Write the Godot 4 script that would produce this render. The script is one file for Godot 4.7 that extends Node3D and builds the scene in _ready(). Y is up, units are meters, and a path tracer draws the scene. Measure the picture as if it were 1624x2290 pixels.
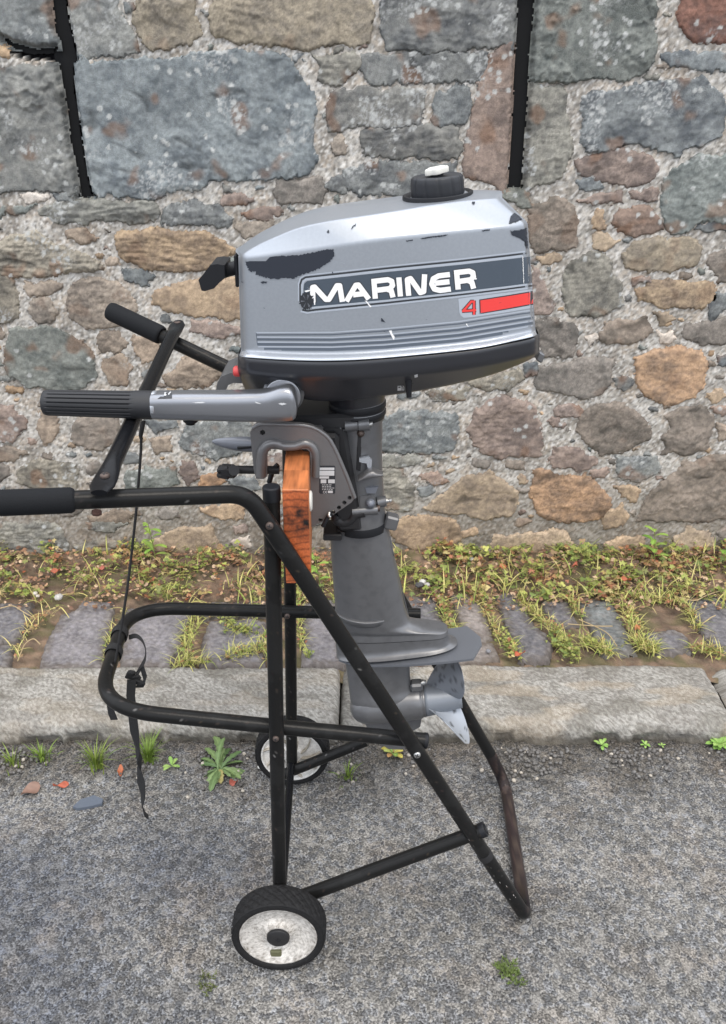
extends Node3D

# Photograph geometry: phone held at chest height, looking down at the trolley. Points measured in the
# photograph (3248 x 4579 units) are turned into places in the world by the plane each thing stands in.
const EYE := Vector3(0, 1.48, 0)
const PITCH := 25.5
const FOC := 4000.0
const WALL := -2.65          # the wall's face
const PAVE := 0.055          # level of the pavement
const MID := -1.39           # the motor's centre plane

var rng := RandomNumberGenerator.new()
var nz := FastNoiseLite.new()       # soft noise
var nf := FastNoiseLite.new()       # fine noise
var nr := FastNoiseLite.new()       # ridged
var nc := FastNoiseLite.new()       # cells: value
var nd := FastNoiseLite.new()       # cells: distance
var used := {}
var M := {}

# ---------------------------------------------------------------- places
func ray(x: float, y: float) -> Vector3:
	var p := deg_to_rad(PITCH)
	var u := (x - 1624.0) / FOC
	var v := (2289.4 - y) / FOC
	return Vector3(u, v * cos(p) - sin(p), -v * sin(p) - cos(p))

func V(x: float, y: float, z: float) -> Vector3:      # on the upright plane at z
	var d := ray(x, y)
	return EYE + d * (z / d.z)

func G(x: float, y: float, h: float) -> Vector3:      # on the level plane at h
	var d := ray(x, y)
	return EYE + d * ((h - EYE.y) / d.y)

func pairs(a: Array) -> PackedVector2Array:
	var r := PackedVector2Array()
	for i in range(0, a.size(), 2):
		r.append(Vector2(a[i], a[i + 1]))
	return r

# ---------------------------------------------------------------- nodes
func numbered(n: String) -> String:
	if not used.has(n):
		used[n] = 0
		return n
	used[n] += 1
	return "%s_%03d" % [n, used[n]]

func thing(called: String, label: String, category: String, at := Vector3.ZERO, group := "") -> Node3D:
	var o := Node3D.new()
	o.name = numbered(called)
	add_child(o, true)
	o.position = at
	o.set_meta("label", label)
	o.set_meta("category", category)
	if group != "":
		o.set_meta("group", group)
	return o

func setting(called: String, label: String) -> Node3D:
	var o := Node3D.new()
	o.name = numbered(called)
	add_child(o, true)
	o.set_meta("kind", "structure")
	o.set_meta("label", label)
	return o

# a mesh whose points are world places becomes a part of parent
func part(called: String, mesh: Mesh, m: Material, parent: Node3D) -> MeshInstance3D:
	var o := MeshInstance3D.new()
	o.mesh = mesh
	o.material_override = m
	var n := called
	var k := 0
	while parent.has_node(NodePath(n)):
		k += 1
		n = "%s_%03d" % [called, k]
	o.name = n
	parent.add_child(o, true)
	var off := Vector3.ZERO
	var q: Node = parent
	while q != self:
		off += (q as Node3D).position
		q = q.get_parent()
	o.position = -off
	return o

# ---------------------------------------------------------------- mesh making
class Mb:
	var v := PackedVector3Array()
	var n := PackedVector3Array()
	var c := PackedColorArray()
	var uv := PackedVector2Array()
	var ix := PackedInt32Array()
	func mesh() -> ArrayMesh:
		var a := []
		a.resize(Mesh.ARRAY_MAX)
		a[Mesh.ARRAY_VERTEX] = v
		if n.size() != v.size():
			normals()
		a[Mesh.ARRAY_NORMAL] = n
		if c.size() == v.size():
			a[Mesh.ARRAY_COLOR] = c
		if uv.size() == v.size():
			a[Mesh.ARRAY_TEX_UV] = uv
		a[Mesh.ARRAY_INDEX] = ix
		var m := ArrayMesh.new()
		m.add_surface_from_arrays(Mesh.PRIMITIVE_TRIANGLES, a)
		return m
	func normals() -> void:
		n.resize(v.size())
		n.fill(Vector3.ZERO)
		for i in range(0, ix.size(), 3):
			var a := ix[i]
			var b := ix[i + 1]
			var d := ix[i + 2]
			var f := (v[d] - v[a]).cross(v[b] - v[a])
			n[a] += f
			n[b] += f
			n[d] += f
		for i in n.size():
			n[i] = n[i].normalized() if n[i].length_squared() > 1e-24 else Vector3.UP
	func quad(a: int, b: int, d: int, e: int) -> void:   # clockwise seen from outside
		ix.append_array(PackedInt32Array([a, b, d, a, d, e]))
	# rows of equal length joined into a skin
	func skin(rows: Array, wrap := false) -> void:
		var base := v.size()
		var w: int = rows[0].size()
		for r in rows:
			v.append_array(r)
		for j in rows.size() - 1:
			for i in (w if wrap else w - 1):
				var i2 := (i + 1) % w
				quad(base + j * w + i, base + j * w + i2, base + (j + 1) * w + i2, base + (j + 1) * w + i)
	func fan(ring: PackedVector3Array, flip := false) -> void:
		var base := v.size()
		var mid := Vector3.ZERO
		for p in ring:
			mid += p
		v.append(mid / ring.size())
		v.append_array(ring)
		var k := ring.size()
		for i in k:
			if flip:
				ix.append_array(PackedInt32Array([base, base + 1 + (i + 1) % k, base + 1 + i]))
			else:
				ix.append_array(PackedInt32Array([base, base + 1 + i, base + 1 + (i + 1) % k]))

func round_path(pts: Array, rad: float, steps := 8) -> PackedVector3Array:
	var out := PackedVector3Array()
	for i in pts.size():
		var p: Vector3 = pts[i]
		if i == 0 or i == pts.size() - 1:
			out.append(p)
			continue
		var a: Vector3 = pts[i - 1] - p
		var b: Vector3 = pts[i + 1] - p
		var l := minf(rad, minf(a.length(), b.length()) * 0.48)
		var s := p + a.normalized() * l
		var e := p + b.normalized() * l
		for k in steps + 1:
			var t := float(k) / steps
			out.append(s.lerp(p, t).lerp(p.lerp(e, t), t))
	return out

func rings(path: PackedVector3Array, r0: float, r1: float, sides: int) -> Array:
	var rows := []
	var up := Vector3.UP
	for i in path.size():
		var t := (path[mini(i + 1, path.size() - 1)] - path[maxi(i - 1, 0)]).normalized()
		if i == 0 and absf(t.dot(up)) > 0.9:
			up = Vector3(0, 0, 1)
		var s := t.cross(up).normalized()
		up = s.cross(t).normalized()
		var rr := lerpf(r0, r1, float(i) / (path.size() - 1))
		var row := PackedVector3Array()
		for k in sides:
			var a := TAU * k / sides
			row.append(path[i] + (s * cos(a) + up * sin(a)) * rr)
		rows.append(row)
	return rows

func tube_into(m: Mb, path: PackedVector3Array, r: float, sides := 18, r1 := -1.0, caps := true) -> void:
	var rows := rings(path, r, r if r1 < 0 else r1, sides)
	m.skin(rows, true)
	if caps:
		m.fan(rows[0], true)
		m.fan(rows[rows.size() - 1])

func tube(path: PackedVector3Array, r: float, sides := 18, r1 := -1.0) -> ArrayMesh:
	var m := Mb.new()
	tube_into(m, path, r, sides, r1)
	return m.mesh()

func line(a: Vector3, b: Vector3, n := 2) -> PackedVector3Array:
	var p := PackedVector3Array()
	for i in n:
		p.append(a.lerp(b, float(i) / (n - 1)))
	return p

# body of revolution about the line a-b; prof = [along (0..1 of a-b, may be beyond), radius] pairs
func lathe_into(m: Mb, a: Vector3, b: Vector3, prof: Array, sides := 40, squash := 1.0) -> void:
	var t := (b - a).normalized()
	var s := t.cross(Vector3(0, 0, 1) if absf(t.z) < 0.9 else Vector3.UP).normalized()
	var u := s.cross(t).normalized()
	var rows := []
	for i in range(0, prof.size(), 2):
		var c := a + (b - a) * float(prof[i])
		var row := PackedVector3Array()
		for k in sides:
			var q := TAU * k / sides
			row.append(c + (s * cos(q) + u * sin(q) * squash) * float(prof[i + 1]))
		rows.append(row)
	m.skin(rows, true)

func lathe(a: Vector3, b: Vector3, prof: Array, sides := 40, squash := 1.0) -> ArrayMesh:
	var m := Mb.new()
	lathe_into(m, a, b, prof, sides, squash)
	return m.mesh()

# chamfered box from a frame (half sizes along three axes)
func box_into(m: Mb, c: Vector3, ax: Vector3, ay: Vector3, az: Vector3, ch := 0.002) -> void:
	var hx := ax.length()
	var hy := ay.length()
	var hz := az.length()
	var x := ax / hx
	var y := ay / hy
	var z := az / hz
	ch = minf(ch, minf(hx, minf(hy, hz)) * 0.6)
	for f in 3:
		var e := [[x, y, z, hx, hy, hz], [y, z, x, hy, hz, hx], [z, x, y, hz, hx, hy]][f] as Array
		for s: float in [-1.0, 1.0]:
			var b := m.v.size()
			for q in [[-1, -1], [1, -1], [1, 1], [-1, 1]]:
				m.v.append(c + e[2] * (s * e[5]) + e[0] * (q[0] * (e[3] - ch)) + e[1] * (q[1] * (e[4] - ch)))
			if s < 0:
				m.quad(b, b + 1, b + 2, b + 3)
			else:
				m.quad(b, b + 3, b + 2, b + 1)
		for s: float in [-1.0, 1.0]:
			for r: float in [-1.0, 1.0]:
				var b := m.v.size()
				for l: float in [-1.0, 1.0]:
					m.v.append(c + e[0] * (s * e[3]) + e[1] * (r * (e[4] - ch)) + e[2] * (l * (e[5] - ch)))
					m.v.append(c + e[0] * (s * (e[3] - ch)) + e[1] * (r * e[4]) + e[2] * (l * (e[5] - ch)))
				if s * r > 0:
					m.quad(b, b + 1, b + 3, b + 2)
				else:
					m.quad(b, b + 2, b + 3, b + 1)
	for sx: float in [-1.0, 1.0]:
		for sy: float in [-1.0, 1.0]:
			for sz: float in [-1.0, 1.0]:
				var b := m.v.size()
				m.v.append(c + x * sx * hx + y * sy * (hy - ch) + z * sz * (hz - ch))
				m.v.append(c + x * sx * (hx - ch) + y * sy * hy + z * sz * (hz - ch))
				m.v.append(c + x * sx * (hx - ch) + y * sy * (hy - ch) + z * sz * hz)
				m.ix.append_array(PackedInt32Array([b, b + 1, b + 2] if sx * sy * sz < 0 else [b, b + 2, b + 1]))

func box(c: Vector3, ax: Vector3, ay: Vector3, az: Vector3, ch := 0.002) -> ArrayMesh:
	var m := Mb.new()
	box_into(m, c, ax, ay, az, ch)
	return m.mesh()

# flat plate: outline of 3D points (roughly in a plane), pushed by d to its far face, edge chamfered
func plate_into(m: Mb, outline: PackedVector3Array, d: Vector3, holes: Array = [], ch := 0.0015) -> void:
	var o := outline[0]
	var dn := d.normalized()
	var e1 := (outline[1] - o).slide(dn).normalized()
	var e2 := dn.cross(e1)
	var flat := PackedVector2Array()
	for p in outline:
		flat.append(Vector2((p - o).dot(e1), (p - o).dot(e2)))
	if Geometry2D.is_polygon_clockwise(flat):
		flat.reverse()
	var loops := [flat]
	var poly := flat
	for h in holes:
		var hf := PackedVector2Array()
		for p in h:
			hf.append(Vector2((p - o).dot(e1), (p - o).dot(e2)))
		if not Geometry2D.is_polygon_clockwise(hf):
			hf.reverse()
		loops.append(hf)
		# bridge the hole into the outline
		var bi := 0
		var bj := 0
		var best := INF
		for i in poly.size():
			for j in hf.size():
				var q := poly[i].distance_squared_to(hf[j])
				if q < best:
					best = q
					bi = i
					bj = j
		var np := PackedVector2Array()
		for i in bi + 1:
			np.append(poly[i])
		for j in hf.size() + 1:
			np.append(hf[(bj + j) % hf.size()])
		for i in range(bi, poly.size()):
			np.append(poly[i])
		poly = np
	var tri := Geometry2D.triangulate_polygon(poly)
	for side in 2:
		var b := m.v.size()
		for p in poly:
			m.v.append(o + e1 * p.x + e2 * p.y + (d if side == 1 else Vector3.ZERO))
		for i in range(0, tri.size(), 3):
			if side == 0:
				m.ix.append_array(PackedInt32Array([b + tri[i], b + tri[i + 1], b + tri[i + 2]]))
			else:
				m.ix.append_array(PackedInt32Array([b + tri[i], b + tri[i + 2], b + tri[i + 1]]))
	for l: PackedVector2Array in loops:
		var k := l.size()
		for i in k:
			var b := m.v.size()
			var p := o + e1 * l[i].x + e2 * l[i].y
			var q := o + e1 * l[(i + 1) % k].x + e2 * l[(i + 1) % k].y
			m.v.append_array(PackedVector3Array([p, q, q + d, p + d]))
			m.quad(b, b + 1, b + 2, b + 3)

func plate(outline: PackedVector3Array, d: Vector3, holes: Array = []) -> ArrayMesh:
	var m := Mb.new()
	plate_into(m, outline, d, holes)
	return m.mesh()

func Vs(a: Array, z: float) -> PackedVector3Array:
	var r := PackedVector3Array()
	for i in range(0, a.size(), 2):
		r.append(V(a[i], a[i + 1], z))
	return r

func circle_dd(x: float, y: float, r: float, z: float, n := 14, start := 0.0) -> PackedVector3Array:
	var out := PackedVector3Array()
	for i in n:
		out.append(V(x + r * cos(start + TAU * i / n), y + r * sin(start + TAU * i / n), z))
	return out

# print or bare patch on a surface: outlines in photograph units, laid on the surface they fall on
func decal(polys: Array, surf: TriangleMesh, lift := 0.0006, cell := 26.0) -> ArrayMesh:
	var m := Mb.new()
	m.n = PackedVector3Array()
	for poly: PackedVector2Array in polys:
		if poly.size() < 3:
			continue
		var lo := poly[0]
		var hi := poly[0]
		for p in poly:
			lo = lo.min(p)
			hi = hi.max(p)
		var y := lo.y
		while y < hi.y:
			var x := lo.x
			while x < hi.x:
				var sq := PackedVector2Array([Vector2(x, y), Vector2(x + cell, y), Vector2(x + cell, y + cell), Vector2(x, y + cell)])
				for piece: PackedVector2Array in Geometry2D.intersect_polygons(poly, sq):
					var tri := Geometry2D.triangulate_polygon(piece)
					if tri.is_empty():
						continue
					var b := m.v.size()
					var ok := true
					for p in piece:
						var d := ray(p.x, p.y).normalized()
						var hit := surf.intersect_ray(EYE, d)
						if hit.is_empty():
							ok = false
							break
						var hn: Vector3 = hit["normal"]
						if hn.dot(d) > 0:
							hn = -hn
						m.v.append(hit["position"] + hn * lift)
						m.n.append(hn)
					if not ok:
						m.v.resize(b)
						m.n.resize(b)
						continue
					for i in tri.size():
						m.ix.append(b + tri[i])
				x += cell
			y += cell
	return m.mesh() if m.v.size() > 2 else null

func stroke(a: Array, w: float, caps := Geometry2D.END_BUTT, joint := Geometry2D.JOIN_MITER) -> Array:
	var out := []
	for p: PackedVector2Array in Geometry2D.offset_polyline(pairs(a), w * 0.5, joint, caps):
		if not Geometry2D.is_polygon_clockwise(p):
			out.append(p)
	if out.is_empty():
		out = Geometry2D.offset_polyline(pairs(a), w * 0.5, joint, caps)
	return out

func mirror(p: PackedVector3Array) -> PackedVector3Array:
	var r := PackedVector3Array()
	for q in p:
		r.append(Vector3(q.x, q.y, 2 * MID - q.z))
	return r

func lin(r: float, g: float, b: float, k := 1.0) -> Color:    # a colour as seen (0..255) to a base colour
	var c := Color(r / 255.0, g / 255.0, b / 255.0).srgb_to_linear()
	return Color(c.r * k, c.g * k, c.b * k)

func smooth(a: float, b: float, x: float) -> float:
	var t := clampf((x - a) / (b - a), 0, 1)
	return t * t * (3 - 2 * t)

# a value along a list of points: x -> y
func along(a: PackedVector2Array, x: float) -> float:
	if x <= a[0].x:
		return a[0].y
	for i in a.size() - 1:
		if x <= a[i + 1].x:
			return lerpf(a[i].y, a[i + 1].y, (x - a[i].x) / (a[i + 1].x - a[i].x))
	return a[a.size() - 1].y

# smooth curve through points, n samples
func curve2(a: PackedVector2Array, n: int) -> PackedVector2Array:
	var out := PackedVector2Array()
	var k := a.size()
	for i in n:
		var s := float(i) / (n - 1) * (k - 1)
		var j := mini(int(s), k - 2)
		var t := s - j
		out.append(a[j].cubic_interpolate(a[j + 1], a[maxi(j - 1, 0)], a[mini(j + 2, k - 1)], t))
	return out

# ---------------------------------------------------------------- the scene
func _ready() -> void:
	# camera
	var cam := Camera3D.new()
	cam.name = "camera"
	cam.position = EYE
	cam.rotation_degrees = Vector3(-PITCH, 0, 0)
	cam.fov = rad_to_deg(2 * atan(2289.4 / FOC))
	cam.near = 0.05
	cam.far = 400.0
	add_child(cam)
	cam.current = true
	# overcast sky
	var sky_m := ProceduralSkyMaterial.new()
	sky_m.sky_top_color = Color(0.955, 0.97, 1.0)
	sky_m.sky_horizon_color = Color(0.64, 0.66, 0.69)
	sky_m.sky_curve = 0.35
	sky_m.ground_bottom_color = Color(0.3, 0.3, 0.3)
	sky_m.ground_horizon_color = Color(0.6, 0.6, 0.6)
	sky_m.sky_energy_multiplier = 1.22
	var sky := Sky.new()
	sky.sky_material = sky_m
	var env := Environment.new()
	env.background_mode = Environment.BG_SKY
	env.sky = sky
	env.background_energy_multiplier = 1.0
	env.tonemap_mode = Environment.TONE_MAPPER_LINEAR
	env.tonemap_exposure = 1.74
	env.sdfgi_enabled = true
	env.ssao_enabled = true
	env.ssil_enabled = true
	var we := WorldEnvironment.new()
	we.name = "sky"
	we.environment = env
	add_child(we)
	# the sun behind thick cloud
	var sun := DirectionalLight3D.new()
	sun.name = "sun"
	sun.light_energy = 0.35
	sun.light_color = Color(1.0, 0.97, 0.93)
	sun.light_angular_distance = 24.0
	sun.shadow_enabled = true
	sun.rotation_degrees = Vector3(-62, 18, 0)
	add_child(sun)
	rng.seed = 20240
	for q in [[nz, FastNoiseLite.TYPE_SIMPLEX, 1.0, 3, 1], [nf, FastNoiseLite.TYPE_SIMPLEX, 1.0, 2, 2]]:
		q[0].noise_type = q[1]
		q[0].frequency = q[2]
		q[0].fractal_type = FastNoiseLite.FRACTAL_FBM
		q[0].fractal_octaves = q[3]
		q[0].seed = q[4]
	nr.noise_type = FastNoiseLite.TYPE_SIMPLEX
	nr.frequency = 1.0
	nr.fractal_type = FastNoiseLite.FRACTAL_RIDGED
	nr.fractal_octaves = 3
	nr.seed = 3
	for n in [nc, nd]:
		n.noise_type = FastNoiseLite.TYPE_CELLULAR
		n.frequency = 1.0
		n.fractal_type = FastNoiseLite.FRACTAL_NONE
		n.seed = 4
	nc.cellular_return_type = FastNoiseLite.RETURN_CELL_VALUE
	nd.cellular_return_type = FastNoiseLite.RETURN_DISTANCE
	make_materials()
	more_materials()
	build_ground()
	build_wall()
	build_trolley()
	build_motor()
	build_straps()
	build_plants()

func more_materials() -> void:
	M.mortar_plain = mat(lin(150, 144, 136), 0.95)
	M.soil_plain = mat(lin(90, 80, 70), 0.95)
	M.slot_green = mat(lin(92, 92, 66), 0.7)
	M.steel_old = mat(Color(0.10, 0.075, 0.065), 0.5, 0.5)
	M.scratch = mat(lin(176, 172, 168), 0.6)
	M.chip_black = mat(Color(0.016, 0.018, 0.024), 0.5)
	M.print_pale = mat(lin(196, 198, 200), 0.5)
	M.cap = mat(Color(0.015, 0.017, 0.022), 0.5)
	M.grip_rubber = mat(Color(0.014, 0.015, 0.018), 0.55)
	M.plate_paint = mat(Color(0.15, 0.16, 0.18), 0.4, 0.25)
	M.bracket_paint = tri(mat(Color(0.175, 0.173, 0.177), 0.34, 0.45), 7.0)
	M.bracket_paint.normal_enabled = true
	M.bracket_paint.normal_texture = M.grey_paint.normal_texture
	M.bracket_paint.normal_scale = 0.08
	M.blade = mat(Color.WHITE, 0.42, 0.2)
	M.blade.vertex_color_use_as_albedo = true
	M.shard = tri(mat(lin(92, 100, 112), 0.55), 8.0)
	M.shard.normal_enabled = true
	M.shard.normal_texture = M.stone.normal_texture
	M.shard.normal_scale = 0.4
	M.stalk = mat(lin(176, 156, 120), 0.8)
	M.stem = mat(lin(120, 130, 70), 0.7)

# ---------------------------------------------------------------- materials
func grey_image(n: FastNoiseLite, size: int) -> PackedByteArray:
	var im := n.get_seamless_image(size, size, false, false, 0.15, true)
	im.convert(Image.FORMAT_L8)
	return im.get_data()

func noise(kind: int, freq: float, oct: int, seed_: int, gain := 0.5) -> FastNoiseLite:
	var n := FastNoiseLite.new()
	n.noise_type = kind as FastNoiseLite.NoiseType
	n.frequency = freq
	n.seed = seed_
	n.fractal_octaves = oct
	n.fractal_gain = gain
	n.fractal_type = FastNoiseLite.FRACTAL_FBM if oct > 1 else FastNoiseLite.FRACTAL_NONE
	return n

# grey texture between lo and hi (multiplies the base colour); n is read as 0..255 and shaped by power
func speckle(n: FastNoiseLite, size: int, lo: float, hi: float, power := 1.0, n2: FastNoiseLite = null) -> ImageTexture:
	var a := grey_image(n, size)
	var b := grey_image(n2, size) if n2 else a
	var o := PackedByteArray()
	o.resize(size * size)
	var lut := PackedByteArray()
	for i in 256:
		lut.append(int(clampf(pow(lerpf(lo, hi, pow(i / 255.0, power)), 1 / 2.2), 0, 1) * 255))
	for i in o.size():
		o[i] = lut[(a[i] + b[i]) >> 1]
	var im := Image.create_from_data(size, size, false, Image.FORMAT_L8, o)
	im.convert(Image.FORMAT_RGB8)
	return ImageTexture.create_from_image(im)

func bumps(n: FastNoiseLite, size: int, strength: float, n2: FastNoiseLite = null) -> ImageTexture:
	var a := grey_image(n, size)
	if n2:
		var b := grey_image(n2, size)
		for i in a.size():
			a[i] = (a[i] + b[i]) >> 1
	var im := Image.create_from_data(size, size, false, Image.FORMAT_L8, a)
	im.convert(Image.FORMAT_RGBA8)
	im.bump_map_to_normal_map(strength)
	return ImageTexture.create_from_image(im)

func mat(col: Color, rough: float, metal := 0.0) -> StandardMaterial3D:
	var m := StandardMaterial3D.new()
	m.albedo_color = col.linear_to_srgb()
	m.roughness = rough
	m.metallic = metal
	m.cull_mode = BaseMaterial3D.CULL_DISABLED
	return m

func tri(m: StandardMaterial3D, per_metre: float) -> StandardMaterial3D:
	m.uv1_triplanar = true
	m.uv1_world_triplanar = true
	m.uv1_scale = Vector3.ONE * per_metre
	return m

func make_materials() -> void:
	var grit := noise(FastNoiseLite.TYPE_SIMPLEX, 0.09, 3, 11, 0.7)
	var grit2 := noise(FastNoiseLite.TYPE_SIMPLEX, 0.02, 3, 12)
	var pores := noise(FastNoiseLite.TYPE_CELLULAR, 0.06, 1, 13)
	var tex_grit := speckle(grit, 512, 0.58, 1.0, 0.75)
	var tex_mix := speckle(grit, 512, 0.42, 1.08, 0.9, grit2)
	var nor_grit := bumps(grit, 512, 5.0)
	var nor_pores := bumps(pores, 512, 3.0, grit)
	# stone: colours come with the vertices
	var s := tri(mat(Color.WHITE, 0.85), 4.7)
	s.vertex_color_use_as_albedo = true
	s.albedo_texture = tex_mix
	s.normal_enabled = true
	s.normal_texture = nor_grit
	s.normal_scale = 0.6
	M.stone = s
	var mo := tri(mat(Color.WHITE, 0.95), 4.3)
	mo.vertex_color_use_as_albedo = true
	mo.albedo_texture = tex_grit
	mo.normal_enabled = true
	mo.normal_texture = nor_pores
	mo.normal_scale = 0.8
	M.mortar = mo
	var gr := tri(mat(Color.WHITE, 0.85), 3.6)
	gr.vertex_color_use_as_albedo = true
	gr.albedo_texture = speckle(noise(FastNoiseLite.TYPE_SIMPLEX, 0.12, 2, 15, 0.8), 512, 0.40, 1.0, 0.8)
	gr.normal_enabled = true
	gr.normal_texture = nor_pores
	gr.normal_scale = 0.35
	M.granite = gr
	var so := tri(mat(Color.WHITE, 0.95), 4.0)
	so.vertex_color_use_as_albedo = true
	so.albedo_texture = tex_grit
	so.normal_enabled = true
	so.normal_texture = nor_pores
	so.normal_scale = 1.5
	M.soil = so
	var pitch := tri(mat(Color(0.012, 0.0125, 0.0135), 0.6), 5.0)
	pitch.metallic_specular = 0.25
	M.pitch = pitch
	M.road = road_material()
	# wet black paint of the tubes: droplets as small bumps
	var drops := noise(FastNoiseLite.TYPE_CELLULAR, 0.075, 1, 21)
	drops.cellular_jitter = 1.0
	var bp := tri(mat(Color(0.007, 0.0075, 0.009), 0.24), 11.0)
	bp.normal_enabled = true
	bp.normal_texture = bumps(drops, 256, 1.6, grit)
	bp.normal_scale = 0.22
	bp.vertex_color_use_as_albedo = false
	M.black_paint = bp
	M.black_paint_worn = tri(mat(Color.WHITE, 0.30), 11.0)
	M.black_paint_worn.vertex_color_use_as_albedo = true
	M.black_paint_worn.normal_enabled = true
	M.black_paint_worn.normal_texture = bp.normal_texture
	M.black_paint_worn.normal_scale = 0.4
	for k in ["black_paint", "black_paint_worn"]:
		M[k].metallic_specular = 0.28
	M.foam = tri(mat(Color(0.011, 0.012, 0.014), 0.75), 9.0)
	M.foam.metallic_specular = 0.3
	M.foam.normal_enabled = true
	M.foam.normal_texture = nor_grit
	M.foam.normal_scale = 0.4
	M.rubber = tri(mat(Color(0.022, 0.022, 0.023), 0.7), 8.0)
	M.rubber.metallic_specular = 0.3
	M.rubber.albedo_texture = tex_mix
	M.rubber.normal_enabled = true
	M.rubber.normal_texture = nor_grit
	M.rubber.normal_scale = 0.35
	M.black_plastic = mat(Color(0.013, 0.014, 0.017), 0.45)
	M.black_plastic.metallic_specular = 0.35
	M.pan = mat(Color(0.02, 0.0215, 0.027), 0.3)
	M.pan.clearcoat_enabled = true
	M.pan.clearcoat = 0.3
	M.pan.clearcoat_roughness = 0.2
	var si := tri(mat(Color(0.345, 0.372, 0.41), 0.42, 0.65), 14.0)
	si.albedo_texture = speckle(grit2, 512, 0.93, 1.0)
	si.normal_enabled = true
	si.normal_texture = bumps(noise(FastNoiseLite.TYPE_SIMPLEX, 0.01, 2, 31), 256, 0.6)
	si.normal_scale = 0.10
	si.clearcoat_enabled = true
	si.clearcoat = 0.3
	si.clearcoat_roughness = 0.08
	M.silver = si
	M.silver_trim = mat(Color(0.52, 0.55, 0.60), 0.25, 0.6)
	M.arm = tri(mat(Color(0.29, 0.30, 0.325), 0.30, 0.85), 9.0)
	M.arm.normal_enabled = true
	M.arm.normal_texture = nor_grit
	M.arm.normal_scale = 0.06
	var gp := tri(mat(Color(0.165, 0.168, 0.176), 0.34, 0.5), 7.0)
	gp.albedo_texture = speckle(grit2, 256, 0.85, 1.12)
	gp.normal_enabled = true
	gp.normal_texture = nor_grit
	gp.normal_scale = 0.035
	M.grey_paint = gp
	M.grey_light = mat(Color(0.20, 0.215, 0.25), 0.4, 0.3)
	M.dark_metal = mat(Color(0.022, 0.022, 0.024), 0.5, 0.2)
	M.steel = mat(Color(0.45, 0.45, 0.44), 0.35, 0.9)
	M.rust = mat(Color(0.09, 0.045, 0.035), 0.75)
	M.prop = tri(mat(Color(0.20, 0.22, 0.25), 0.45, 0.3), 9.0)
	M.prop.normal_enabled = true
	M.prop.normal_texture = nor_grit
	M.prop.normal_scale = 0.12
	M.navy = mat(Color(0.060, 0.078, 0.102), 0.22)
	M.print_dark = mat(Color(0.025, 0.028, 0.034), 0.4)
	M.print_light = mat(Color(0.42, 0.46, 0.52), 0.4, 0.3)
	M.print_stripe = mat(Color(0.10, 0.12, 0.15), 0.4, 0.2)
	M.print_white = mat(Color(0.82, 0.82, 0.82), 0.4)
	M.print_red = mat(Color(0.72, 0.045, 0.04), 0.4)
	M.chip = mat(Color(0.030, 0.035, 0.047), 0.5)
	M.chip.metallic_specular = 0.3
	M.red = mat(Color(0.55, 0.06, 0.06), 0.4)
	M.knob_white = mat(Color(0.72, 0.71, 0.66), 0.5)
	M.wheel_white = tri(mat(Color.WHITE, 0.55), 7.0)
	M.wheel_white.vertex_color_use_as_albedo = true
	M.wheel_white.albedo_texture = tex_mix
	M.wood = wood_material()
	M.wood_end = wood_end_material()
	M.webbing = tri(mat(Color(0.016, 0.016, 0.017), 0.85), 40.0)
	M.webbing.normal_enabled = true
	M.webbing.normal_texture = nor_grit
	for l in [["leaf", Color.WHITE], ["litter", Color.WHITE]]:
		var lm := mat(l[1], 0.6)
		lm.vertex_color_use_as_albedo = true
		lm.backlight_enabled = l[0] == "leaf"
		lm.backlight = Color(0.3, 0.3, 0.3)
		M[l[0]] = lm

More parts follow.
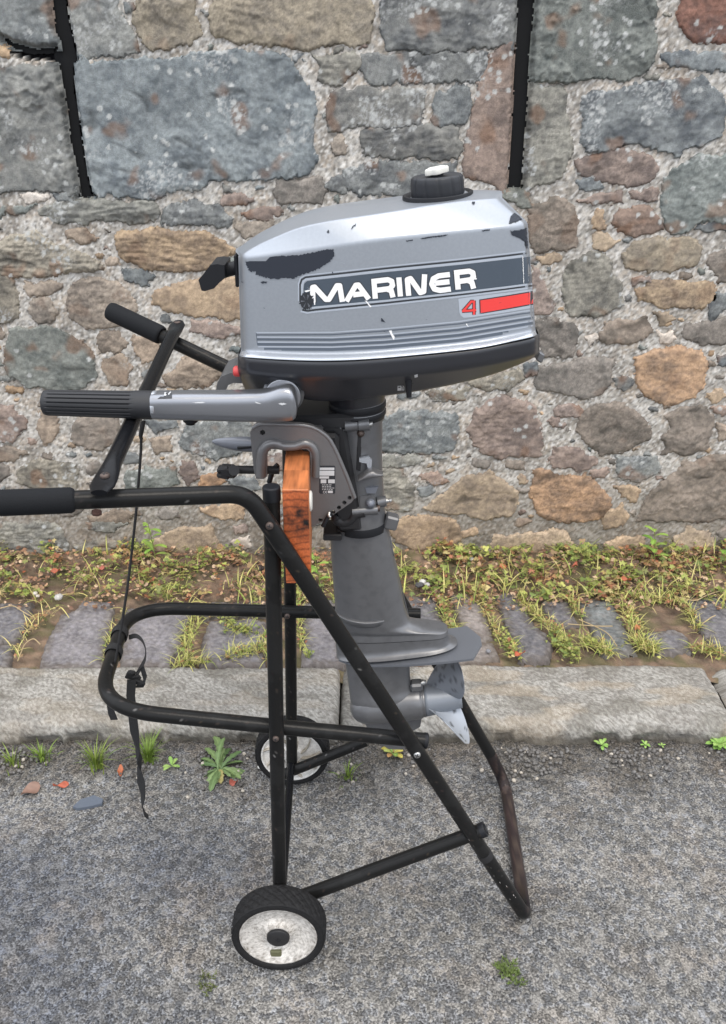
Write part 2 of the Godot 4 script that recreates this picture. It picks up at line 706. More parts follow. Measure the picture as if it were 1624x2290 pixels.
# coarse stone chips bedded in pale worn binder
func road_material() -> StandardMaterial3D:
	var size := 1536
	var cell := noise(FastNoiseLite.TYPE_CELLULAR, 0.132, 1, 41)
	cell.cellular_jitter = 1.0
	cell.domain_warp_enabled = true
	cell.domain_warp_amplitude = 9.0
	cell.domain_warp_frequency = 0.09
	cell.cellular_return_type = FastNoiseLite.RETURN_CELL_VALUE
	var tone := cell.get_image(size, size, false, false, true).get_data()
	cell.cellular_return_type = FastNoiseLite.RETURN_DISTANCE2_SUB
	var gap := cell.get_image(size, size, false, false, true).get_data()
	var fine := noise(FastNoiseLite.TYPE_SIMPLEX, 0.19, 2, 43, 0.8).get_image(size, size, false, false, true).get_data()
	var mid := noise(FastNoiseLite.TYPE_SIMPLEX, 0.035, 3, 44).get_image(size, size, false, false, true).get_data()
	var big := noise(FastNoiseLite.TYPE_SIMPLEX, 0.0035, 4, 45, 0.6).get_image(size, size, false, false, true).get_data()
	var wide := noise(FastNoiseLite.TYPE_CELLULAR, 0.062, 1, 47)
	wide.domain_warp_enabled = true
	wide.domain_warp_amplitude = 12.0
	wide.domain_warp_frequency = 0.07
	wide.cellular_return_type = FastNoiseLite.RETURN_CELL_VALUE
	var tone2 := wide.get_image(size, size, false, false, true).get_data()
	wide.cellular_return_type = FastNoiseLite.RETURN_DISTANCE2_SUB
	var gap2 := wide.get_image(size, size, false, false, true).get_data()
	var rgb := PackedByteArray()
	rgb.resize(size * size * 3)
	var hgt := PackedByteArray()
	hgt.resize(size * size)
	var gam := PackedByteArray()
	for i in 4096:
		gam.append(int(pow(clampf(i / 4095.0, 0, 1), 1 / 2.2) * 255))
	for i in size * size:
		var t := tone[i]
		var g := gap[i]
		var f := fine[i] - 128
		var m := mid[i] - 128
		var b := big[i] - 128
		# how much binder covers this spot: the joints, and more of it where the surface is worn flat
		var edge := clampi((66 + (m >> 2) - g) * 5 + f * 2, 0, 255)
		if t > 205:
			edge = clampi(edge + 120 + f * 2, 0, 255)
		var chip := 610 + (t - 110) * 2 + f * 4 + b
		var binder := 1190 + f * 6 + m * 2 + b
		var c := (chip * (255 - edge) + binder * edge) >> 8
		# larger stones showing here and there
		var t2 := tone2[i]
		if (t2 < 62 or t2 > 236) and gap2[i] > 62 + (f >> 1):
			c = 430 + t2 * 2 + f * 3 if t2 < 62 else 1250 + f * 5
			edge = 0
		c = clampi(c, 90, 2300)
		var blue := 7 if t < 110 else -4
		rgb[i * 3] = gam[clampi(c - c * blue / 200, 0, 4095)]
		rgb[i * 3 + 1] = gam[c]
		rgb[i * 3 + 2] = gam[clampi(c + c * blue / 110, 0, 4095)]
		hgt[i] = clampi(120 + g - (edge >> 2) + (f >> 1), 0, 255)
	var hi := Image.create_from_data(size, size, false, Image.FORMAT_L8, hgt)
	hi.convert(Image.FORMAT_RGBA8)
	hi.bump_map_to_normal_map(5.0)
	var m2 := tri(mat(Color.WHITE, 0.85), 1.0 / 1.96)
	m2.uv1_offset = Vector3(0.5, 0.5, 0.5)
	m2.vertex_color_use_as_albedo = true
	m2.albedo_texture = ImageTexture.create_from_image(Image.create_from_data(size, size, false, Image.FORMAT_RGB8, rgb))
	m2.normal_enabled = true
	m2.normal_texture = ImageTexture.create_from_image(hi)
	m2.normal_scale = 1.0
	return m2

func wood_material() -> StandardMaterial3D:       # along the board (z), seen on its top and faces
	var w := 256
	var im := Image.create(w, w, false, Image.FORMAT_RGB8)
	var n := noise(FastNoiseLite.TYPE_SIMPLEX, 0.03, 3, 51)
	for y in w:
		for x in w:
			var g := n.get_noise_2d(x * 3.0, y * 0.25)
			var st := n.get_noise_2d(x * 0.5 + 900, y * 0.3)
			var k := 0.75 + 0.3 * g + 0.25 * st
			im.set_pixel(x, y, Color(0.60 * k, 0.20 * k, 0.07 * k).linear_to_srgb())
	var m := tri(mat(Color.WHITE, 0.5), 4.0)
	m.albedo_texture = ImageTexture.create_from_image(im)
	return m

func wood_end_material() -> StandardMaterial3D:   # growth rings across the sawn end, darker where stained
	var w := 256
	var im := Image.create(w, w, false, Image.FORMAT_RGB8)
	var hm := PackedByteArray()
	hm.resize(w * w)
	var n := noise(FastNoiseLite.TYPE_SIMPLEX, 0.012, 3, 52)
	var f := noise(FastNoiseLite.TYPE_SIMPLEX, 0.1, 2, 53)
	for y in w:
		for x in w:
			var u := (x - 90.0) / w
			var q := y / 15.0 + u * u * 1.5 + 0.35 * n.get_noise_2d(x, y)
			var r := pow(0.5 + 0.5 * sin(q * TAU * (0.75 + 0.2 * u)), 6.0)
			var stain := exp(-pow((x - 120.0) / 85.0, 2) - pow((y - 78.0) / 52.0, 2)) * (0.95 + 0.6 * n.get_noise_2d(x * 2.0, y * 2.0))
			var k := (1.0 - 0.5 * r) * (1 - 0.9 * stain) * (0.95 + 0.22 * f.get_noise_2d(x, y))
			im.set_pixel(x, y, Color(0.54 * k, 0.13 * k, 0.038 * k).linear_to_srgb())
			hm[y * w + x] = int(clampf(150 - 100 * r + 60 * f.get_noise_2d(x, y), 0, 255))
	var m := mat(Color.WHITE, 0.55)
	m.albedo_texture = ImageTexture.create_from_image(im)
	var hi := Image.create_from_data(w, w, false, Image.FORMAT_L8, hm)
	hi.convert(Image.FORMAT_RGBA8)
	hi.bump_map_to_normal_map(1.0)
	m.normal_enabled = true
	m.normal_texture = ImageTexture.create_from_image(hi)
	m.normal_scale = 0.5
	return m

# ---------------------------------------------------------------- the stone wall
# kind: [colour, second colour, roundness, layering, lichen]
var KINDS := {
	"G": [lin(150, 154, 153), lin(114, 119, 121), 0.10, 0.30, 0.45],
	"A": [lin(140, 145, 141), lin(106, 112, 110), 0.10, 0.25, 0.3],
	"D": [lin(142, 144, 142), lin(98, 101, 103), 0.15, 0.45, 0.75],
	"B": [lin(174, 160, 145), lin(128, 118, 108), 0.5, 0.4, 0.25],
	"C": [lin(154, 144, 134), lin(114, 108, 101), 0.65, 0.2, 0.2],
	"V": [lin(164, 152, 133), lin(137, 128, 115), 0.25, 0.1, 0.1],
	"R": [lin(166, 147, 135), lin(124, 110, 103), 0.35, 0.5, 0.3],
	"Q": [lin(160, 118, 102), lin(120, 94, 86), 0.35, 0.3, 0.3],
	"T": [lin(196, 173, 146), lin(156, 138, 119), 0.45, 0.2, 0.15],
	"O": [lin(184, 160, 132), lin(138, 120, 102), 0.35, 1.0, 0.15],
	"U": [lin(194, 158, 126), lin(146, 122, 102), 0.7, 0.4, 0.1],
	"M": [lin(160, 156, 145), lin(114, 112, 106), 0.25, 1.0, 0.4],
	"W": [lin(222, 214, 204), lin(190, 180, 170), 0.35, 0.3, 0.2],
}

func traced_stones() -> Array:
	return [
	# upper left: the large dressed slate blocks
	["G", 14, [-80,-80, 205,-80, 224,90, 228,205, 165,205, 90,184, 20,160, -80,150]],
	["G", 13, [302,-80, 500,-80, 545,40, 590,150, 610,246, 480,244, 348,238, 338,170, 306,60]],
	["V", 22, [635,-60, 855,-80, 872,60, 902,145, 860,205, 760,215, 662,224, 625,160, 605,90]],
	["V", 20, [962,-80, 1640,-80, 1670,60, 1660,180, 1600,190, 1400,217, 1310,214, 1180,192, 1050,180, 955,152, 945,90]],
	["G", 16, [-80,330, 30,310, 120,300, 240,302, 268,400, 292,620, 338,848, 200,860, 80,856, -80,885]],
	["G", 20, [336,285, 560,268, 900,242, 1190,232, 1290,252, 1340,330, 1412,430, 1405,560, 1395,640, 1432,710, 1380,772, 1250,796, 1150,802, 1050,817, 1000,806, 880,842, 800,860, 680,888, 540,874, 418,866, 380,700, 352,500]],
	["M", 8, [1400,250, 1590,240, 1624,290, 1550,350, 1480,388, 1420,345, 1442,310]],
	["D", 14, [1490,410, 1600,400, 1895,396, 1902,480, 1885,560, 1780,570, 1480,577, 1472,470]],
	["D", 14, [1962,408, 2088,382, 2106,470, 2080,556, 1942,557, 1948,470]],
	["D", 13, [1630,252, 1850,240, 2178,236, 2172,300, 2150,360, 1900,376, 1640,368, 1620,320]],
	["D", 17, [1722,-80, 2312,-80, 2310,60, 2306,178, 2240,200, 2100,215, 2000,230, 1850,226, 1740,222, 1700,150, 1712,60]],
	["R", 13, [2190,232, 2298,205, 2292,350, 2286,560, 2276,740, 2262,846, 2200,822, 2080,792, 2065,740, 2100,600, 2132,450, 2152,330]],
	["D", 13, [1600,602, 1680,572, 2050,567, 2066,640, 2050,702, 1900,712, 1750,702, 1640,692]],
	["D", 13, [1540,760, 1640,722, 1900,728, 2046,724, 2040,800, 1960,870, 1600,880, 1550,840]],
	["B", 12, [1500,610, 1538,600, 1564,650, 1542,690, 1505,686, 1488,645]],
	["C", 14, [1245,800, 1432,796, 1457,850, 1440,912, 1340,908, 1250,906, 1224,860]],
	["D", 10, [1480,790, 1540,792, 1560,850, 1500,862, 1458,830]],
	["M", 13, [170,932, 300,902, 500,896, 680,897, 702,940, 682,992, 560,990, 470,986, 380,1002, 240,992, 180,962]],
	["D", 14, [735,942, 780,910, 900,905, 1000,935, 1047,970, 1020,1007, 900,1016, 830,1006, 728,996]],
	["A", 9, [-80,965, 0,945, 80,920, 152,915, 110,942, -80,990]],
	["W", 8, [82,884, 150,860, 215,868, 222,886, 130,912]],
	["D", 9, [226,872, 330,860, 340,886, 250,892]],
	["O", 22, [515,1050, 600,1022, 750,1025, 900,1040, 1000,1080, 1047,1120, 1030,1152, 960,1182, 880,1212, 780,1216, 680,1202, 560,1172, 530,1120]],
	["M", 18, [-80,1120, 60,1062, 160,1042, 262,1100, 380,1132, 442,1180, 452,1216, 300,1226, 150,1236, 0,1226, -80,1222]],
	["B", 10, [300,1042, 390,1015, 427,1060, 390,1087, 308,1072]],
	["G", 11, [545,1212, 640,1202, 682,1240, 660,1282, 558,1256]],
	["R", 9, [985,892, 1080,870, 1132,886, 1060,917, 990,912]],
	["R", 9, [1090,947, 1180,930, 1272,940, 1200,982, 1108,972]],
	["B", 9, [1060,1020, 1140,1000, 1230,985, 1200,1040, 1090,1062]],
	# left, below the slate blocks
	["M", 14, [-80,1240, 42,1236, 92,1320, 86,1400, 40,1437, -80,1440]],
	["B", 12, [150,1326, 220,1330, 262,1390, 230,1442, 160,1446, 120,1400]],
	["B", 10, [110,1272, 200,1256, 277,1280, 240,1317, 138,1322]],
	["B", 15, [330,1272, 430,1250, 530,1275, 602,1340, 614,1390, 570,1432, 500,1462, 380,1472, 310,1422, 298,1340]],
	["T", 16, [700,1312, 800,1276, 900,1246, 1070,1240, 1082,1422, 1000,1427, 880,1412, 760,1402, 688,1360]],
	["A", 18, [40,1472, 150,1465, 262,1470, 372,1530, 427,1600, 427,1670, 380,1732, 250,1747, 120,1722, 28,1672, 18,1560]],
	["B", 11, [430,1492, 520,1486, 562,1530, 540,1582, 448,1577]],
	["B", 11, [470,1602, 545,1590, 582,1650, 560,1722, 488,1717, 458,1660]],
	["B", 12, [590,1502, 700,1498, 712,1600, 640,1622, 588,1570]],
	["R", 12, [850,1442, 980,1440, 1082,1470, 1076,1502, 960,1522, 858,1482]],
	["B", 13, [820,1602, 900,1580, 990,1620, 1012,1680, 920,1722, 780,1737, 738,1700, 768,1650]],
	["R", 15, [-80,1822, 40,1810, 102,1860, 112,1920, 60,1972, -80,1977]],
	["B", 12, [180,1842, 240,1840, 260,1900, 240,1972, 200,1982, 163,1920]],
	["C", 16, [330,1892, 420,1870, 532,1880, 520,1960, 460,2012, 380,2017, 318,1960]],
	["G", 15, [830,1902, 960,1880, 1110,1880, 1142,1960, 1060,2042, 960,2052, 860,2032, 808,1980]],
	["D", 11, [650,1892, 780,1880, 792,1910, 700,1932]],
	["B", 12, [670,1962, 760,1955, 772,2010, 688,2027]],
	["M", 15, [90,2092, 200,2060, 320,2080, 352,2130, 330,2182, 180,2192, 68,2160]],
	["C", 12, [-80,2082, 30,2085, 42,2130, -80,2172]],
	["A", 11, [560,2112, 650,2090, 780,2110, 802,2160, 720,2192, 558,2182]],
	["R", 13, [810,2062, 870,2080, 892,2140, 840,2172, 788,2110]],
	["U", 11, [900,2132, 960,2110, 1002,2150, 960,2182, 888,2170]],
	["T", 13, [890,2272, 1000,2250, 1092,2260, 1082,2312, 1000,2327, 918,2300]],
	["D", 12, [1020,2142, 1140,2130, 1162,2190, 1058,2202]],
	["M", 18, [-80,2352, 60,2340, 230,2340, 282,2380, 302,2440, 290,2492, 150,2522, 0,2502, -80,2502]],
	["M", 11, [380,2342, 500,2330, 562,2350, 500,2377, 398,2372]],
	["T", 20, [670,2422, 780,2370, 940,2355, 977,2430, 1042,2500, 1000,2532, 800,2542, 658,2512]],
	["M", 12, [330,2442, 440,2420, 560,2440, 582,2490, 460,2512, 338,2492]],
	["R", 9, [1040,2352, 1090,2345, 1102,2380, 1048,2392]],
	["W", 9, [1030,2422, 1115,2410, 1122,2450, 1058,2462]],
	["B", 10, [-60,2012, 60,2000, 122,2030, 60,2062, -60,2062]],
	["B", 10, [390,2312, 540,2290, 622,2300, 560,2332, 418,2337]],
	# upper right
	["A", 20, [2406,-80, 2910,-80, 2942,40, 2930,200, 2907,290, 2860,332, 2780,352, 2640,352, 2480,367, 2404,330, 2394,250]],
	["Q", 16, [3060,-80, 3248,-80, 3330,50, 3320,190, 3160,192, 3080,160, 3043,100]],
	["D", 12, [2950,246, 3060,230, 3330,235, 3330,312, 3190,322, 3080,290, 2958,277]],
	["M", 13, [2404,392, 2470,385, 2520,400, 2532,440, 2547,600, 2557,680, 2530,762, 2480,812, 2352,840, 2354,760, 2372,600, 2390,470]],
	["D", 22, [2615,432, 2700,410, 2860,365, 3160,350, 3212,400, 3247,500, 3232,610, 3160,642, 3050,672, 3030,697, 2960,672, 2850,642, 2740,672, 2640,682, 2603,650, 2613,560]],
	["R", 12, [2580,722, 2680,690, 2800,665, 2900,690, 2937,760, 2900,812, 2800,827, 2680,822, 2600,790]],
	["D", 9, [2575,797, 2650,782, 2692,830, 2640,842, 2588,832]],
	["A", 18, [3020,742, 3140,700, 3330,700, 3330,990, 3160,992, 3070,1037, 3000,1037, 2968,960, 2958,840]],
	["D", 10, [3100,1022, 3200,985, 3330,992, 3330,1030, 3200,1032]],
	["R", 10, [2590,907, 2680,870, 2780,858, 2787,900, 2680,917]],
	["R", 9, [2820,872, 2930,855, 2937,885, 2828,892]],
	["A", 12, [2262,872, 2300,850, 2382,900, 2392,930, 2330,922]],
	["C", 16, [2370,922, 2480,890, 2562,920, 2592,980, 2582,1090, 2520,1122, 2400,1127, 2368,1060]],
	["T", 11, [2660,956, 2710,950, 2717,1020, 2680,1037, 2653,1000]],
	["R", 13, [2755,962, 2830,915, 2920,925, 2967,1010, 2910,1047, 2820,1052, 2748,1010]],
	["T", 12, [2665,1052, 2730,1055, 2767,1085, 2700,1110, 2658,1100]],
	["V", 18, [2830,1092, 2900,1068, 3050,1062, 3120,1070, 3152,1110, 3100,1182, 3000,1222, 2890,1217, 2808,1190, 2788,1140]],
	["C", 14, [3170,1132, 3330,1110, 3330,1260, 3210,1262, 3168,1200]],
	["M", 15, [2560,1172, 2640,1140, 2712,1145, 2742,1230, 2782,1290, 2787,1360, 2740,1392, 2660,1412, 2558,1407, 2528,1370, 2533,1270, 2528,1220]],
	["T", 8, [2410,1155, 2500,1148, 2512,1165, 2428,1177]],
	["R", 10, [2380,1192, 2412,1195, 2442,1280, 2482,1370, 2450,1397, 2380,1392]],
	["O", 13, [2850,1292, 2960,1265, 3100,1260, 3202,1270, 3222,1330, 3150,1372, 3060,1387, 2930,1362, 2858,1340]],
	["R", 8, [2830,1252, 2890,1245, 2902,1265, 2838,1272]],
	["D", 11, [3180,1450, 3190,1312, 3330,1300, 3330,1372, 3230,1380]],
	["T", 9, [2920,1402, 3000,1390, 3022,1430, 2958,1447]],
	["W", 9, [2950,1492, 3010,1485, 3017,1520, 2968,1537]],
	["C", 14, [3050,1482, 3130,1450, 3250,1415, 3330,1412, 3330,1535, 3150,1537, 3058,1510]],
	["C", 13, [2400,1442, 2500,1430, 2572,1450, 2587,1520, 2560,1592, 2420,1597, 2398,1520]],
	["C", 13, [2690,1482, 2760,1430, 2900,1430, 2922,1480, 2880,1522, 2760,1547, 2688,1530]],
	["U", 26, [2850,1602, 2930,1560, 3030,1550, 3130,1570, 3167,1640, 3157,1720, 3110,1782, 2990,1807, 2910,1790, 2868,1740, 2848,1660]],
	["C", 14, [2420,1642, 2520,1620, 2640,1610, 2747,1600, 2742,1700, 2700,1772, 2640,1782, 2500,1757, 2418,1750, 2398,1700]],
	["D", 12, [2750,1692, 2800,1680, 2832,1710, 2810,1740, 2758,1735]],
	["D", 11, [3215,1592, 3330,1570, 3330,1640, 3223,1632]],
	["D", 10, [2345,1632, 2400,1620, 2412,1680, 2358,1692]],
	["G", 14, [1700,1892, 1790,1840, 1900,1845, 2042,1850, 2052,1940, 2030,2012, 1900,2032, 1820,2032, 1698,2010]],
	["M", 11, [1700,2046, 1820,2042, 1892,2060, 1850,2092, 1708,2087]],
	["R", 13, [2130,1832, 2230,1780, 2370,1790, 2402,1850, 2427,1960, 2420,2032, 2330,2052, 2200,2042, 2128,2000, 2098,1920]],
	["R", 9, [2480,1832, 2560,1810, 2622,1830, 2600,1862, 2498,1862]],
	["R", 9, [2450,1882, 2500,1868, 2532,1900, 2478,1912]],
	["C", 22, [2600,1862, 2680,1800, 2760,1800, 2850,1840, 2907,1910, 2900,1962, 2830,2012, 2700,2032, 2640,2002, 2588,1930]],
	["C", 20, [2980,1862, 3060,1820, 3130,1815, 3187,1860, 3192,1960, 3150,2012, 3060,2032, 2980,2027, 2968,1960, 3000,1920]],
	["R", 10, [3180,1822, 3330,1810, 3330,1850, 3208,1852]],
	["B", 13, [3215,1902, 3330,1890, 3330,1962, 3228,1957]],
	["T", 9, [3160,1767, 3230,1750, 3247,1780, 3178,1797]],
	["R", 13, [2490,1992, 2560,2000, 2650,2050, 2672,2080, 2600,2102, 2490,2092, 2458,2050]],
	["R", 9, [2640,2107, 2720,2100, 2727,2125, 2648,2140]],
	["G", 13, [2760,2052, 2850,2040, 2940,2050, 2947,2110, 2860,2152, 2780,2142, 2748,2090]],
	["T", 18, [1893,2272, 2000,2200, 2100,2130, 2190,2110, 2250,2150, 2312,2200, 2322,2270, 2280,2312, 2200,2322, 2120,2312, 2000,2302]],
	["U", 19, [2390,2112, 2450,2105, 2550,2140, 2620,2120, 2680,2180, 2732,2240, 2710,2302, 2620,2342, 2500,2342, 2410,2302, 2378,2220]],
	["T", 11, [2755,2182, 2830,2165, 2867,2200, 2840,2242, 2778,2230]],
	["C", 22, [2840,2332, 2900,2230, 2980,2150, 3060,2080, 3200,2040, 3330,2030, 3330,2322, 3150,2332, 3000,2337]],
	["M", 14, [1700,2102, 1800,2110, 1852,2180, 1842,2280, 1750,2292, 1698,2270]],
	["R", 9, [1870,2132, 1960,2120, 2012,2150, 1948,2172]],
	["D", 9, [1870,2192, 1930,2180, 1947,2210, 1888,2232]],
	["T", 9, [2310,2142, 2340,2130, 2352,2160, 2313,2167]],
	["T", 19, [1760,2332, 1850,2310, 2000,2320, 2062,2360, 2052,2420, 2000,2452, 1860,2457, 1780,2432, 1743,2380]],
	["T", 16, [2220,2402, 2350,2380, 2520,2375, 2572,2430, 2560,2492, 2218,2502, 2198,2450]],
	["T", 15, [2700,2432, 2800,2400, 2890,2410, 2902,2470, 2718,2492]],
	["T", 16, [3010,2402, 3080,2360, 3150,2380, 3197,2430, 3150,2472, 3028,2472]],
	["T", 11, [2690,2292, 2780,2260, 2812,2310, 2780,2362, 2698,2370]],
	["T", 9, [2060,2382, 2130,2370, 2132,2400, 2078,2412]],
	["M", 10, [2100,1712, 2220,1680, 2330,1650, 2342,1690, 2280,1742, 2198,1750]],
	["M", 10, [1910,1762, 2020,1740, 2112,1740, 2080,1792, 1928,1790]],
	["W", 8, [2628,1512, 2655,1500, 2662,1530, 2633,1537]],
	]

func seg_distance(poly: PackedVector2Array, p: Vector2) -> float:   # > 0 inside
	var best := INF
	var inside := false
	var j := poly.size() - 1
	for i in poly.size():
		var a := poly[j]
		var b := poly[i]
		var e := b - a
		var w := p - a
		var q := w - e * clampf(w.dot(e) / e.length_squared(), 0, 1)
		best = minf(best, q.length_squared())
		if (b.y > p.y) != (a.y > p.y) and p.x < (a.x - b.x) * (p.y - b.y) / (a.y - b.y) + b.x:
			inside = not inside
		j = i
	return sqrt(best) if inside else -sqrt(best)

# broken stone: flat facets meeting in edges, from heights on a skewed triangle lattice
func hash1(a: int, b: int, c: int) -> float:
	var h := (a * 374761393 + b * 668265263 + c * 974634777) & 0x7fffffff
	h = ((h ^ (h >> 13)) * 1274126177) & 0x7fffffff
	return float((h ^ (h >> 16)) & 0xffff) / 65535.0

func facets(x: float, y: float, s: int) -> float:
	var k := (x + y) * 0.36602540378
	var u := x + k
	var v := y + k
	var i := int(floorf(u))
	var j := int(floorf(v))
	u -= i
	v -= j
	var a := hash1(i, j, s)
	var c := hash1(i + 1, j + 1, s)
	if u > v:
		return a * (1 - u) + hash1(i + 1, j, s) * (u - v) + c * v
	return a * (1 - v) + hash1(i, j + 1, s) * (v - u) + c * u

func fine_x(p: Vector2, c: float, s: float) -> float:
	return p.x * c + p.y * s

func fine_y(p: Vector2, c: float, s: float) -> float:
	return p.y * c - p.x * s

var slots := []

func stone_mesh(poly: PackedVector2Array, kind: String, proud: float, grid: float, key: int, grow := 0.0) -> ArrayMesh:
	var k: Array = KINDS[kind]
	var ca: Color = k[0]
	var cb: Color = k[1]
	var roundness: float = k[2]
	var layered: float = k[3]
	var lichen: float = k[4]
	var lo := poly[0]
	var hi := poly[0]
	for p in poly:
		lo = lo.min(p)
		hi = hi.max(p)
	var half := minf(hi.x - lo.x, hi.y - lo.y) * 0.5
	var r_edge := lerpf(0.0030, minf(0.026, half * 0.55), roundness)
	var rough := pow(rng.randf(), 1.5) * 1.1 + 0.45
	var shade := rng.randf_range(0.98, 1.24)
	var warm := rng.randf_range(-0.05, 0.05)
	ca = Color(ca.r * shade * (1 + warm), ca.g * shade, ca.b * shade * (1 - warm))
	cb = Color(cb.r * shade * (1 + warm), cb.g * shade, cb.b * shade * (1 - warm))
	var grain := rng.randf_range(0.5, 1.5)
	lo -= Vector2.ONE * 0.012
	hi += Vector2.ONE * 0.012
	var w := int((hi.x - lo.x) / grid) + 2
	var h := int((hi.y - lo.y) / grid) + 2
	var hs := PackedFloat32Array()
	var ds := PackedFloat32Array()
	hs.resize(w * h)
	ds.resize(w * h)
	var cr := PackedFloat32Array()
	cr.resize(w * h)
	var dz := key * 3.7
	var tx := rng.randf_range(-0.03, 0.03)
	var ty := rng.randf_range(-0.03, 0.05)
	var mid := (lo + hi) * 0.5
	var big := clampf(half / 0.12, 0.35, 1.0)
	var turn := rng.randf_range(-0.6, 0.6)
	var ct := cos(turn)
	var sn := sin(turn)
	var fa := (0.019 - 0.012 * roundness) * big
	var near_slots := []
	for sl: PackedVector2Array in slots:
		var sb := Rect2(sl[0], Vector2.ZERO)
		for q in sl:
			sb = sb.expand(q)
		if sb.intersects(Rect2(lo, hi - lo)):
			near_slots.append(sl)
	for j in h:
		for i in w:
			var p := lo + Vector2(i, j) * grid
			var q := p + Vector2(facets(p.x * 24, p.y * 24, key + 31) - 0.5, facets(p.x * 24, p.y * 24, key + 32) - 0.5) * 0.018 + Vector2(facets(p.x * 70, p.y * 70, key + 33) - 0.5, facets(p.x * 70, p.y * 70, key + 34) - 0.5) * 0.006 + Vector2(nf.get_noise_2d(p.x * 60, p.y * 60), nf.get_noise_2d(p.x * 60 + 80, p.y * 60)) * 0.004
			var d := seg_distance(poly, q) + grow
			for sl: PackedVector2Array in near_slots:
				var off := -seg_distance(sl, p)
				d = minf(d + 0.016 * smooth(0.040, 0.014, off), off - 0.0065 + 0.003 * nf.get_noise_2d(p.x * 50, p.y * 50))
			var z := 0.0
			if d < 0:
				z = maxf(-0.02, d * 5.0 - 0.001)
			else:
				var t := minf(d / r_edge, 1.0)
				z = proud * sqrt(1 - (1 - t) * (1 - t))
				var inn := minf(d / 0.02, 1.0)
				z += inn * ((p.x - mid.x) * tx + (p.y - mid.y) * ty)
				# split faces: terraces that run out in feathered steps
				if layered < 0.9:
					var n := facets(p.x * 7 + p.y * 2, p.y * 10, key + 51) * 4.0 + facets(p.x * 26, p.y * 34, key + 52) * 0.9
					var fl := floorf(n)
					z += inn * big * (1 - roundness * 0.8) * 0.0045 * rough * (fl - 2.0 + smooth(0.80, 1.0, n - fl))
				var lay := nr.get_noise_3d(p.x * 9, p.y * 46, dz)
				z += inn * layered * 0.0045 * rough * lay
				var wx := p.x + 0.012 * nz.get_noise_2d(p.x * 14 + key, p.y * 14)
				var wy := p.y + 0.012 * nz.get_noise_2d(p.x * 14 + 40, p.y * 14 + key)
				var fx := wx * ct + wy * sn
				var fy := wy * ct - wx * sn
				z += inn * rough * (fa * (facets(fx * 9, fy * 15, key) - 0.5) + fa * 0.40 * (facets(fx * 25, fy * 42, key + 7) - 0.5) + fa * 0.26 * (facets(fx * 70, fy * 100, key + 13) - 0.5))
				z += inn * (0.0007 * nf.get_noise_2d(p.x * 30, p.y * 34) + 0.0007 * nf.get_noise_2d(p.x * 110, p.y * 130))
			var crack := smooth(0.60, 0.84, nr.get_noise_3d(fine_x(p, ct, sn) * 2.2, fine_y(p, ct, sn) * 4.5, dz + 60)) * smooth(-0.12, 0.3, nz.get_noise_2d(p.x * 6 + dz, p.y * 6))
			cr[j * w + i] = crack
			if d > 0:
				z = maxf(z, 0.0062 * minf(d / 0.008, 1.0))
				z -= crack * 0.0020 * minf(d / 0.02, 1.0)
			hs[j * w + i] = z
			ds[j * w + i] = d
	var m := Mb.new()
	var id := PackedInt32Array()
	id.resize(w * h)
	id.fill(-1)
	for j in h:
		for i in w:
			var at := j * w + i
			if ds[at] < -0.011:
				continue
			var p := lo + Vector2(i, j) * grid
			id[at] = m.v.size()
			var sp := p
			var sz := hs[at]
			if absf(ds[at]) < 0.6 * grid and i > 0 and j > 0 and i < w - 1 and j < h - 1:
				var gd := Vector2(ds[at + 1] - ds[at - 1], ds[at + w] - ds[at - w])
				if gd.length_squared() > 1e-12:
					sp = p - gd.normalized() * ds[at]
					sz = 0.0012
			m.v.append(Vector3(sp.x, sp.y, WALL + sz))
			var l := hs[at - 1] if i > 0 else hs[at]
			var r := hs[at + 1] if i < w - 1 else hs[at]
			var u := hs[at + w] if j < h - 1 else hs[at]
			var dn := hs[at - w] if j > 0 else hs[at]
			m.n.append(Vector3((l - r), (dn - u), 2 * grid).normalized())
			var n1 := nz.get_noise_3d(p.x * 7, p.y * 8, dz + 30)
			var n2 := nf.get_noise_2d(p.x * 24 + dz, p.y * 30)
			var c := ca.lerp(cb, clampf(0.42 + 0.9 * n1 + 0.55 * n2, 0, 1))
			c = c * (1.0 + 0.22 * grain * nf.get_noise_2d(p.x * 95, p.y * 95) + 0.16 * nz.get_noise_3d(p.x * 3, p.y * 3, dz + 90))
			c = c * (1.0 - 0.50 * cr[at])
			var iron := smooth(0.30, 0.55, nz.get_noise_3d(p.x * 6 + 40, p.y * 6, dz))
			c = c.lerp(lin(140, 106, 82), iron * (0.55 if lichen > 0.25 else 0.25))
			# pale crustose lichen: round spots in drifts
			var drift := nz.get_noise_3d(p.x * 4.5 + 77, p.y * 4.5, dz * 0.2)
			var spot := nd.get_noise_2d(p.x * 58, p.y * 58)
			var val := nc.get_noise_2d(p.x * 58, p.y * 58)
			if lichen > 0.28 and val < -0.90 + drift * 1.9 * lichen:
				c = c.lerp(lin(206, 208, 206), 0.8 * smooth(-0.62, -0.78, spot + 0.15 * val))
			c = c.lerp(lin(196, 198, 198), 0.6 * smooth(0.10, 0.22, drift * lichen) * smooth(0.12, 0.34, nf.get_noise_2d(p.x * 80, p.y * 80)))
			c.a = 1
			m.c.append(c)
	for j in h - 1:
		for i in w - 1:
			var at := j * w + i
			if id[at] < 0 or id[at + 1] < 0 or id[at + w] < 0 or id[at + w + 1] < 0:
				continue
			m.quad(id[at], id[at + w], id[at + w + 1], id[at + 1])
	return m.mesh()

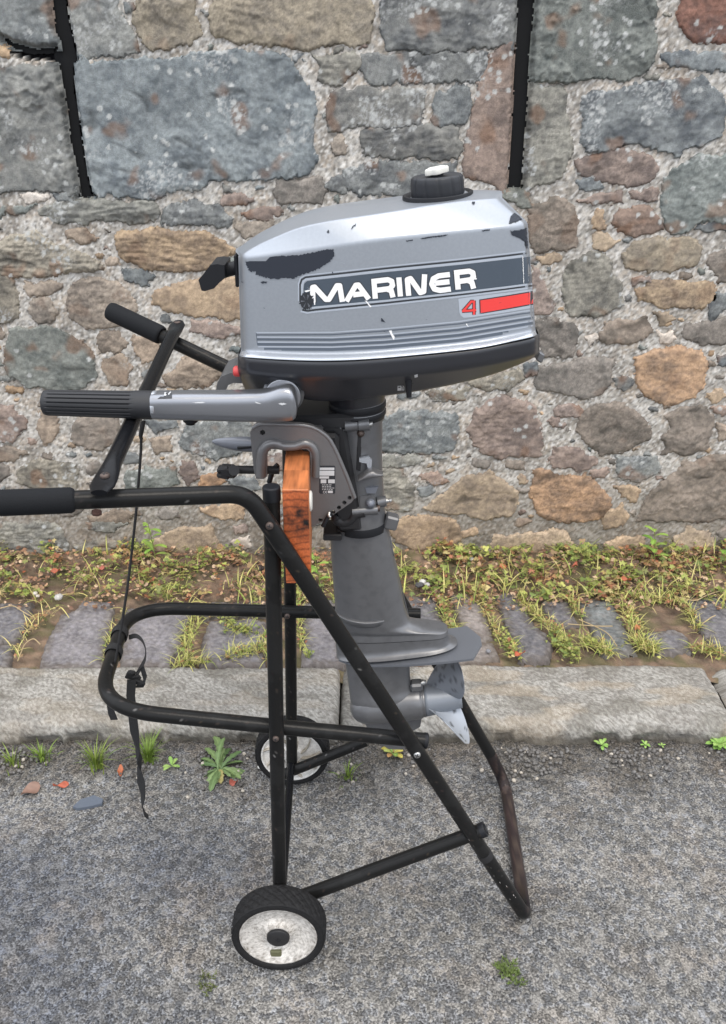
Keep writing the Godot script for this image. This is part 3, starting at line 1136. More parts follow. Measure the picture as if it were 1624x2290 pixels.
func slot_polys() -> Array:
	return [
		[212,-80, 294,-80, 300,60, 325,170, 338,230, 344,268, 326,285, 330,400, 352,520, 374,700, 390,780, 410,866, 430,884, 345,888, 350,852, 332,740, 305,640, 290,480, 275,390, 255,300, 240,215, 232,90],
		[2320,-80, 2402,-80, 2390,100, 2376,250, 2370,400, 2360,560, 2346,720, 2340,842, 2272,846, 2280,740, 2292,560, 2300,350, 2310,200, 2316,60],
		[4,160, 60,188, 150,213, 250,208, 250,238, 150,243, 70,226, 14,198]]

func build_wall() -> void:
	var wall := thing("stone_wall", "old rubble stone wall of grey slate blocks and brown cobbles in pale mortar", "wall", Vector3(0, 0, WALL))
	wall.set_meta("kind", "structure")
	for s in slot_polys():
		var p := PackedVector2Array()
		for q in pairs(s):
			var w := V(q.x, q.y, WALL)
			p.append(Vector2(w.x, w.y))
		slots.append(p)
	var grown := []
	for s: PackedVector2Array in slots:
		grown.append(Geometry2D.offset_polygon(s, 0.013)[0])
	# mortar: rough lime, raised in places, in one sheet that the slots are cut from
	for zone in [[-1.28, 0.0, 1.28, 1.85, 0.0058, "mortar"], [-3.6, 0.0, -1.28, 2.5, 0.016, "mortar"], [1.28, 0.0, 3.6, 2.5, 0.016, "mortar"], [-1.28, 1.85, 1.28, 2.5, 0.016, "mortar"]]:
		var g: float = zone[4]
		var w := int(ceil((zone[2] - zone[0]) / g)) + 1
		var h := int(ceil((zone[3] - zone[1]) / g)) + 1
		var m := Mb.new()
		var hs := PackedFloat32Array()
		hs.resize(w * h)
		var id := PackedByteArray()
		id.resize(w * h)
		for j in h:
			for i in w:
				var p := Vector2(minf(zone[0] + i * g, zone[2]), minf(zone[1] + j * g, zone[3]))
				var z := 0.0035 * nz.get_noise_2d(p.x * 14, p.y * 14) + 0.0026 * nf.get_noise_2d(p.x * 42 + 9, p.y * 42) + 0.0015 * nf.get_noise_2d(p.x * 120, p.y * 120)
				var cut := 0
				if g < 0.01:
					for s: PackedVector2Array in grown:
						if p.x > s[0].x - 0.3 and p.x < s[0].x + 0.3 and p.y > 0.9:
							if Geometry2D.is_point_in_polygon(p + Vector2(nf.get_noise_2d(p.x * 60, p.y * 60), nf.get_noise_2d(p.y * 60, p.x * 60)) * 0.006, s):
								cut = 1
								break
				id[j * w + i] = cut
				if cut:
					z = -0.05
				hs[j * w + i] = z
		for j in h:
			for i in w:
				var at := j * w + i
				var p := Vector2(minf(zone[0] + i * g, zone[2]), minf(zone[1] + j * g, zone[3]))
				m.v.append(Vector3(p.x, p.y, WALL + hs[at]))
				var l := hs[at - 1] if i > 0 else hs[at]
				var r := hs[at + 1] if i < w - 1 else hs[at]
				var u := hs[at + w] if j < h - 1 else hs[at]
				var dn := hs[at - w] if j > 0 else hs[at]
				m.n.append(Vector3(l - r, dn - u, 2 * g).normalized())
				var a := nz.get_noise_2d(p.x * 5 + 30, p.y * 5)
				var b := nf.get_noise_2d(p.x * 30 + 70, p.y * 30)
				var c := lin(206, 201, 193).lerp(lin(160, 153, 144), clampf(0.35 + a * 0.9 + b * 0.35, 0, 1))
				c = c.lerp(lin(196, 182, 166), smooth(0.1, 0.5, nz.get_noise_2d(p.x * 8, p.y * 8 + 60)) * 0.6)
				c = c.lerp(lin(236, 234, 230), smooth(0.15, 0.4, nf.get_noise_2d(p.x * 55, p.y * 55 + 20)) * 0.7)
				c = c.lerp(lin(96, 92, 86), smooth(0.20, 0.45, nf.get_noise_2d(p.x * 64 + 33, p.y * 75)) * 0.6)
				# browner and darker towards the foot of the wall
				c = c.lerp(lin(120, 108, 92), smooth(0.40, 0.12, p.y) * 0.6)
				if id[at]:
					c = Color(0.015, 0.015, 0.016)
				c.a = 1
				m.c.append(c)
		for j in h - 1:
			for i in w - 1:
				var at := j * w + i
				m.quad(at, at + w, at + w + 1, at + 1)
		part("mortar", m.mesh(), M.mortar, wall)
	# the dark filling at the back of the slots
	for s in slot_polys():
		var m := Mb.new()
		var ed := PackedVector2Array()
		var sp := pairs(s)
		for i in sp.size():
			var a := sp[i]
			var b := sp[(i + 1) % sp.size()]
			var n := maxi(1, int(a.distance_to(b) / 9.0))
			for k in n:
				var q := a.lerp(b, float(k) / n)
				ed.append(q + Vector2(nf.get_noise_2d(q.x * 0.05, q.y * 0.05), nf.get_noise_2d(q.x * 0.05 + 90, q.y * 0.05)) * 4.0)
		var o3 := PackedVector3Array()
		for q in ed:
			o3.append(V(q.x, q.y, WALL - 0.028))
		plate_into(m, o3, Vector3(0, 0, -0.03))
		part("slot_filling", m.mesh(), M.pitch, wall)
	# stones, traced from the photograph
	var taken := []
	var key := 0
	for s in traced_stones():
		var p := PackedVector2Array()
		for q in pairs(s[2]):
			var w := V(q.x, q.y, WALL + 0.006)
			p.append(Vector2(w.x, w.y))
		key += 1
		taken.append(p)
		part("stone", stone_mesh(p, s[0], s[1] * 0.00030 + 0.0024, 0.0038, key, 0.004), M.stone, wall)
	# the rest of the wall, behind the motor and beyond the frame, in the same rubble
	var boxes := []
	for p: PackedVector2Array in taken + slots:
		var lo := p[0]
		var hi := p[0]
		for q in p:
			lo = lo.min(q)
			hi = hi.max(q)
		boxes.append([lo, hi, p])
	var names := ["G", "D", "B", "C", "T", "M", "R", "O", "A", "D", "C"]
	for pass_ in [[0.16, 500], [0.11, 900], [0.065, 2400], [0.036, 4200], [0.021, 4200], [0.013, 4200]]:
		for n in pass_[1]:
			var c := Vector2(rng.randf_range(-3.4, 3.4), rng.randf_range(0.1, 2.45))
			var inside := absf(c.x) < 1.24 and c.y < 1.8
			var big: float = pass_[0]
			if inside and big > 0.12:
				continue
			if big < 0.03 and c.y < 0.2:
				continue
			if not inside and big < 0.03:
				continue
			var rx := big * rng.randf_range(0.7, 1.25)
			var ry := big * rng.randf_range(0.45, 0.8)
			var lo := c - Vector2(rx, ry)
			var hi := c + Vector2(rx, ry)
			var clear := true
			var gap := (0.002 if big < 0.03 else 0.006) if big < 0.1 else 0.012
			for b in boxes:
				var bl: Vector2 = b[0]
				var bh: Vector2 = b[1]
				if hi.x + gap < bl.x or lo.x - gap > bh.x or hi.y + gap < bl.y or lo.y - gap > bh.y:
					continue
				for a in 10:
					var e := c + Vector2(cos(a * TAU / 10) * (rx + gap), sin(a * TAU / 10) * (ry + gap))
					if Geometry2D.is_point_in_polygon(e, b[2]):
						clear = false
						break
				if clear and Geometry2D.is_point_in_polygon(c, b[2]):
					clear = false
				if clear:
					for q: Vector2 in b[2]:
						var u := (q - c) / Vector2(rx + gap, ry + gap)
						if u.length_squared() < 1:
							clear = false
							break
				if not clear:
					break
			if not clear:
				continue
			var p := PackedVector2Array()
			var k := rng.randi_range(6, 9)
			for a in k:
				var f := rng.randf_range(0.85, 1.1)
				var q := TAU * (a + rng.randf_range(-0.2, 0.2)) / k
				p.append(c + Vector2(signf(cos(q)) * pow(absf(cos(q)), 0.8) * rx, signf(sin(q)) * pow(absf(sin(q)), 0.8) * ry) * f)
			boxes.append([lo, hi, p])
			key += 1
			part("stone" if big > 0.05 else "small_stone", stone_mesh(p, names[rng.randi() % names.size()], rng.randf_range(0.006, 0.012) if big > 0.05 else 0.004, (0.0048 if inside else 0.011), key), M.stone, wall)
	# body and coping that close the wall
	part("wall_body", box(Vector3(0, 1.24, WALL - 0.30), Vector3(3.6, 0, 0), Vector3(0, 1.27, 0), Vector3(0, 0, 0.24), 0.01), M.mortar_plain, wall)

# ---------------------------------------------------------------- ground
func sheet(x0: float, x1: float, z0: float, z1: float, g: float, height: Callable, tint: Callable) -> ArrayMesh:
	var w := int(ceil((x1 - x0) / g)) + 1
	var h := int(ceil((z1 - z0) / g)) + 1
	var m := Mb.new()
	for j in h:
		for i in w:
			var x := minf(x0 + i * g, x1)
			var z := minf(z0 + j * g, z1)
			m.v.append(Vector3(x, height.call(x, z), z))
			var c: Color = tint.call(x, z)
			c.a = 1
			m.c.append(c)
	for j in h - 1:
		for i in w - 1:
			var at := j * w + i
			m.quad(at, at + 1, at + w + 1, at + w)
	return m.mesh()

const KERB_Z := -1.757

func road_height(x: float, z: float) -> float:
	var near := clampf(1.0 - (absf(z + 1.2) - 1.2) * 1.5, 0, 1) * clampf(3.0 - absf(x), 0, 1)
	return near * (0.004 * nz.get_noise_2d(x * 3, z * 3) - 0.002 + 0.0016 * nf.get_noise_2d(x * 26, z * 26))

func road_tint(x: float, z: float) -> Color:
	var c := Color(0.88, 0.858, 0.825)
	var a := nz.get_noise_2d(x * 1.6 + 12, z * 1.6)
	c = c * (1.0 + 0.16 * a + 0.10 * nz.get_noise_2d(x * 5 + 70, z * 5))
	# bluish, darker ground to the left; earthy strip along the kerb
	var left := smooth(-0.05, -0.62, x + 0.30 * a) * smooth(-1.6, -1.35, z)
	c = c.lerp(Color(0.50, 0.52, 0.57), left * 0.95)
	var dirt := smooth(-1.58, -1.74, z + 0.10 * nz.get_noise_2d(x * 6, z * 6) + 0.03 * nf.get_noise_2d(x * 20, z * 20))
	c = c.lerp(Color(0.44, 0.39, 0.33), dirt * 0.85)
	var stain := smooth(0.28, 0.5, nz.get_noise_2d(x * 4 + 90, z * 4))
	c = c.lerp(Color(0.98, 0.82, 0.68), stain * 0.25)
	return c

func build_ground() -> void:
	var road := setting("road", "worn grey road surface of coarse stone chips")
	part("road_surface", sheet(-1.9, 1.9, KERB_Z - 0.05, 0.9, 0.014, road_height, road_tint), M.road, road)
	var far := Mb.new()
	for q in [[-60.0, -1.9, KERB_Z - 0.05, 60.0], [1.9, 60.0, KERB_Z - 0.05, 60.0], [-1.9, 1.9, 0.9, 60.0]]:
		var b := far.v.size()
		for c in [[q[0], q[2]], [q[1], q[2]], [q[1], q[3]], [q[0], q[3]]]:
			far.v.append(Vector3(c[0], -0.002, c[1]))
			far.c.append(Color(0.88, 0.858, 0.825))
		far.quad(b, b + 1, b + 2, b + 3)
	part("road_surface", far.mesh(), M.road, road)
	var base := setting("ground", "earth under the road and pavement")
	part("earth", box(Vector3(0, -0.3, 0), Vector3(80, 0, 0), Vector3(0, 0.25, 0), Vector3(0, 0, 80)), M.soil_plain, base)
	# kerb: long granite stones, worn round, rough in front
	var kerb := setting("kerb", "line of long worn granite kerb stones between road and pavement")
	var xl := V(1518, 3150, -1.86).x
	var xr := V(3236, 3150, -1.86).x
	var xm := V(1800, 3100, -1.86).x
	for s in [[-3.4, -1.62, 0.0, 0], [-1.61, xl, 0.003, 1], [xl + 0.003, xm - 0.003, -0.006, 3], [xm, xr, 0.008, 2], [xr + 0.014, 2.3, -0.004, 4], [2.32, 3.6, 0.0, 5]]:
		part("kerb_stone", kerb_stone(s[0], s[1], s[2], s[3]), M.granite, kerb)
	# pavement: slate slabs bedded in earth
	var pave := setting("pavement", "narrow pavement of purple-grey slate slabs with weeds in the joints")
	var soil_h := func(x: float, z: float) -> float:
		return PAVE - 0.014 + 0.006 * nz.get_noise_2d(x * 9, z * 9) + 0.006 * nf.get_noise_2d(x * 28, z * 28) + smooth(-2.36, -2.62, z) * (0.028 + 0.02 * nz.get_noise_2d(x * 4, z * 4))
	var soil_c := func(x: float, z: float) -> Color:
		var c := lin(150, 126, 106).lerp(lin(104, 87, 74), clampf(0.5 + nz.get_noise_2d(x * 12, z * 12) * 1.2, 0, 1))
		c = c.lerp(lin(126, 112, 94), smooth(0.2, 0.45, nf.get_noise_2d(x * 40, z * 40)) * 0.7)
		return c.lerp(lin(92, 96, 58), smooth(0.0, 0.4, nz.get_noise_2d(x * 7 + 44, z * 9)) * 0.55)
	part("earth_bed", sheet(-1.5, 1.5, WALL - 0.02, -1.96, 0.011, soil_h, soil_c), M.soil, pave)
	part("earth_bed", sheet(-3.6, -1.5, WALL - 0.02, -1.96, 0.05, soil_h, soil_c), M.soil, pave)
	part("earth_bed", sheet(1.5, 3.6, WALL - 0.02, -1.96, 0.05, soil_h, soil_c), M.soil, pave)
	var slabs := [
		[0, [-90,2700, 145,2688, 128,2800, 72,2868, -90,2878]],
		[0, [-90,2892, 66,2880, 42,2985, -90,2992]],
		[1, [275,2742, 345,2722, 372,2682, 506,2690, 500,2760, 456,2984, 176,2988, 202,2880]],
		[1, [572,2722, 700,2690, 860,2690, 846,2780, 762,2974, 650,2975, 538,2962, 560,2830]],
		[1, [934,2778, 1100,2764, 1190,2780, 1180,2972, 900,2970, 905,2870]],
		[0, [905,2692, 1200,2682, 1196,2748, 1020,2752, 912,2756]],
		[1, [1345,2700, 1500,2672, 1528,2800, 1545,2974, 1352,2966, 1356,2800]],
		[0, [1560,2690, 1780,2668, 1832,2960, 1590,2974]],
		[0, [1806,2666, 1946,2660, 1984,2800, 2006,2866, 1866,2880]],
		[2, [1880,2892, 2010,2880, 2200,2868, 2236,2944, 2060,2968, 1890,2972]],
		[2, [2012,2652, 2120,2650, 2172,2740, 2204,2850, 2130,2866, 2060,2800]],
		[0, [2212,2656, 2300,2650, 2350,2720, 2390,2790, 2440,2830, 2472,2880, 2456,2948, 2330,2952, 2300,2890, 2270,2800]],
		[0, [2426,2682, 2540,2680, 2562,2750, 2592,2788, 2482,2790, 2442,2740]],
		[3, [2582,2682, 2720,2676, 2770,2740, 2830,2880, 2850,2918, 2700,2926, 2650,2830, 2612,2760]],
		[0, [2880,2830, 3000,2810, 3070,2840, 3092,2908, 2950,2926, 2902,2880]],
		[0, [3066,2662, 3330,2650, 3330,2928, 3222,2910, 3152,2830, 3092,2760]],
	]
	var tones := [lin(124, 122, 126), lin(142, 138, 141), lin(156, 147, 142), lin(128, 132, 132)]
	for s in slabs:
		var o := PackedVector3Array()
		for q in pairs(s[1]):
			o.append(G(q.x, q.y, PAVE))
		part("paving_slab", slab_mesh(o, tones[s[0]]), M.stone, pave)
	for side: float in [-1.0, 1.0]:
		var x := 1.36
		while x < 3.3:
			var wd := rng.randf_range(0.13, 0.24)
			var o := PackedVector3Array()
			for q in [[0.0, -2.30], [wd, -2.30], [wd + 0.02, -2.05], [0.02, -2.04]]:
				o.append(Vector3(side * (x + q[0]), PAVE, q[1]))
			part("paving_slab", slab_mesh(o, tones[rng.randi() % 4]), M.stone, pave)
			x += wd + rng.randf_range(0.03, 0.06)

func kerb_stone(x0: float, x1: float, up: float, key: int) -> ArrayMesh:
	# section from the back edge over the worn arris down the front
	var sec := [Vector2(-2.012, -0.03), Vector2(-2.010, PAVE - 0.012), Vector2(-2.002, PAVE)]
	for i in 40:
		sec.append(Vector2(-1.994 + i * 0.0048, PAVE + 0.001))
	for i in 11:
		var a := i / 10.0 * PI / 2
		sec.append(Vector2(-1.80 + 0.034 * sin(a), PAVE - 0.034 + 0.034 * cos(a)))
	for i in 9:
		sec.append(Vector2(-1.765, PAVE - 0.036 - i * 0.006))
	var n := maxi(6, int((x1 - x0) / (0.005 if absf(x0 + x1) < 3.2 else 0.03)))
	var m := Mb.new()
	var rows := []
	for i in n + 1:
		var x := lerpf(x0, x1, float(i) / n)
		var e := minf(x - x0, x1 - x)
		var r := 0.025 + 0.02 * nz.get_noise_2d(key * 9, x * 3)
		var fall := (1 - sqrt(1 - pow(1 - clampf(e / r, 0, 1), 2))) * 0.022
		var row := PackedVector3Array()
		for j in sec.size():
			var s: Vector2 = sec[j]
			var front := clampf((s.x + 1.86) / 0.08, 0, 1)
			var bulge := 0.008 * nz.get_noise_2d(x * 4 + key * 20, 5) + 0.006 * nf.get_noise_2d(x * 11, s.y * 14 + key)
			# broken away along the foot here and there
			var broken := smooth(0.0, 0.25, nz.get_noise_2d(x * 7 + key * 3, 20)) * smooth(0.03, 0.005, s.y) * 0.012
			var y := s.y + up + (0.006 * nz.get_noise_2d(x * 5, s.x * 9) + 0.0016 * nf.get_noise_2d(x * 40, s.x * 40)) * (1.0 if j > 1 and s.y > 0 else 0.0) - fall * (1.0 if s.y > 0 else 0.0)
			var z := s.x + front * (bulge * 0.8 - broken - fall * 0.8) + 0.0018 * nf.get_noise_2d(x * 45 + 7, s.y * 60 + s.x * 30)
			row.append(Vector3(x, y, z))
			var c := lin(179, 176, 169).lerp(lin(156, 152, 145), clampf(0.4 + 0.8 * nz.get_noise_2d(x * 6, s.x * 9 + s.y * 9 + key) + 0.5 * nf.get_noise_2d(x * 30, s.x * 30), 0, 1))
			var sp := nf.get_noise_2d(x * 90 + key * 5, (s.x - s.y) * 90)
			c = c.lerp(lin(126, 122, 112), smooth(0.0, 0.5, nz.get_noise_2d(x * 5 + key * 11, (s.x - s.y) * 7)) * 0.55)
			c = c * (1.0 + 0.40 * sp)
			c = c.lerp(lin(116, 110, 102), smooth(0.22, 0.45, nf.get_noise_2d(x * 70 + 60, (s.x - s.y) * 70)) * 0.7)
			c = c.lerp(lin(204, 182, 150), smooth(0.1, 0.45, nz.get_noise_2d(x * 3 + key * 30, s.x * 8)) * (0.24 if key == 2 else 0.12))
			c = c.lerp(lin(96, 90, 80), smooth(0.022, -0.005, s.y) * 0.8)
			if key == 3:
				c = c * 0.66
			c.a = 1
			m.c.append(c)
		rows.append(row)
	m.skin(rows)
	var cc := m.c.duplicate()
	m.fan(rows[0])
	for k in rows[0].size() + 1:
		cc.append(lin(110, 102, 92))
	m.fan(rows[n], true)
	for k in rows[0].size() + 1:
		cc.append(lin(110, 102, 92))
	m.c = cc
	return m.mesh()

func slab_mesh(o: PackedVector3Array, tone: Color) -> ArrayMesh:
	# a grid like the wall stones, lying down
	var poly := PackedVector2Array()
	for p in o:
		poly.append(Vector2(p.x, p.z))
	var lo := poly[0]
	var hi := poly[0]
	for p in poly:
		lo = lo.min(p)
		hi = hi.max(p)
	lo -= Vector2.ONE * 0.01
	hi += Vector2.ONE * 0.01
	var g := 0.005
	var w := int((hi.x - lo.x) / g) + 2
	var h := int((hi.y - lo.y) / g) + 2
	var id := PackedInt32Array()
	id.resize(w * h)
	id.fill(-1)
	var m := Mb.new()
	var k := rng.randf() * 90
	var tx := rng.randf_range(-0.03, 0.03)
	for j in h:
		for i in w:
			var p := lo + Vector2(i, j) * g
			var d := seg_distance(poly, p + Vector2(nf.get_noise_2d(p.x * 30, p.y * 30), nf.get_noise_2d(p.x * 30 + 50, p.y * 30)) * 0.004)
			if d < -0.009:
				continue
			var y := PAVE
			if d < 0:
				y += maxf(d * 3, -0.02) - 0.003
			else:
				y += -0.003 * pow(1 - minf(d / 0.006, 1), 2) + tx * (p.x - (lo.x + hi.x) * 0.5)
				var n := nz.get_noise_3d(p.x * 9, p.y * 9, k) * 3.0
				var fl := floorf(n)
				y += 0.0024 * (fl + smooth(0.8, 1.0, n - fl)) + 0.0010 * nf.get_noise_2d(p.x * 60, p.y * 60)
			id[j * w + i] = m.v.size()
			m.v.append(Vector3(p.x, y, p.y))
			var c := tone * (1.0 + 0.35 * nz.get_noise_3d(p.x * 9, p.y * 9, k + 5) + 0.30 * nf.get_noise_2d(p.x * 50, p.y * 50))
			c = c.lerp(lin(100, 88, 74), smooth(0.035, 0.0, d + 0.014 * nf.get_noise_2d(p.x * 30, p.y * 30)) * 0.6)
			c = c.lerp(lin(165, 160, 156), smooth(0.2, 0.42, nf.get_noise_2d(p.x * 34 + k, p.y * 34)) * 0.35)
			c.a = 1
			m.c.append(c)
	for j in h - 1:
		for i in w - 1:
			var at := j * w + i
			if id[at] < 0 or id[at + 1] < 0 or id[at + w] < 0 or id[at + w + 1] < 0:
				continue
			m.quad(id[at], id[at + 1], id[at + w + 1], id[at + w])
	return m.mesh()

# ---------------------------------------------------------------- the trolley
const TR := 0.0132
var loop_path: PackedVector3Array

func screw(parent: Node3D, at: Vector3, out: Vector3, r: float, m: Material) -> void:
	part("screw", lathe(at - out * 0.002, at + out * 0.003, [0, r, 0.55, r, 0.85, r * 0.75, 1.0, r * 0.3, 1.0, 0.0001], 14), m, parent)
	var s := out.cross(Vector3(0.3, 1, 0.1)).normalized()
	var u := s.cross(out)
	var b := Mb.new()
	box_into(b, at + out * 0.0027, s * r * 0.6, u * r * 0.12, out * 0.0006, 0.0001)
	box_into(b, at + out * 0.0027, u * r * 0.6, s * r * 0.12, out * 0.0006, 0.0001)
	part("screw_slot", b.mesh(), M.dark_metal, parent)

# painted tube with dull film, chips and a little rust; colours come with the vertices
func worn_tube(path: PackedVector3Array, r: float) -> ArrayMesh:
	var d := PackedVector3Array()
	for i in path.size() - 1:
		var n := maxi(1, int(path[i].distance_to(path[i + 1]) / 0.004))
		for k in n:
			d.append(path[i].lerp(path[i + 1], float(k) / n))
	d.append(path[path.size() - 1])
	var m := Mb.new()
	tube_into(m, d, r, 24)
	for p in m.v:
		var c := Color(0.0119, 0.0119, 0.0119)
		c = c.lerp(Color(0.0236, 0.0236, 0.0236), smooth(0.0, 0.5, nz.get_noise_3d(p.x * 9, p.y * 9, p.z * 9)) * 0.6)
		c = c.lerp(Color(0.07, 0.052, 0.044), smooth(0.60, 0.78, nf.get_noise_3d(p.x * 75, p.y * 75, p.z * 75)) * 0.6)
		c = c.lerp(Color(0.30, 0.29, 0.28), smooth(0.74, 0.86, nf.get_noise_3d(p.x * 130 + 9, p.y * 130, p.z * 130)) * 0.5)
		c.a = 1
		m.c.append(c)
	return m.mesh()

func wheel(parent: Node3D, c: Vector3, inside: bool) -> void:
	# c = centre of the face that looks at the camera; the wheel reaches back from it
	var r := 0.0863
	var wd := 0.047
	var w := Node3D.new()
	w.name = "wheel" if not parent.has_node("wheel") else "wheel_001"
	parent.add_child(w, true)
	w.position = c - parent.position
	var m := Mb.new()
	var n := 168
	var prof := []   # z back from the face, radius
	for i in 26:
		var t := i / 25.0
		var z := t * wd
		var rr := r - 0.0035 * pow(absf(t - 0.5) * 2, 6)
		prof.append(Vector2(z, rr))
	var rows := []
	var ins := [Vector2(0.006, r - 0.0155), Vector2(0.001, r - 0.0150), Vector2(-0.0005, r - 0.010), Vector2(0.0, r - 0.006), Vector2(0.001, r - 0.0042)]
	var outs := [Vector2(wd, r - 0.005), Vector2(wd, r - 0.010), Vector2(wd - 0.001, r - 0.0150), Vector2(wd - 0.006, r - 0.0155)]
	for q in ins + prof + outs:
		var row := PackedVector3Array()
		for k in n:
			var a := TAU * k / n
			var rr: float = q.y
			if rr > r - 0.0036:
				# diamond tread: two crossing sets of grooves, and wavy edge grooves
				var u: float = a / TAU * 26.0
				var v: float = q.x / wd * 2.6
				var g1 := absf(fposmod(u + v, 1.0) - 0.5)
				var g2 := absf(fposmod(u - v, 1.0) - 0.5)
				rr -= 0.0026 * maxf(smooth(0.13, 0.04, g1), smooth(0.13, 0.04, g2)) * smooth(0.0, 0.1, q.x / wd) * smooth(1.0, 0.9, q.x / wd)
			rr += 0.0003 * nf.get_noise_2d(a * 30, q.x * 900)
			row.append(c + Vector3(cos(a) * rr, sin(a) * rr, -q.x))
		rows.append(row)
	m.skin(rows, true)
	part("tyre", m.mesh(), M.rubber, w)
	# moulded white rim, scuffed
	m = Mb.new()
	rows = []
	var rp := []
	if not inside:
		rp = [Vector2(0.006, r - 0.0150), Vector2(0.0028, r - 0.0156), Vector2(0.0022, r - 0.018), Vector2(0.0048, r - 0.021), Vector2(0.010, r - 0.030), Vector2(0.014, r - 0.042), Vector2(0.0155, 0.036), Vector2(0.0135, 0.030), Vector2(0.008, 0.0255), Vector2(0.0045, 0.0238), Vector2(0.004, 0.021), Vector2(0.006, 0.0195), Vector2(0.008, 0.0001)]
	else:
		rp = [Vector2(0.006, r - 0.0150), Vector2(0.001, r - 0.0156), Vector2(0.002, r - 0.019), Vector2(0.009, r - 0.022), Vector2(0.011, 0.045), Vector2(0.010, 0.026), Vector2(0.004, 0.022), Vector2(0.002, 0.020), Vector2(0.002, 0.0001)]
	var dense := []
	for i in rp.size() - 1:
		for k in 5:
			dense.append(rp[i].lerp(rp[i + 1], k / 5.0))
	dense.append(rp[rp.size() - 1])
	for q in dense:
		var row := PackedVector3Array()
		for k in 120:
			var a := TAU * k / 120
			var p := c + Vector3(cos(a) * q.y, sin(a) * q.y, -q.x)
			row.append(p)
			var dirt := smooth(0.15, 0.45, nf.get_noise_2d(p.x * 70 + 4, p.y * 150 + p.z * 9)) * 0.4
			dirt += smooth(0.30, 0.42, nf.get_noise_2d(a * 14 + 9, q.y * 420)) * 0.45
			dirt += smooth(r - 0.034, r - 0.015, q.y) * 0.45 * (0.6 + nz.get_noise_2d(a * 4, 3))
			dirt += smooth(0.030, 0.0235, q.y) * 0.25
			dirt += smooth(-0.1, 0.4, nz.get_noise_2d(p.x * 14, p.y * 14)) * 0.14
			var col := lin(250, 247, 242) if inside else lin(236, 232, 226).lerp(lin(96, 86, 72), clampf(dirt * (0.35 if inside else 0.75), 0, 0.85))
			col.a = 1
			m.c.append(col)
		rows.append(row)
	m.skin(rows, true)
	part("rim", m.mesh(), M.wheel_white, w)
	if not inside:
		part("hub_cap", lathe(c + Vector3(0, 0, -0.012), c + Vector3(0, 0, 0.001), [0, 0.0205, 0.9, 0.0205, 1.0, 0.019, 1.15, 0.012, 1.18, 0.0001], 32), M.dark_metal, w)
		var x := Mb.new()
		box_into(x, c + Vector3(0, 0, 0.0035), Vector3(0.005, 0, 0), Vector3(0, 0.0008, 0), Vector3(0, 0, 0.0008), 0.0002)
		box_into(x, c + Vector3(0, 0, 0.0035), Vector3(0.0008, 0, 0), Vector3(0, 0.005, 0), Vector3(0, 0, 0.0008), 0.0002)
		part("hub_cross", x.mesh(), M.black_plastic, w)
		part("slot_opening", box(c + Vector3(-0.007, -0.052, -0.0125), Vector3(0.0105, 0, 0), Vector3(0, 0.0075, 0), Vector3(0, 0, 0.0042), 0.002), M.slot_green, w)
	else:
		for k in 9:
			var a := TAU * k / 9 + 0.3
			var b := Mb.new()
			var rr := []
			for i in 9:
				var t := i / 8.0
				var q := a + t * 0.55
				var rad := lerpf(0.022, r - 0.020, t)
				var p := c + Vector3(cos(q) * rad, sin(q) * rad, -0.002)
				var sd := Vector3(-sin(q), cos(q), 0) * 0.0016
				rr.append(PackedVector3Array([p - sd + Vector3(0, 0, -0.010), p - sd, p + sd, p + sd + Vector3(0, 0, -0.010)]))
			b.skin(rr)
			for i in b.v.size():
				b.c.append(lin(206, 198, 184))
			part("rib", b.mesh(), M.wheel_white, w)

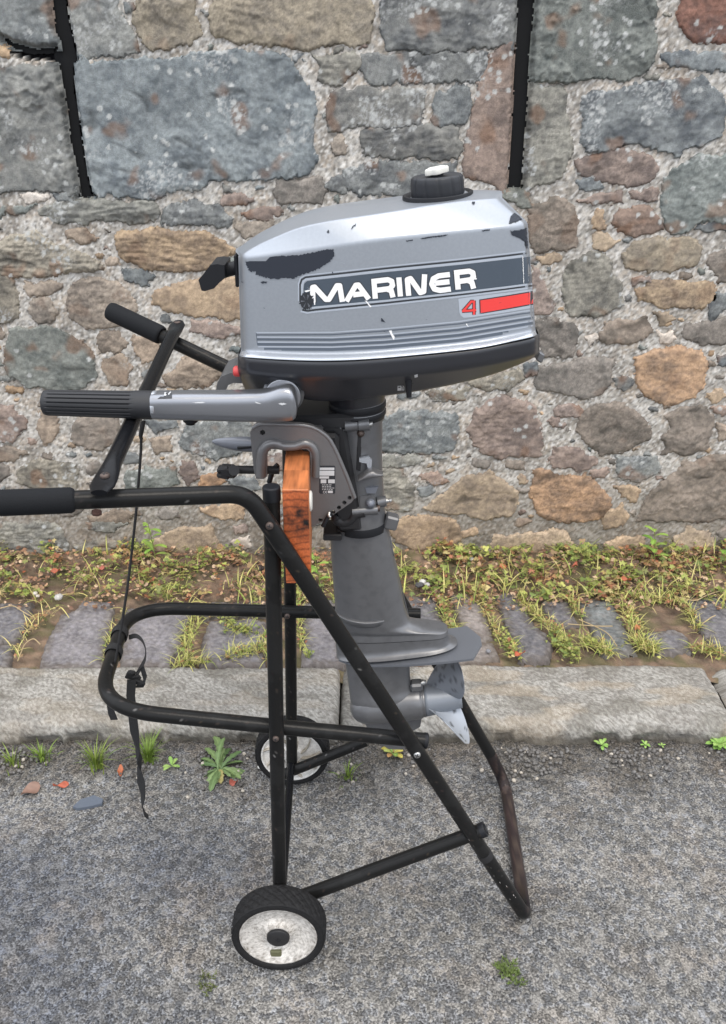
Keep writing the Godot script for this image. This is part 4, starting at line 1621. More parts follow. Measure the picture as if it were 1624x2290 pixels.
func build_trolley() -> void:
	var t := thing("motor_trolley", "black tubular steel two-wheeled trolley with wooden board holding the outboard motor", "trolley", Vector3(-0.16, 0, MID))
	var bp: Material = M.black_paint
	var bw: Material = M.black_paint_worn
	# one long tube: near handle, near leg, bar on the ground, far leg, far handle
	var near_bend := V(1108, 2207, -1.158)
	var far_bend := V(1215, 1738, -1.64)
	var gn := V(2352, 4078, -1.238)
	gn.y = TR + 0.001
	var gf := V(2262, 3492, -1.60)
	gf.y = TR + 0.004
	var hn := V(-330, 2262, -1.03)
	var hf := V(488, 1388, -1.725)
	part("handle_and_leg_tube", worn_tube(round_path([hn, V(330, 2236, -1.10), near_bend, V(1206, 2352, -1.16), gn.lerp(near_bend, 0.03)], 0.085, 12), TR), bw, t)
	var worn := Mb.new()
	var foot := round_path([near_bend.lerp(gn, 0.955), gn, gf, gf.lerp(V(2060, 3105, -1.60), 0.35)], 0.05, 10)
	var dense := PackedVector3Array()
	for i in foot.size() - 1:
		for k in 10:
			dense.append(foot[i].lerp(foot[i + 1], k / 10.0))
	dense.append(foot[foot.size() - 1])
	tube_into(worn, dense, TR * 1.002, 20, TR * 1.002)
	for i in worn.v.size():
		var p := worn.v[i]
		var along_ := (p.z - gf.z) / (gn.z - gf.z)
		var c := Color(0.012, 0.0125, 0.014)
		var rubbed := smooth(-0.12, 0.10, along_ + 0.12 * nz.get_noise_2d(p.z * 30, p.x * 30)) * smooth(1.03, 0.85, along_ + 0.1 * nf.get_noise_2d(p.z * 40, p.y * 40))
		c = c.lerp(lin(54, 46, 44), rubbed * 0.9)
		c = c.lerp(lin(80, 68, 64), rubbed * smooth(0.1, 0.4, nf.get_noise_2d(p.z * 40, p.x * 60)) * 0.7)
		var bare := smooth(0.035, 0.0, absf(along_ + 0.04)) * smooth(-0.2, 0.2, nf.get_noise_2d(p.y * 40, p.z * 30 + p.x * 50) + 0.2)
		c = c.lerp(lin(190, 190, 190), bare * 0.9)
		c.a = 1
		worn.c.append(c)
	part("ground_bar", worn.mesh(), M.black_paint_worn, t)
	part("handle_and_leg_tube", worn_tube(round_path([hf, V(770, 1526, -1.675), far_bend, V(1330, 1925, -1.635), V(1640, 2420, -1.625), gf.lerp(V(2060, 3105, -1.60), 0.34)], 0.085, 12), TR), bw, t)
	# paint flakes knocked off the near leg
	for i in 48:
		var a := near_bend.lerp(gn, rng.randf_range(0.10, 0.97))
		var dirn := (gn - near_bend).normalized()
		var o := Vector3(rng.randf_range(-0.7, 0.7), rng.randf_range(0.1, 0.6), 1).normalized()
		o = o.slide(dirn).normalized()
		var len_ := rng.randf_range(0.0008, 0.0030)
		part("paint_scratch", box(a + o * TR, dirn * len_, dirn.cross(o) * rng.randf_range(0.0003, 0.0006), o * 0.0003, 0.0001), M.scratch, t)
	# foam and rubber grips
	var g := Mb.new()
	var ga := V(334, 2236, -1.10)
	var gpath := line(ga, hn, 2)
	var ring_n := 130
	var rows := []
	for i in ring_n:
		var c := gpath[0].lerp(gpath[1], i / (ring_n - 1.0))
		var rr := 0.0178 + (0.0004 if i % 2 == 0 else -0.0004)
		if i < 3:
			rr = 0.0150 + i * 0.0010
		rows.append([c, rr])
	var rws := []
	var ax := (gpath[1] - gpath[0]).normalized()
	var s1 := ax.cross(Vector3.UP).normalized()
	var s2 := s1.cross(ax)
	for q in rows:
		var row := PackedVector3Array()
		for k in 24:
			row.append(q[0] + (s1 * cos(TAU * k / 24) + s2 * sin(TAU * k / 24)) * q[1])
		rws.append(row)
	g.skin(rws, true)
	g.fan(rws[0])
	g.fan(rws[ring_n - 1])
	part("grip", g.mesh(), M.foam, t)
	var fa := V(724, 1500, -1.682)
	part("grip", lathe(fa, hf, [0, TR, 0, 0.0165, 0.04, 0.0182, 0.93, 0.0182, 0.985, 0.0165, 1.0, 0.012, 1.0, 0.0001], 28), M.foam, t)
	# crossbar between the handles, its ends pressed flat
	var ca := V(444, 2204, -1.058)
	var cb := V(800, 1440, -1.715)
	var cm := Mb.new()
	var crow := []
	var cdir := (cb - ca).normalized()
	var cu := Vector3.UP.slide(cdir).normalized()
	var cs := cdir.cross(cu)
	for i in 40:
		var q := i / 39.0
		var e := minf(q, 1 - q) * (cb - ca).length()
		var fl := smooth(0.09, 0.03, e)
		var wide := lerpf(0.0120, 0.0170, fl)
		var thick := lerpf(0.0120, 0.0045, fl)
		if q > 0.5:
			wide = lerpf(0.0120, 0.0150, fl)
		wide *= sqrt(clampf(e / 0.007 + 0.4, 0, 1))
		var row := PackedVector3Array()
		for k in 20:
			var a := TAU * k / 20
			row.append(ca.lerp(cb, q) + cs * cos(a) * wide + cu * sin(a) * thick)
		crow.append(row)
	cm.skin(crow, true)
	cm.fan(crow[0])
	cm.fan(crow[39])
	part("crossbar", cm.mesh(), bp, t)
	screw(t, ca.lerp(cb, 0.055) + cu * 0.0062, cu, 0.0065, M.steel_old)
	screw(t, cb.lerp(ca, 0.02) + cu * 0.004, cu, 0.0065, M.steel_old)
	part("handle_nut", lathe(V(433, 2285, -1.09), V(433, 2300, -1.09), [0, 0.007, 1, 0.007, 1.01, 0.0001], 6), M.rust, t)
	# posts
	var pn0 := V(1214, 2178, -1.192)
	var pn1 := V(1252, 3985, -1.192)
	part("post", worn_tube(line(pn0, pn1), 0.0126), bw, t)
	part("post_cap", lathe(pn0 - Vector3(0, 0.02, 0), pn0 + Vector3(0, 0.002, 0), [0, 0.0134, 0.86, 0.0134, 0.97, 0.0124, 1.0, 0.010, 1.0, 0.0001], 24), M.black_plastic, t)
	var pf0 := V(1294, 1900, -1.598)
	pf0.y = pn0.y
	part("post", worn_tube(line(pf0, V(1306, 3430, -1.598)), 0.0126), bw, t)
	# board
	var z0 := -1.176
	var z1 := -1.645
	var a0 := V(1262, 2192, z0)
	var a1 := V(1380, 2192, z0)
	var dy := a0.y - V(1262, 2608, z0).y
	var yaw := Vector3(-0.020, 0, z1 - z0)
	var c0 := (a0 + a1) * 0.5
	c0.y -= dy * 0.5
	var hw := (a1.x - a0.x) * 0.5
	part("board", box(c0 + yaw * 0.502, Vector3(hw, 0, 0), Vector3(0, dy * 0.5, 0), yaw * 0.498, 0.0012), M.wood, t)
	var em := Mb.new()
	for q in [[-1, 1], [1, 1], [1, -1], [-1, -1]]:
		em.v.append(c0 + Vector3(hw * 0.97 * q[0], dy * 0.496 * q[1], 0.0005))
		em.uv.append(Vector2(q[0] * 0.14 + 0.35, 0.5 - q[1] * 0.5))
	em.quad(0, 1, 2, 3)
	part("board_end", em.mesh(), M.wood_end, t)
	part("clamp_pad", lathe(V(1376, 2240, -1.235), V(1392, 2240, -1.235), [0, 0.016, 1, 0.016, 1.3, 0.013, 1.3, 0.0001], 20), M.knob_white, t)
	# lower loop
	var un := -1.2185
	var uf := -1.571
	loop_path = round_path([V(1908, 3312, un), V(1200, 3246, un), V(430, 3166, un), V(575, 2716, uf), V(1430, 2738, uf), V(1880, 2748, uf)], 0.105, 14)
	part("lower_loop", worn_tube(loop_path, TR), bw, t)
	part("tube_plug", lathe(V(1896, 3311, un), V(1914, 3313, un), [0, TR * 1.05, 0.8, TR * 1.05, 1, TR * 0.9, 1.0, TR * 0.6, 0.6, TR * 0.55, 0.6, 0.0001], 20), M.black_plastic, t)
	# braces from the axle to the legs
	part("brace", worn_tube(line(V(1316, 4022, -1.208), V(2168, 3708, -1.222)), TR), bw, t)
	part("tube_plug", lathe(V(2150, 3715, -1.222), V(2172, 3706, -1.222), [0, TR * 1.06, 0.85, TR * 1.06, 1, TR * 0.95, 1.0, TR * 0.7, 0.2, TR * 0.65, 0.2, 0.0001], 20), M.black_plastic, t)
	part("brace", worn_tube(line(V(1270, 3462, -1.582), V(1640, 3312, -1.590)), TR * 0.93), bw, t)
	part("leg_collar", lathe(near_bend.lerp(gn, 0.802), near_bend.lerp(gn, 0.818), [0, TR * 1.005, 0.1, TR * 1.07, 0.9, TR * 1.07, 1, TR * 1.005], 20), M.dark_metal, t)
	# axle and wheels
	var wn := V(1244, 4194, -1.128)
	wn.y = 0.0868
	var wf := V(1304, 3350, -1.614)
	wf.y = 0.0868
	part("axle", tube(line(wn + Vector3(0, 0, -0.03), wf + Vector3(0, 0, 0.01)), 0.0085, 14), M.black_paint, t)
	wheel(t, wn, false)
	wheel(t, wf, true)
	# screws seen on the near side
	screw(t, V(1206, 2352, -1.145), Vector3(0, 0.15, 1).normalized(), 0.0058, M.steel_old)
	screw(t, V(1234, 3304, -1.178), Vector3(0, 0.2, 1).normalized(), 0.0052, M.steel_old)
	screw(t, V(1866, 3376, -1.186), Vector3(0, 0.2, 1).normalized(), 0.0060, M.steel)
	screw(t, V(2143, 3802, -1.214), Vector3(0.1, 0.25, 1).normalized(), 0.0050, M.steel_old)
	screw(t, V(1285, 2756, -1.556), Vector3(0, 0.15, 1).normalized(), 0.0058, M.steel_old)
	part("board_bolt", lathe(V(1160, 2540, -1.20), V(1180, 2540, -1.20), [0, 0.0055, 0.6, 0.0055, 0.6, 0.0038, 1, 0.0038], 6), M.steel_old, t)

func ribbon(path: PackedVector3Array, across: PackedVector3Array, thick: float, every := false) -> ArrayMesh:
	var m := Mb.new()
	var rows := []
	for i in path.size():
		var d := (path[mini(i + 1, path.size() - 1)] - path[maxi(i - 1, 0)]).normalized()
		var s := across[i]
		var n := d.cross(s).normalized() * thick
		rows.append(PackedVector3Array([path[i] - s + n, path[i] + s + n, path[i] + s * 1.02, path[i] + s - n, path[i] - s - n, path[i] - s * 1.02]))
	m.skin(rows, true)
	m.fan(rows[0])
	m.fan(rows[rows.size() - 1])
	return m.mesh()

func build_straps() -> void:
	var t := thing("strap", "black webbing strap knotted round the lower loop of the trolley, its tail hanging", "strap", V(520, 3000, -1.38))
	var loop_a := V(470, 3160, -1.2185)
	var loop_b := V(600, 2720, -1.588)
	# where the loop's end bar runs: midway between its two corners
	var bar := func(k: float) -> Vector3:
		return loop_path[30].lerp(loop_path[31], k)      # the loop's closed end
	var ax: Vector3 = (bar.call(1.0) - bar.call(0.0)).normalized()
	var s1 := ax.cross(Vector3.UP).normalized()
	var s2 := s1.cross(ax)
	# two turns round the bar
	for k in [0.48, 0.95]:
		var path := PackedVector3Array()
		var acr := PackedVector3Array()
		for i in 29:
			var a := TAU * i / 28.0
			path.append(bar.call(k + 0.03 * sin(a * 0.5)) + (s1 * cos(a) + s2 * sin(a)) * (TR + 0.0022))
			acr.append(ax * 0.0098)
		part("wrap", ribbon(path, acr, 0.0008), M.webbing, t)
	# loose loop beside the bar
	var lp := PackedVector3Array()
	var la := PackedVector3Array()
	for q in [[578, 2850, -1.47], [610, 2840, -1.46], [638, 2862, -1.44], [654, 2905, -1.41], [650, 2950, -1.385], [630, 2985, -1.37], [610, 3020, -1.36]]:
		lp.append(V(q[0], q[1], q[2]))
	lp = round_path(Array(lp), 0.03, 4)
	for p in lp:
		la.append(Vector3(0.002, 0.0, 0.0075))
	part("loose_loop", ribbon(lp, la, 0.0008), M.webbing, t)
	# knot
	var km := Mb.new()
	var kc := V(604, 3030, -1.345)
	for q in [[0.0, 0.0, 0.0, 0.3], [0.008, -0.008, 0.004, -0.5], [-0.007, 0.008, 0.002, 1.1]]:
		var c := kc + Vector3(q[0], q[1], q[2])
		var d := Vector3(cos(q[3]), sin(q[3]), 0.2).normalized()
		box_into(km, c, d * 0.011, Vector3(-d.y, d.x, 0.3).normalized() * 0.0075, Vector3(0, 0.001, 0.006), 0.003)
	part("knot", km.mesh(), M.webbing, t)
	# free end sticking out of the knot
	var fe := PackedVector3Array([V(606, 3010, -1.34), V(636, 2985, -1.335), V(650, 3030, -1.33), V(640, 3066, -1.33), V(610, 3066, -1.335)])
	var fa := PackedVector3Array()
	for p in fe:
		fa.append(Vector3(0.004, 0.006, 0.003))
	part("loose_end", ribbon(fe, fa, 0.0008), M.webbing, t)
	# hanging tail, twisting as it falls
	var tp := PackedVector3Array()
	var ta := PackedVector3Array()
	var pts := [[590, 3040, 0.2], [585, 3110, 0.3], [594, 3200, 0.25], [602, 3270, 0.2], [616, 3350, 0.9], [626, 3405, 1.9], [624, 3440, 0.9], [632, 3500, 0.35], [640, 3560, 0.9], [636, 3600, 1.2], [648, 3640, 1.35], [664, 3654, 1.35]]
	for i in pts.size():
		var q: Array = pts[i]
		tp.append(V(q[0], q[1], -1.335 + 0.004 * sin(i)))
		ta.append(Vector3(cos(q[2]), 0.05, sin(q[2])) * (0.0088 if i < 9 else 0.0065))
	tp = round_path(Array(tp), 0.5, 1) if false else tp
	part("tail", ribbon(tp, ta, 0.0008), M.webbing, t)
	# end of the webbing hanging behind the bar
	part("short_end", ribbon(PackedVector3Array([V(486, 3060, -1.325), V(488, 3130, -1.33), V(500, 3190, -1.33), V(512, 3218, -1.33)]), PackedVector3Array([Vector3(0.005, 0, 0.003), Vector3(0.006, 0, 0.003), Vector3(0.007, 0.002, 0.002), Vector3(0.007, 0.002, 0.002)]), 0.0008), M.webbing, t)
	# thin cord from the crossbar down to the knot
	var cd := thing("cord", "thin black cord hanging taut between the crossbar and the lower loop", "cord", V(580, 2500, -1.36))
	var cp := []
	for q in [[640, 1890, -1.40], [632, 1945, -1.40], [632, 2000, -1.398], [628, 2060, -1.395], [610, 2290, -1.385], [575, 2600, -1.37], [535, 2860, -1.355], [516, 2960, -1.35], [496, 3040, -1.345]]:
		cp.append(V(q[0], q[1], q[2]))
	part("line", tube(round_path(cp, 0.03, 3), 0.0024, 8), M.webbing, cd)
	part("twisted_end", tube(round_path([V(640, 1880, -1.40), V(636, 1915, -1.395), V(629, 1950, -1.40), V(634, 1965, -1.40)], 0.01, 4), 0.0045, 8, 0.003), M.webbing, cd)

# ---------------------------------------------------------------- the outboard motor
var cowl_tm: TriangleMesh

# rounds the corners of a section and adds support points beside them
func soft_profile(p: Array, rad: Array) -> PackedVector3Array:
	var out := PackedVector3Array()
	for i in p.size():
		var q: Vector3 = p[i]
		var r: float = rad[i]
		if i == 0 or i == p.size() - 1 or r <= 0:
			out.append(q)
			continue
		var a: Vector3 = p[i - 1] - q
		var b: Vector3 = p[i + 1] - q
		var la := minf(r, a.length() * 0.4)
		var lb := minf(r, b.length() * 0.4)
		var s := q + a.normalized() * la
		var e := q + b.normalized() * lb
		out.append(q + a.normalized() * minf(la * 1.5, a.length() * 0.49))
		for k in 6:
			var t := k / 5.0
			out.append(s.lerp(q, t).lerp(q.lerp(e, t), t))
		out.append(q + b.normalized() * minf(lb * 1.5, b.length() * 0.49))
	return out

func plan_half(t: float, full: float) -> float:      # half width along the cowl, rounded at both ends
	var a := clampf(t / 0.055, 0, 1)
	var b := clampf((1 - t) / 0.05, 0, 1)
	var w := full * (0.80 + 0.20 * sqrt(clampf(t / 0.4, 0, 1)) - 0.30 * pow(clampf((t - 0.45) / 0.55, 0, 1), 1.7))
	return w - 0.020 * (1 - sqrt(1 - (1 - a) * (1 - a))) - 0.018 * (1 - sqrt(1 - (1 - b) * (1 - b)))

func cowl_rows() -> Array:
	# outlines in the photograph: lip bottom, lip top, lower crease, upper crease, ridge
	var lip0 := curve2(pairs([1077,1594, 1290,1607, 1486,1610, 1717,1598, 2105,1559, 2300,1522, 2397,1500]), 61)
	var lip1 := curve2(pairs([1084,1570, 1290,1581, 1486,1583, 1717,1572, 2105,1534, 2300,1499, 2390,1479]), 61)
	var crA := curve2(pairs([1072,1150, 1244,1130, 1486,1099, 1717,1068, 2008,1038, 2274,1012, 2354,996]), 61)
	var crB := curve2(pairs([1074,1143, 1147,1098, 1244,1055, 1341,1018, 1467,990, 1632,965, 1789,941, 1911,920, 2056,901, 2240,886]), 61)
	var rid := curve2(pairs([1062,1098, 1092,1064, 1205,988, 1302,940, 1438,901, 1620,874, 1789,857, 1911,842, 2060,824, 2224,838]), 61)
	var out := []
	for i in 61:
		var u := i / 60.0
		# denser stations at both ends
		var t := u + 0.10 * sin(TAU * u) * -0.6
		t = clampf(t, 0, 1)
		var f := t * 60.0
		var j := mini(int(f), 59)
		var g := f - j
		var pt := func(a: PackedVector2Array) -> Vector2: return a[j].lerp(a[j + 1], g)
		var w := plan_half(t, 0.118)
		var q0: Vector2 = pt.call(lip0)
		var q1: Vector2 = pt.call(lip1)
		var qa: Vector2 = pt.call(crA)
		var qb: Vector2 = pt.call(crB)
		var qr: Vector2 = pt.call(rid)
		var front := smooth(0.0, 0.12, t)
		var s0 := V(q0.x, q0.y, MID + w + 0.015)
		var s1 := V(q1.x, q1.y, MID + w - 0.001)
		var sa := V(qa.x, qa.y, MID + w - 0.006)
		var sb := V(qb.x, qb.y, MID + lerpf(w - 0.010, w - 0.024, front))
		var far_top := V(qr.x, qr.y, 2 * MID - sb.z)
		var sr := Vector3(lerpf(sb.x, far_top.x, 0.5), lerpf(sb.y, far_top.y, 0.5) + 0.0015, MID + 0.02)
		out.append([s0, s1, sa, sb, sr])
	return out

func build_cowl(mo: Node3D) -> void:
	var st := cowl_rows()
	var m := Mb.new()
	var rows := []
	for k in st.size():
		var s: Array = st[k]
		var top: Vector3 = s[4]
		var mid_top := Vector3(top.x, top.y + 0.0008, MID)
		var under: Vector3 = s[0] + Vector3(0, -0.002, -0.008)
		var near := soft_profile([under, s[0], s[1], s[2], s[3], s[4], mid_top], [0, 0.0025, 0.004, 0.0042, 0.0035, 0.012, 0])
		var full := near.duplicate()
		var far := mirror(near)
		for i in range(far.size() - 2, -1, -1):
			full.append(far[i])
		rows.append(full)
	# close both ends, a little rounded: repeat the end sections pulled in
	var w: int = rows[0].size()
	for e in 2:
		var src: PackedVector3Array = rows[0] if e == 0 else rows[rows.size() - 1]
		var prev: PackedVector3Array = rows[1] if e == 0 else rows[rows.size() - 2]
		for k in 3:
			var row := PackedVector3Array()
			var sh: float = [0.985, 0.93, 0.01][k]
			for i in w:
				var p := src[i]
				var q := Vector3(p.x, p.y, MID + (p.z - MID) * sh)
				q.x += (-1.0 if e == 0 else 1.0) * [0.0014, 0.0026, 0.004][k]
				row.append(q)
			if e == 0:
				rows.push_front(row)
			else:
				rows.append(row)
	m.skin(rows)
	var mesh := m.mesh()
	part("cowl", mesh, M.silver, mo)
	cowl_tm = mesh.generate_triangle_mesh()

func dec(called: String, polys: Array, m: Material, parent: Node3D, tm: TriangleMesh, lift := 0.0006, cell := 26.0) -> void:
	var me := decal(polys, tm, lift, cell)
	if me:
		part(called, me, m, parent)

func scaled(p: PackedVector2Array, k: float, dx := 0.0, dy := 0.0) -> PackedVector2Array:
	var r := PackedVector2Array()
	for q in p:
		r.append(Vector2(q.x * k + dx, q.y * k + dy))
	return r

func ragged(p: PackedVector2Array, amount: float, step := 5.0) -> PackedVector2Array:
	var out := PackedVector2Array()
	for i in p.size():
		var a := p[i]
		var b := p[(i + 1) % p.size()]
		var n := maxi(1, int(a.distance_to(b) / step))
		for k in n:
			var q := a.lerp(b, float(k) / n)
			out.append(q + Vector2(nf.get_noise_2d(q.x * 0.13, q.y * 0.13), nf.get_noise_2d(q.x * 0.13 + 300, q.y * 0.13)) * amount)
	return out

func build_prints(mo: Node3D) -> void:
	var tm := cowl_tm
	var cowl: Node3D = mo.get_node("cowl")
	# the rolled lip along the foot, its sky sheen painted as a brighter strip
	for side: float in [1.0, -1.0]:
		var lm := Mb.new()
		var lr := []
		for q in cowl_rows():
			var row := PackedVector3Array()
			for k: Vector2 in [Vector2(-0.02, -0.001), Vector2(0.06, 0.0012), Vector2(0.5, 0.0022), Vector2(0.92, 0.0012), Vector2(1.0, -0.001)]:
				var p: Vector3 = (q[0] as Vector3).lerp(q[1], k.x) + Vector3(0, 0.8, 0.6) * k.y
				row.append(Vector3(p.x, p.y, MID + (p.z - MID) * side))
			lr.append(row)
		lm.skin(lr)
		part("lip_sheen", lm.mesh(), M.silver_trim, cowl)
	# band with the name
	var top := [1343,1346, 1343,1272, 1350,1250, 1368,1240, 1540,1221, 1717,1201, 2060,1167, 2260,1144, 2374,1130]
	var topl := [1336,1346, 1336,1268, 1345,1243, 1366,1231, 1540,1212, 1717,1192, 2060,1158, 2260,1135, 2374,1121]
	var topi := [1352,1346, 1352,1276, 1358,1258, 1371,1249, 1540,1231, 1717,1211, 2060,1177, 2260,1154, 2374,1140]
	dec("pinstripe", stroke(topl, 6, Geometry2D.END_BUTT, Geometry2D.JOIN_ROUND) + stroke(topi, 11, Geometry2D.END_BUTT, Geometry2D.JOIN_ROUND), M.print_light, cowl, tm, 0.0005)
	dec("pinstripe", stroke(top, 7, Geometry2D.END_BUTT, Geometry2D.JOIN_ROUND), M.print_dark, cowl, tm, 0.0006)
	var bot := [1352,1386, 1380,1390, 1411,1385, 1717,1355, 2060,1317, 2260,1293, 2379,1277]
	var boti := [1395,1377, 1411,1375, 1717,1346, 2060,1309, 2260,1285, 2379,1269]
	var botl := [1345,1392, 1375,1399, 1411,1394, 1717,1364, 2060,1326, 2260,1301, 2380,1286]
	dec("pinstripe", stroke(boti, 9) + stroke(botl, 8), M.print_light, cowl, tm, 0.0005)
	dec("pinstripe", stroke(bot, 7), M.print_dark, cowl, tm, 0.0006)
	dec("name_band", [pairs([1359,1288, 1362,1268, 1374,1257, 1540,1238, 1717,1218, 2060,1184, 2260,1161, 2375,1147, 2378,1265, 2260,1280, 2060,1304, 1717,1341, 1411,1370, 1370,1374, 1359,1366])], M.navy, cowl, tm, 0.0006, 10)
	# the name
	var w := 23.5
	var letters := [
		[[1401,1352, 1399,1285, 1408,1283, 1458,1338, 1472,1338, 1508,1277, 1520,1277, 1532,1349]],
		[[1550,1347, 1592,1275, 1604,1274, 1650,1337], [1580,1318, 1630,1312]],
		[[1679,1335, 1672,1246], [1668,1258, 1735,1250, 1752,1257, 1756,1276, 1744,1290, 1688,1297], [1730,1292, 1750,1299, 1758,1329]],
		[[1791,1325, 1784,1240]],
		[[1828,1322, 1822,1250, 1836,1245, 1880,1308, 1895,1303, 1899,1226]],
		[[2012,1227, 1962,1233, 1938,1246, 1931,1270, 1943,1292, 1968,1298, 2016,1292], [1946,1266, 2010,1259]],
		[[2049,1294, 2041,1207], [2036,1219, 2098,1212, 2114,1219, 2117,1237, 2106,1250, 2054,1258], [2092,1253, 2110,1262, 2118,1290]],
	]
	var edge := []
	var face := []
	for l in letters:
		for s in l:
			var o := stroke(s, w + 8, Geometry2D.END_BUTT, Geometry2D.JOIN_ROUND)
			edge += o
			face += stroke(s, w, Geometry2D.END_BUTT, Geometry2D.JOIN_ROUND)
	dec("name_outline", edge, M.print_dark, cowl, tm, 0.0008)
	dec("name_lettering", face, M.print_white, cowl, tm, 0.0010)
	# number and red bar
	dec("number_panel", [pairs([2050,1336, 2110,1327, 2260,1309, 2380,1293, 2383,1376, 2260,1397, 2110,1418, 2074,1421, 2060,1410, 2054,1395])], M.print_light, cowl, tm, 0.0005, 10)
	dec("red_bar_edge", [pairs([2143,1339, 2260,1321, 2381,1301, 2384,1362, 2260,1385, 2145,1404])], M.print_dark, cowl, tm, 0.0007, 10)
	dec("red_bar", [pairs([2148,1343, 2260,1326, 2381,1306, 2383,1357, 2260,1380, 2150,1399])], M.print_red, cowl, tm, 0.0009, 10)
	var four := [[2120,1407, 2120,1343], [2120,1348, 2108,1348, 2070,1392], [2066,1391, 2130,1386]]
	var fe := []
	var ff := []
	for s in four:
		fe += stroke(s, 17)
		ff += stroke(s, 10)
	dec("number_edge", fe, M.print_dark, cowl, tm, 0.0007)
	dec("number", ff, M.print_red, cowl, tm, 0.0009)
	# bands along the foot
	for s in [[5, 1497, 1496, 1480, 1448, 1402, 1397, 1147], [9, 1517, 1519, 1506, 1475, 1428, 1421, 1149], [11, 1539, 1541, 1530, 1499, 1451, 1444, 1152], [13, 1560, 1562, 1552, 1522, 1474, 1466, 1156]]:
		var p := [s[7], s[1], 1486, s[2], 1717, s[3], 2050, s[4], 2340, s[5], 2383, s[6]]
		var q := [s[7], s[1] - 10, 1486, s[2] - 10, 1717, s[3] - 10, 2050, s[4] - 10, 2340, s[5] - 10, 2383, s[6] - 10]
		dec("foot_stripe", stroke(p, s[0]), M.print_stripe, cowl, tm, 0.0006)
		dec("foot_stripe", stroke(q, 6), M.print_light, cowl, tm, 0.0005)
	dec("foot_stripe", stroke([1147,1488, 1155,1568], 3), M.print_stripe, cowl, tm, 0.0006)
	# bare patches where the paint has come off
	dec("bare_patch", [ragged(pairs([1098,1158, 1160,1149, 1262,1143, 1336,1140, 1404,1128, 1468,1113, 1495,1118, 1496,1145, 1468,1174, 1424,1203, 1370,1222, 1341,1232, 1312,1244, 1273,1242, 1239,1249, 1195,1242, 1147,1227, 1142,1210, 1123,1217, 1103,1188]), 5.0)], M.chip, cowl, tm, 0.0011, 18)
	dec("bare_patch", [ragged(pairs([2284,968, 2300,954, 2316,966, 2340,990, 2350,1004, 2353,1040, 2357,1090, 2359,1116, 2352,1108, 2346,1080, 2322,1064, 2290,1050, 2280,1024, 2244,1030, 2244,1016, 2276,1006, 2280,984]), 3.0)], M.chip, cowl, tm, 0.0014, 5)
	for c in [[1880,1066, 1920,1058, 2005,1048, 1990,1056, 1930,1063, 1885,1070], [2154,1030, 2190,1025, 2188,1031, 2156,1035], [1815,1076, 1845,1070, 1846,1076, 1818,1080], [2108,895, 2126,893, 2122,914, 2114,913], [1165,1261, 1180,1257, 1196,1259, 1192,1265, 1172,1267], [1082,1256, 1092,1262, 1086,1264], [1463,1040, 1469,1028, 1474,1038, 1470,1042], [1570,1026, 1582,1008, 1594,1000, 1592,1010, 1584,1012, 1574,1026], [1486,1216, 1490,1214, 1490,1222, 1486,1222], [1705,1422, 1712,1424, 1724,1442, 1706,1436]]:
		dec("bare_patch", [ragged(pairs(c), 2.0, 3.0)], M.chip, cowl, tm, 0.0014, 6)
	for c in [[1740,1478, 1752,1476, 1754,1490, 1766,1506, 1762,1522, 1750,1500], [1632,1342, 1640,1346, 1664,1372, 1656,1374], [2082,1448, 2088,1446, 2096,1462, 2092,1460], [2335,1146, 2337,1146, 2342,1266, 2340,1270], [2098,1240, 2104,1236, 2134,1244, 2128,1250]]:
		dec("scuff", [ragged(pairs(c), 1.5, 3.0)], M.print_white, cowl, tm, 0.0012, 12)
	# hairline scratches
	for i in 16:
		var p := Vector2(rng.randf_range(1120, 2300), rng.randf_range(1150, 1480))
		var d := Vector2.from_angle(rng.randf_range(-0.5, 0.5)) * rng.randf_range(8, 36)
		var w2 := d.orthogonal().normalized() * rng.randf_range(0.5, 1.0)
		dec("scratch", [PackedVector2Array([p, p + d * 0.5 + w2, p + d, p + d * 0.5 - w2])], M.print_light if i % 3 else M.chip, cowl, tm, 0.0010, 20)
	# hole melted through the print at the band's lower left
	var star := PackedVector2Array()
	for i in 44:
		var a := TAU * i / 44
		var r := (30.0 if i % 2 == 0 else 26.0) * (1 + 0.25 * nf.get_noise_2d(i * 7.0, 3))
		star.append(Vector2(1372 + r * cos(a) * 1.12, 1346 + r * sin(a) * 1.35))
	dec("bare_patch", [star], M.chip_black, cowl, tm, 0.0013, 14)
	dec("scuff", [pairs([1362,1300, 1378,1296, 1392,1294, 1384,1302, 1370,1306]), pairs([1404,1316, 1409,1318, 1411,1362, 1406,1362])], M.print_white, cowl, tm, 0.0014, 14)
	for i in 9:
		var a := rng.randf() * TAU
		dec("crack", [pairs([1372 + 6 * cos(a), 1346 + 6 * sin(a), 1372 + 25 * cos(a + 0.05), 1346 + 30 * sin(a + 0.05), 1372 + 25 * cos(a - 0.05), 1346 + 30 * sin(a - 0.05)])], M.grey_light, cowl, tm, 0.0015, 40)

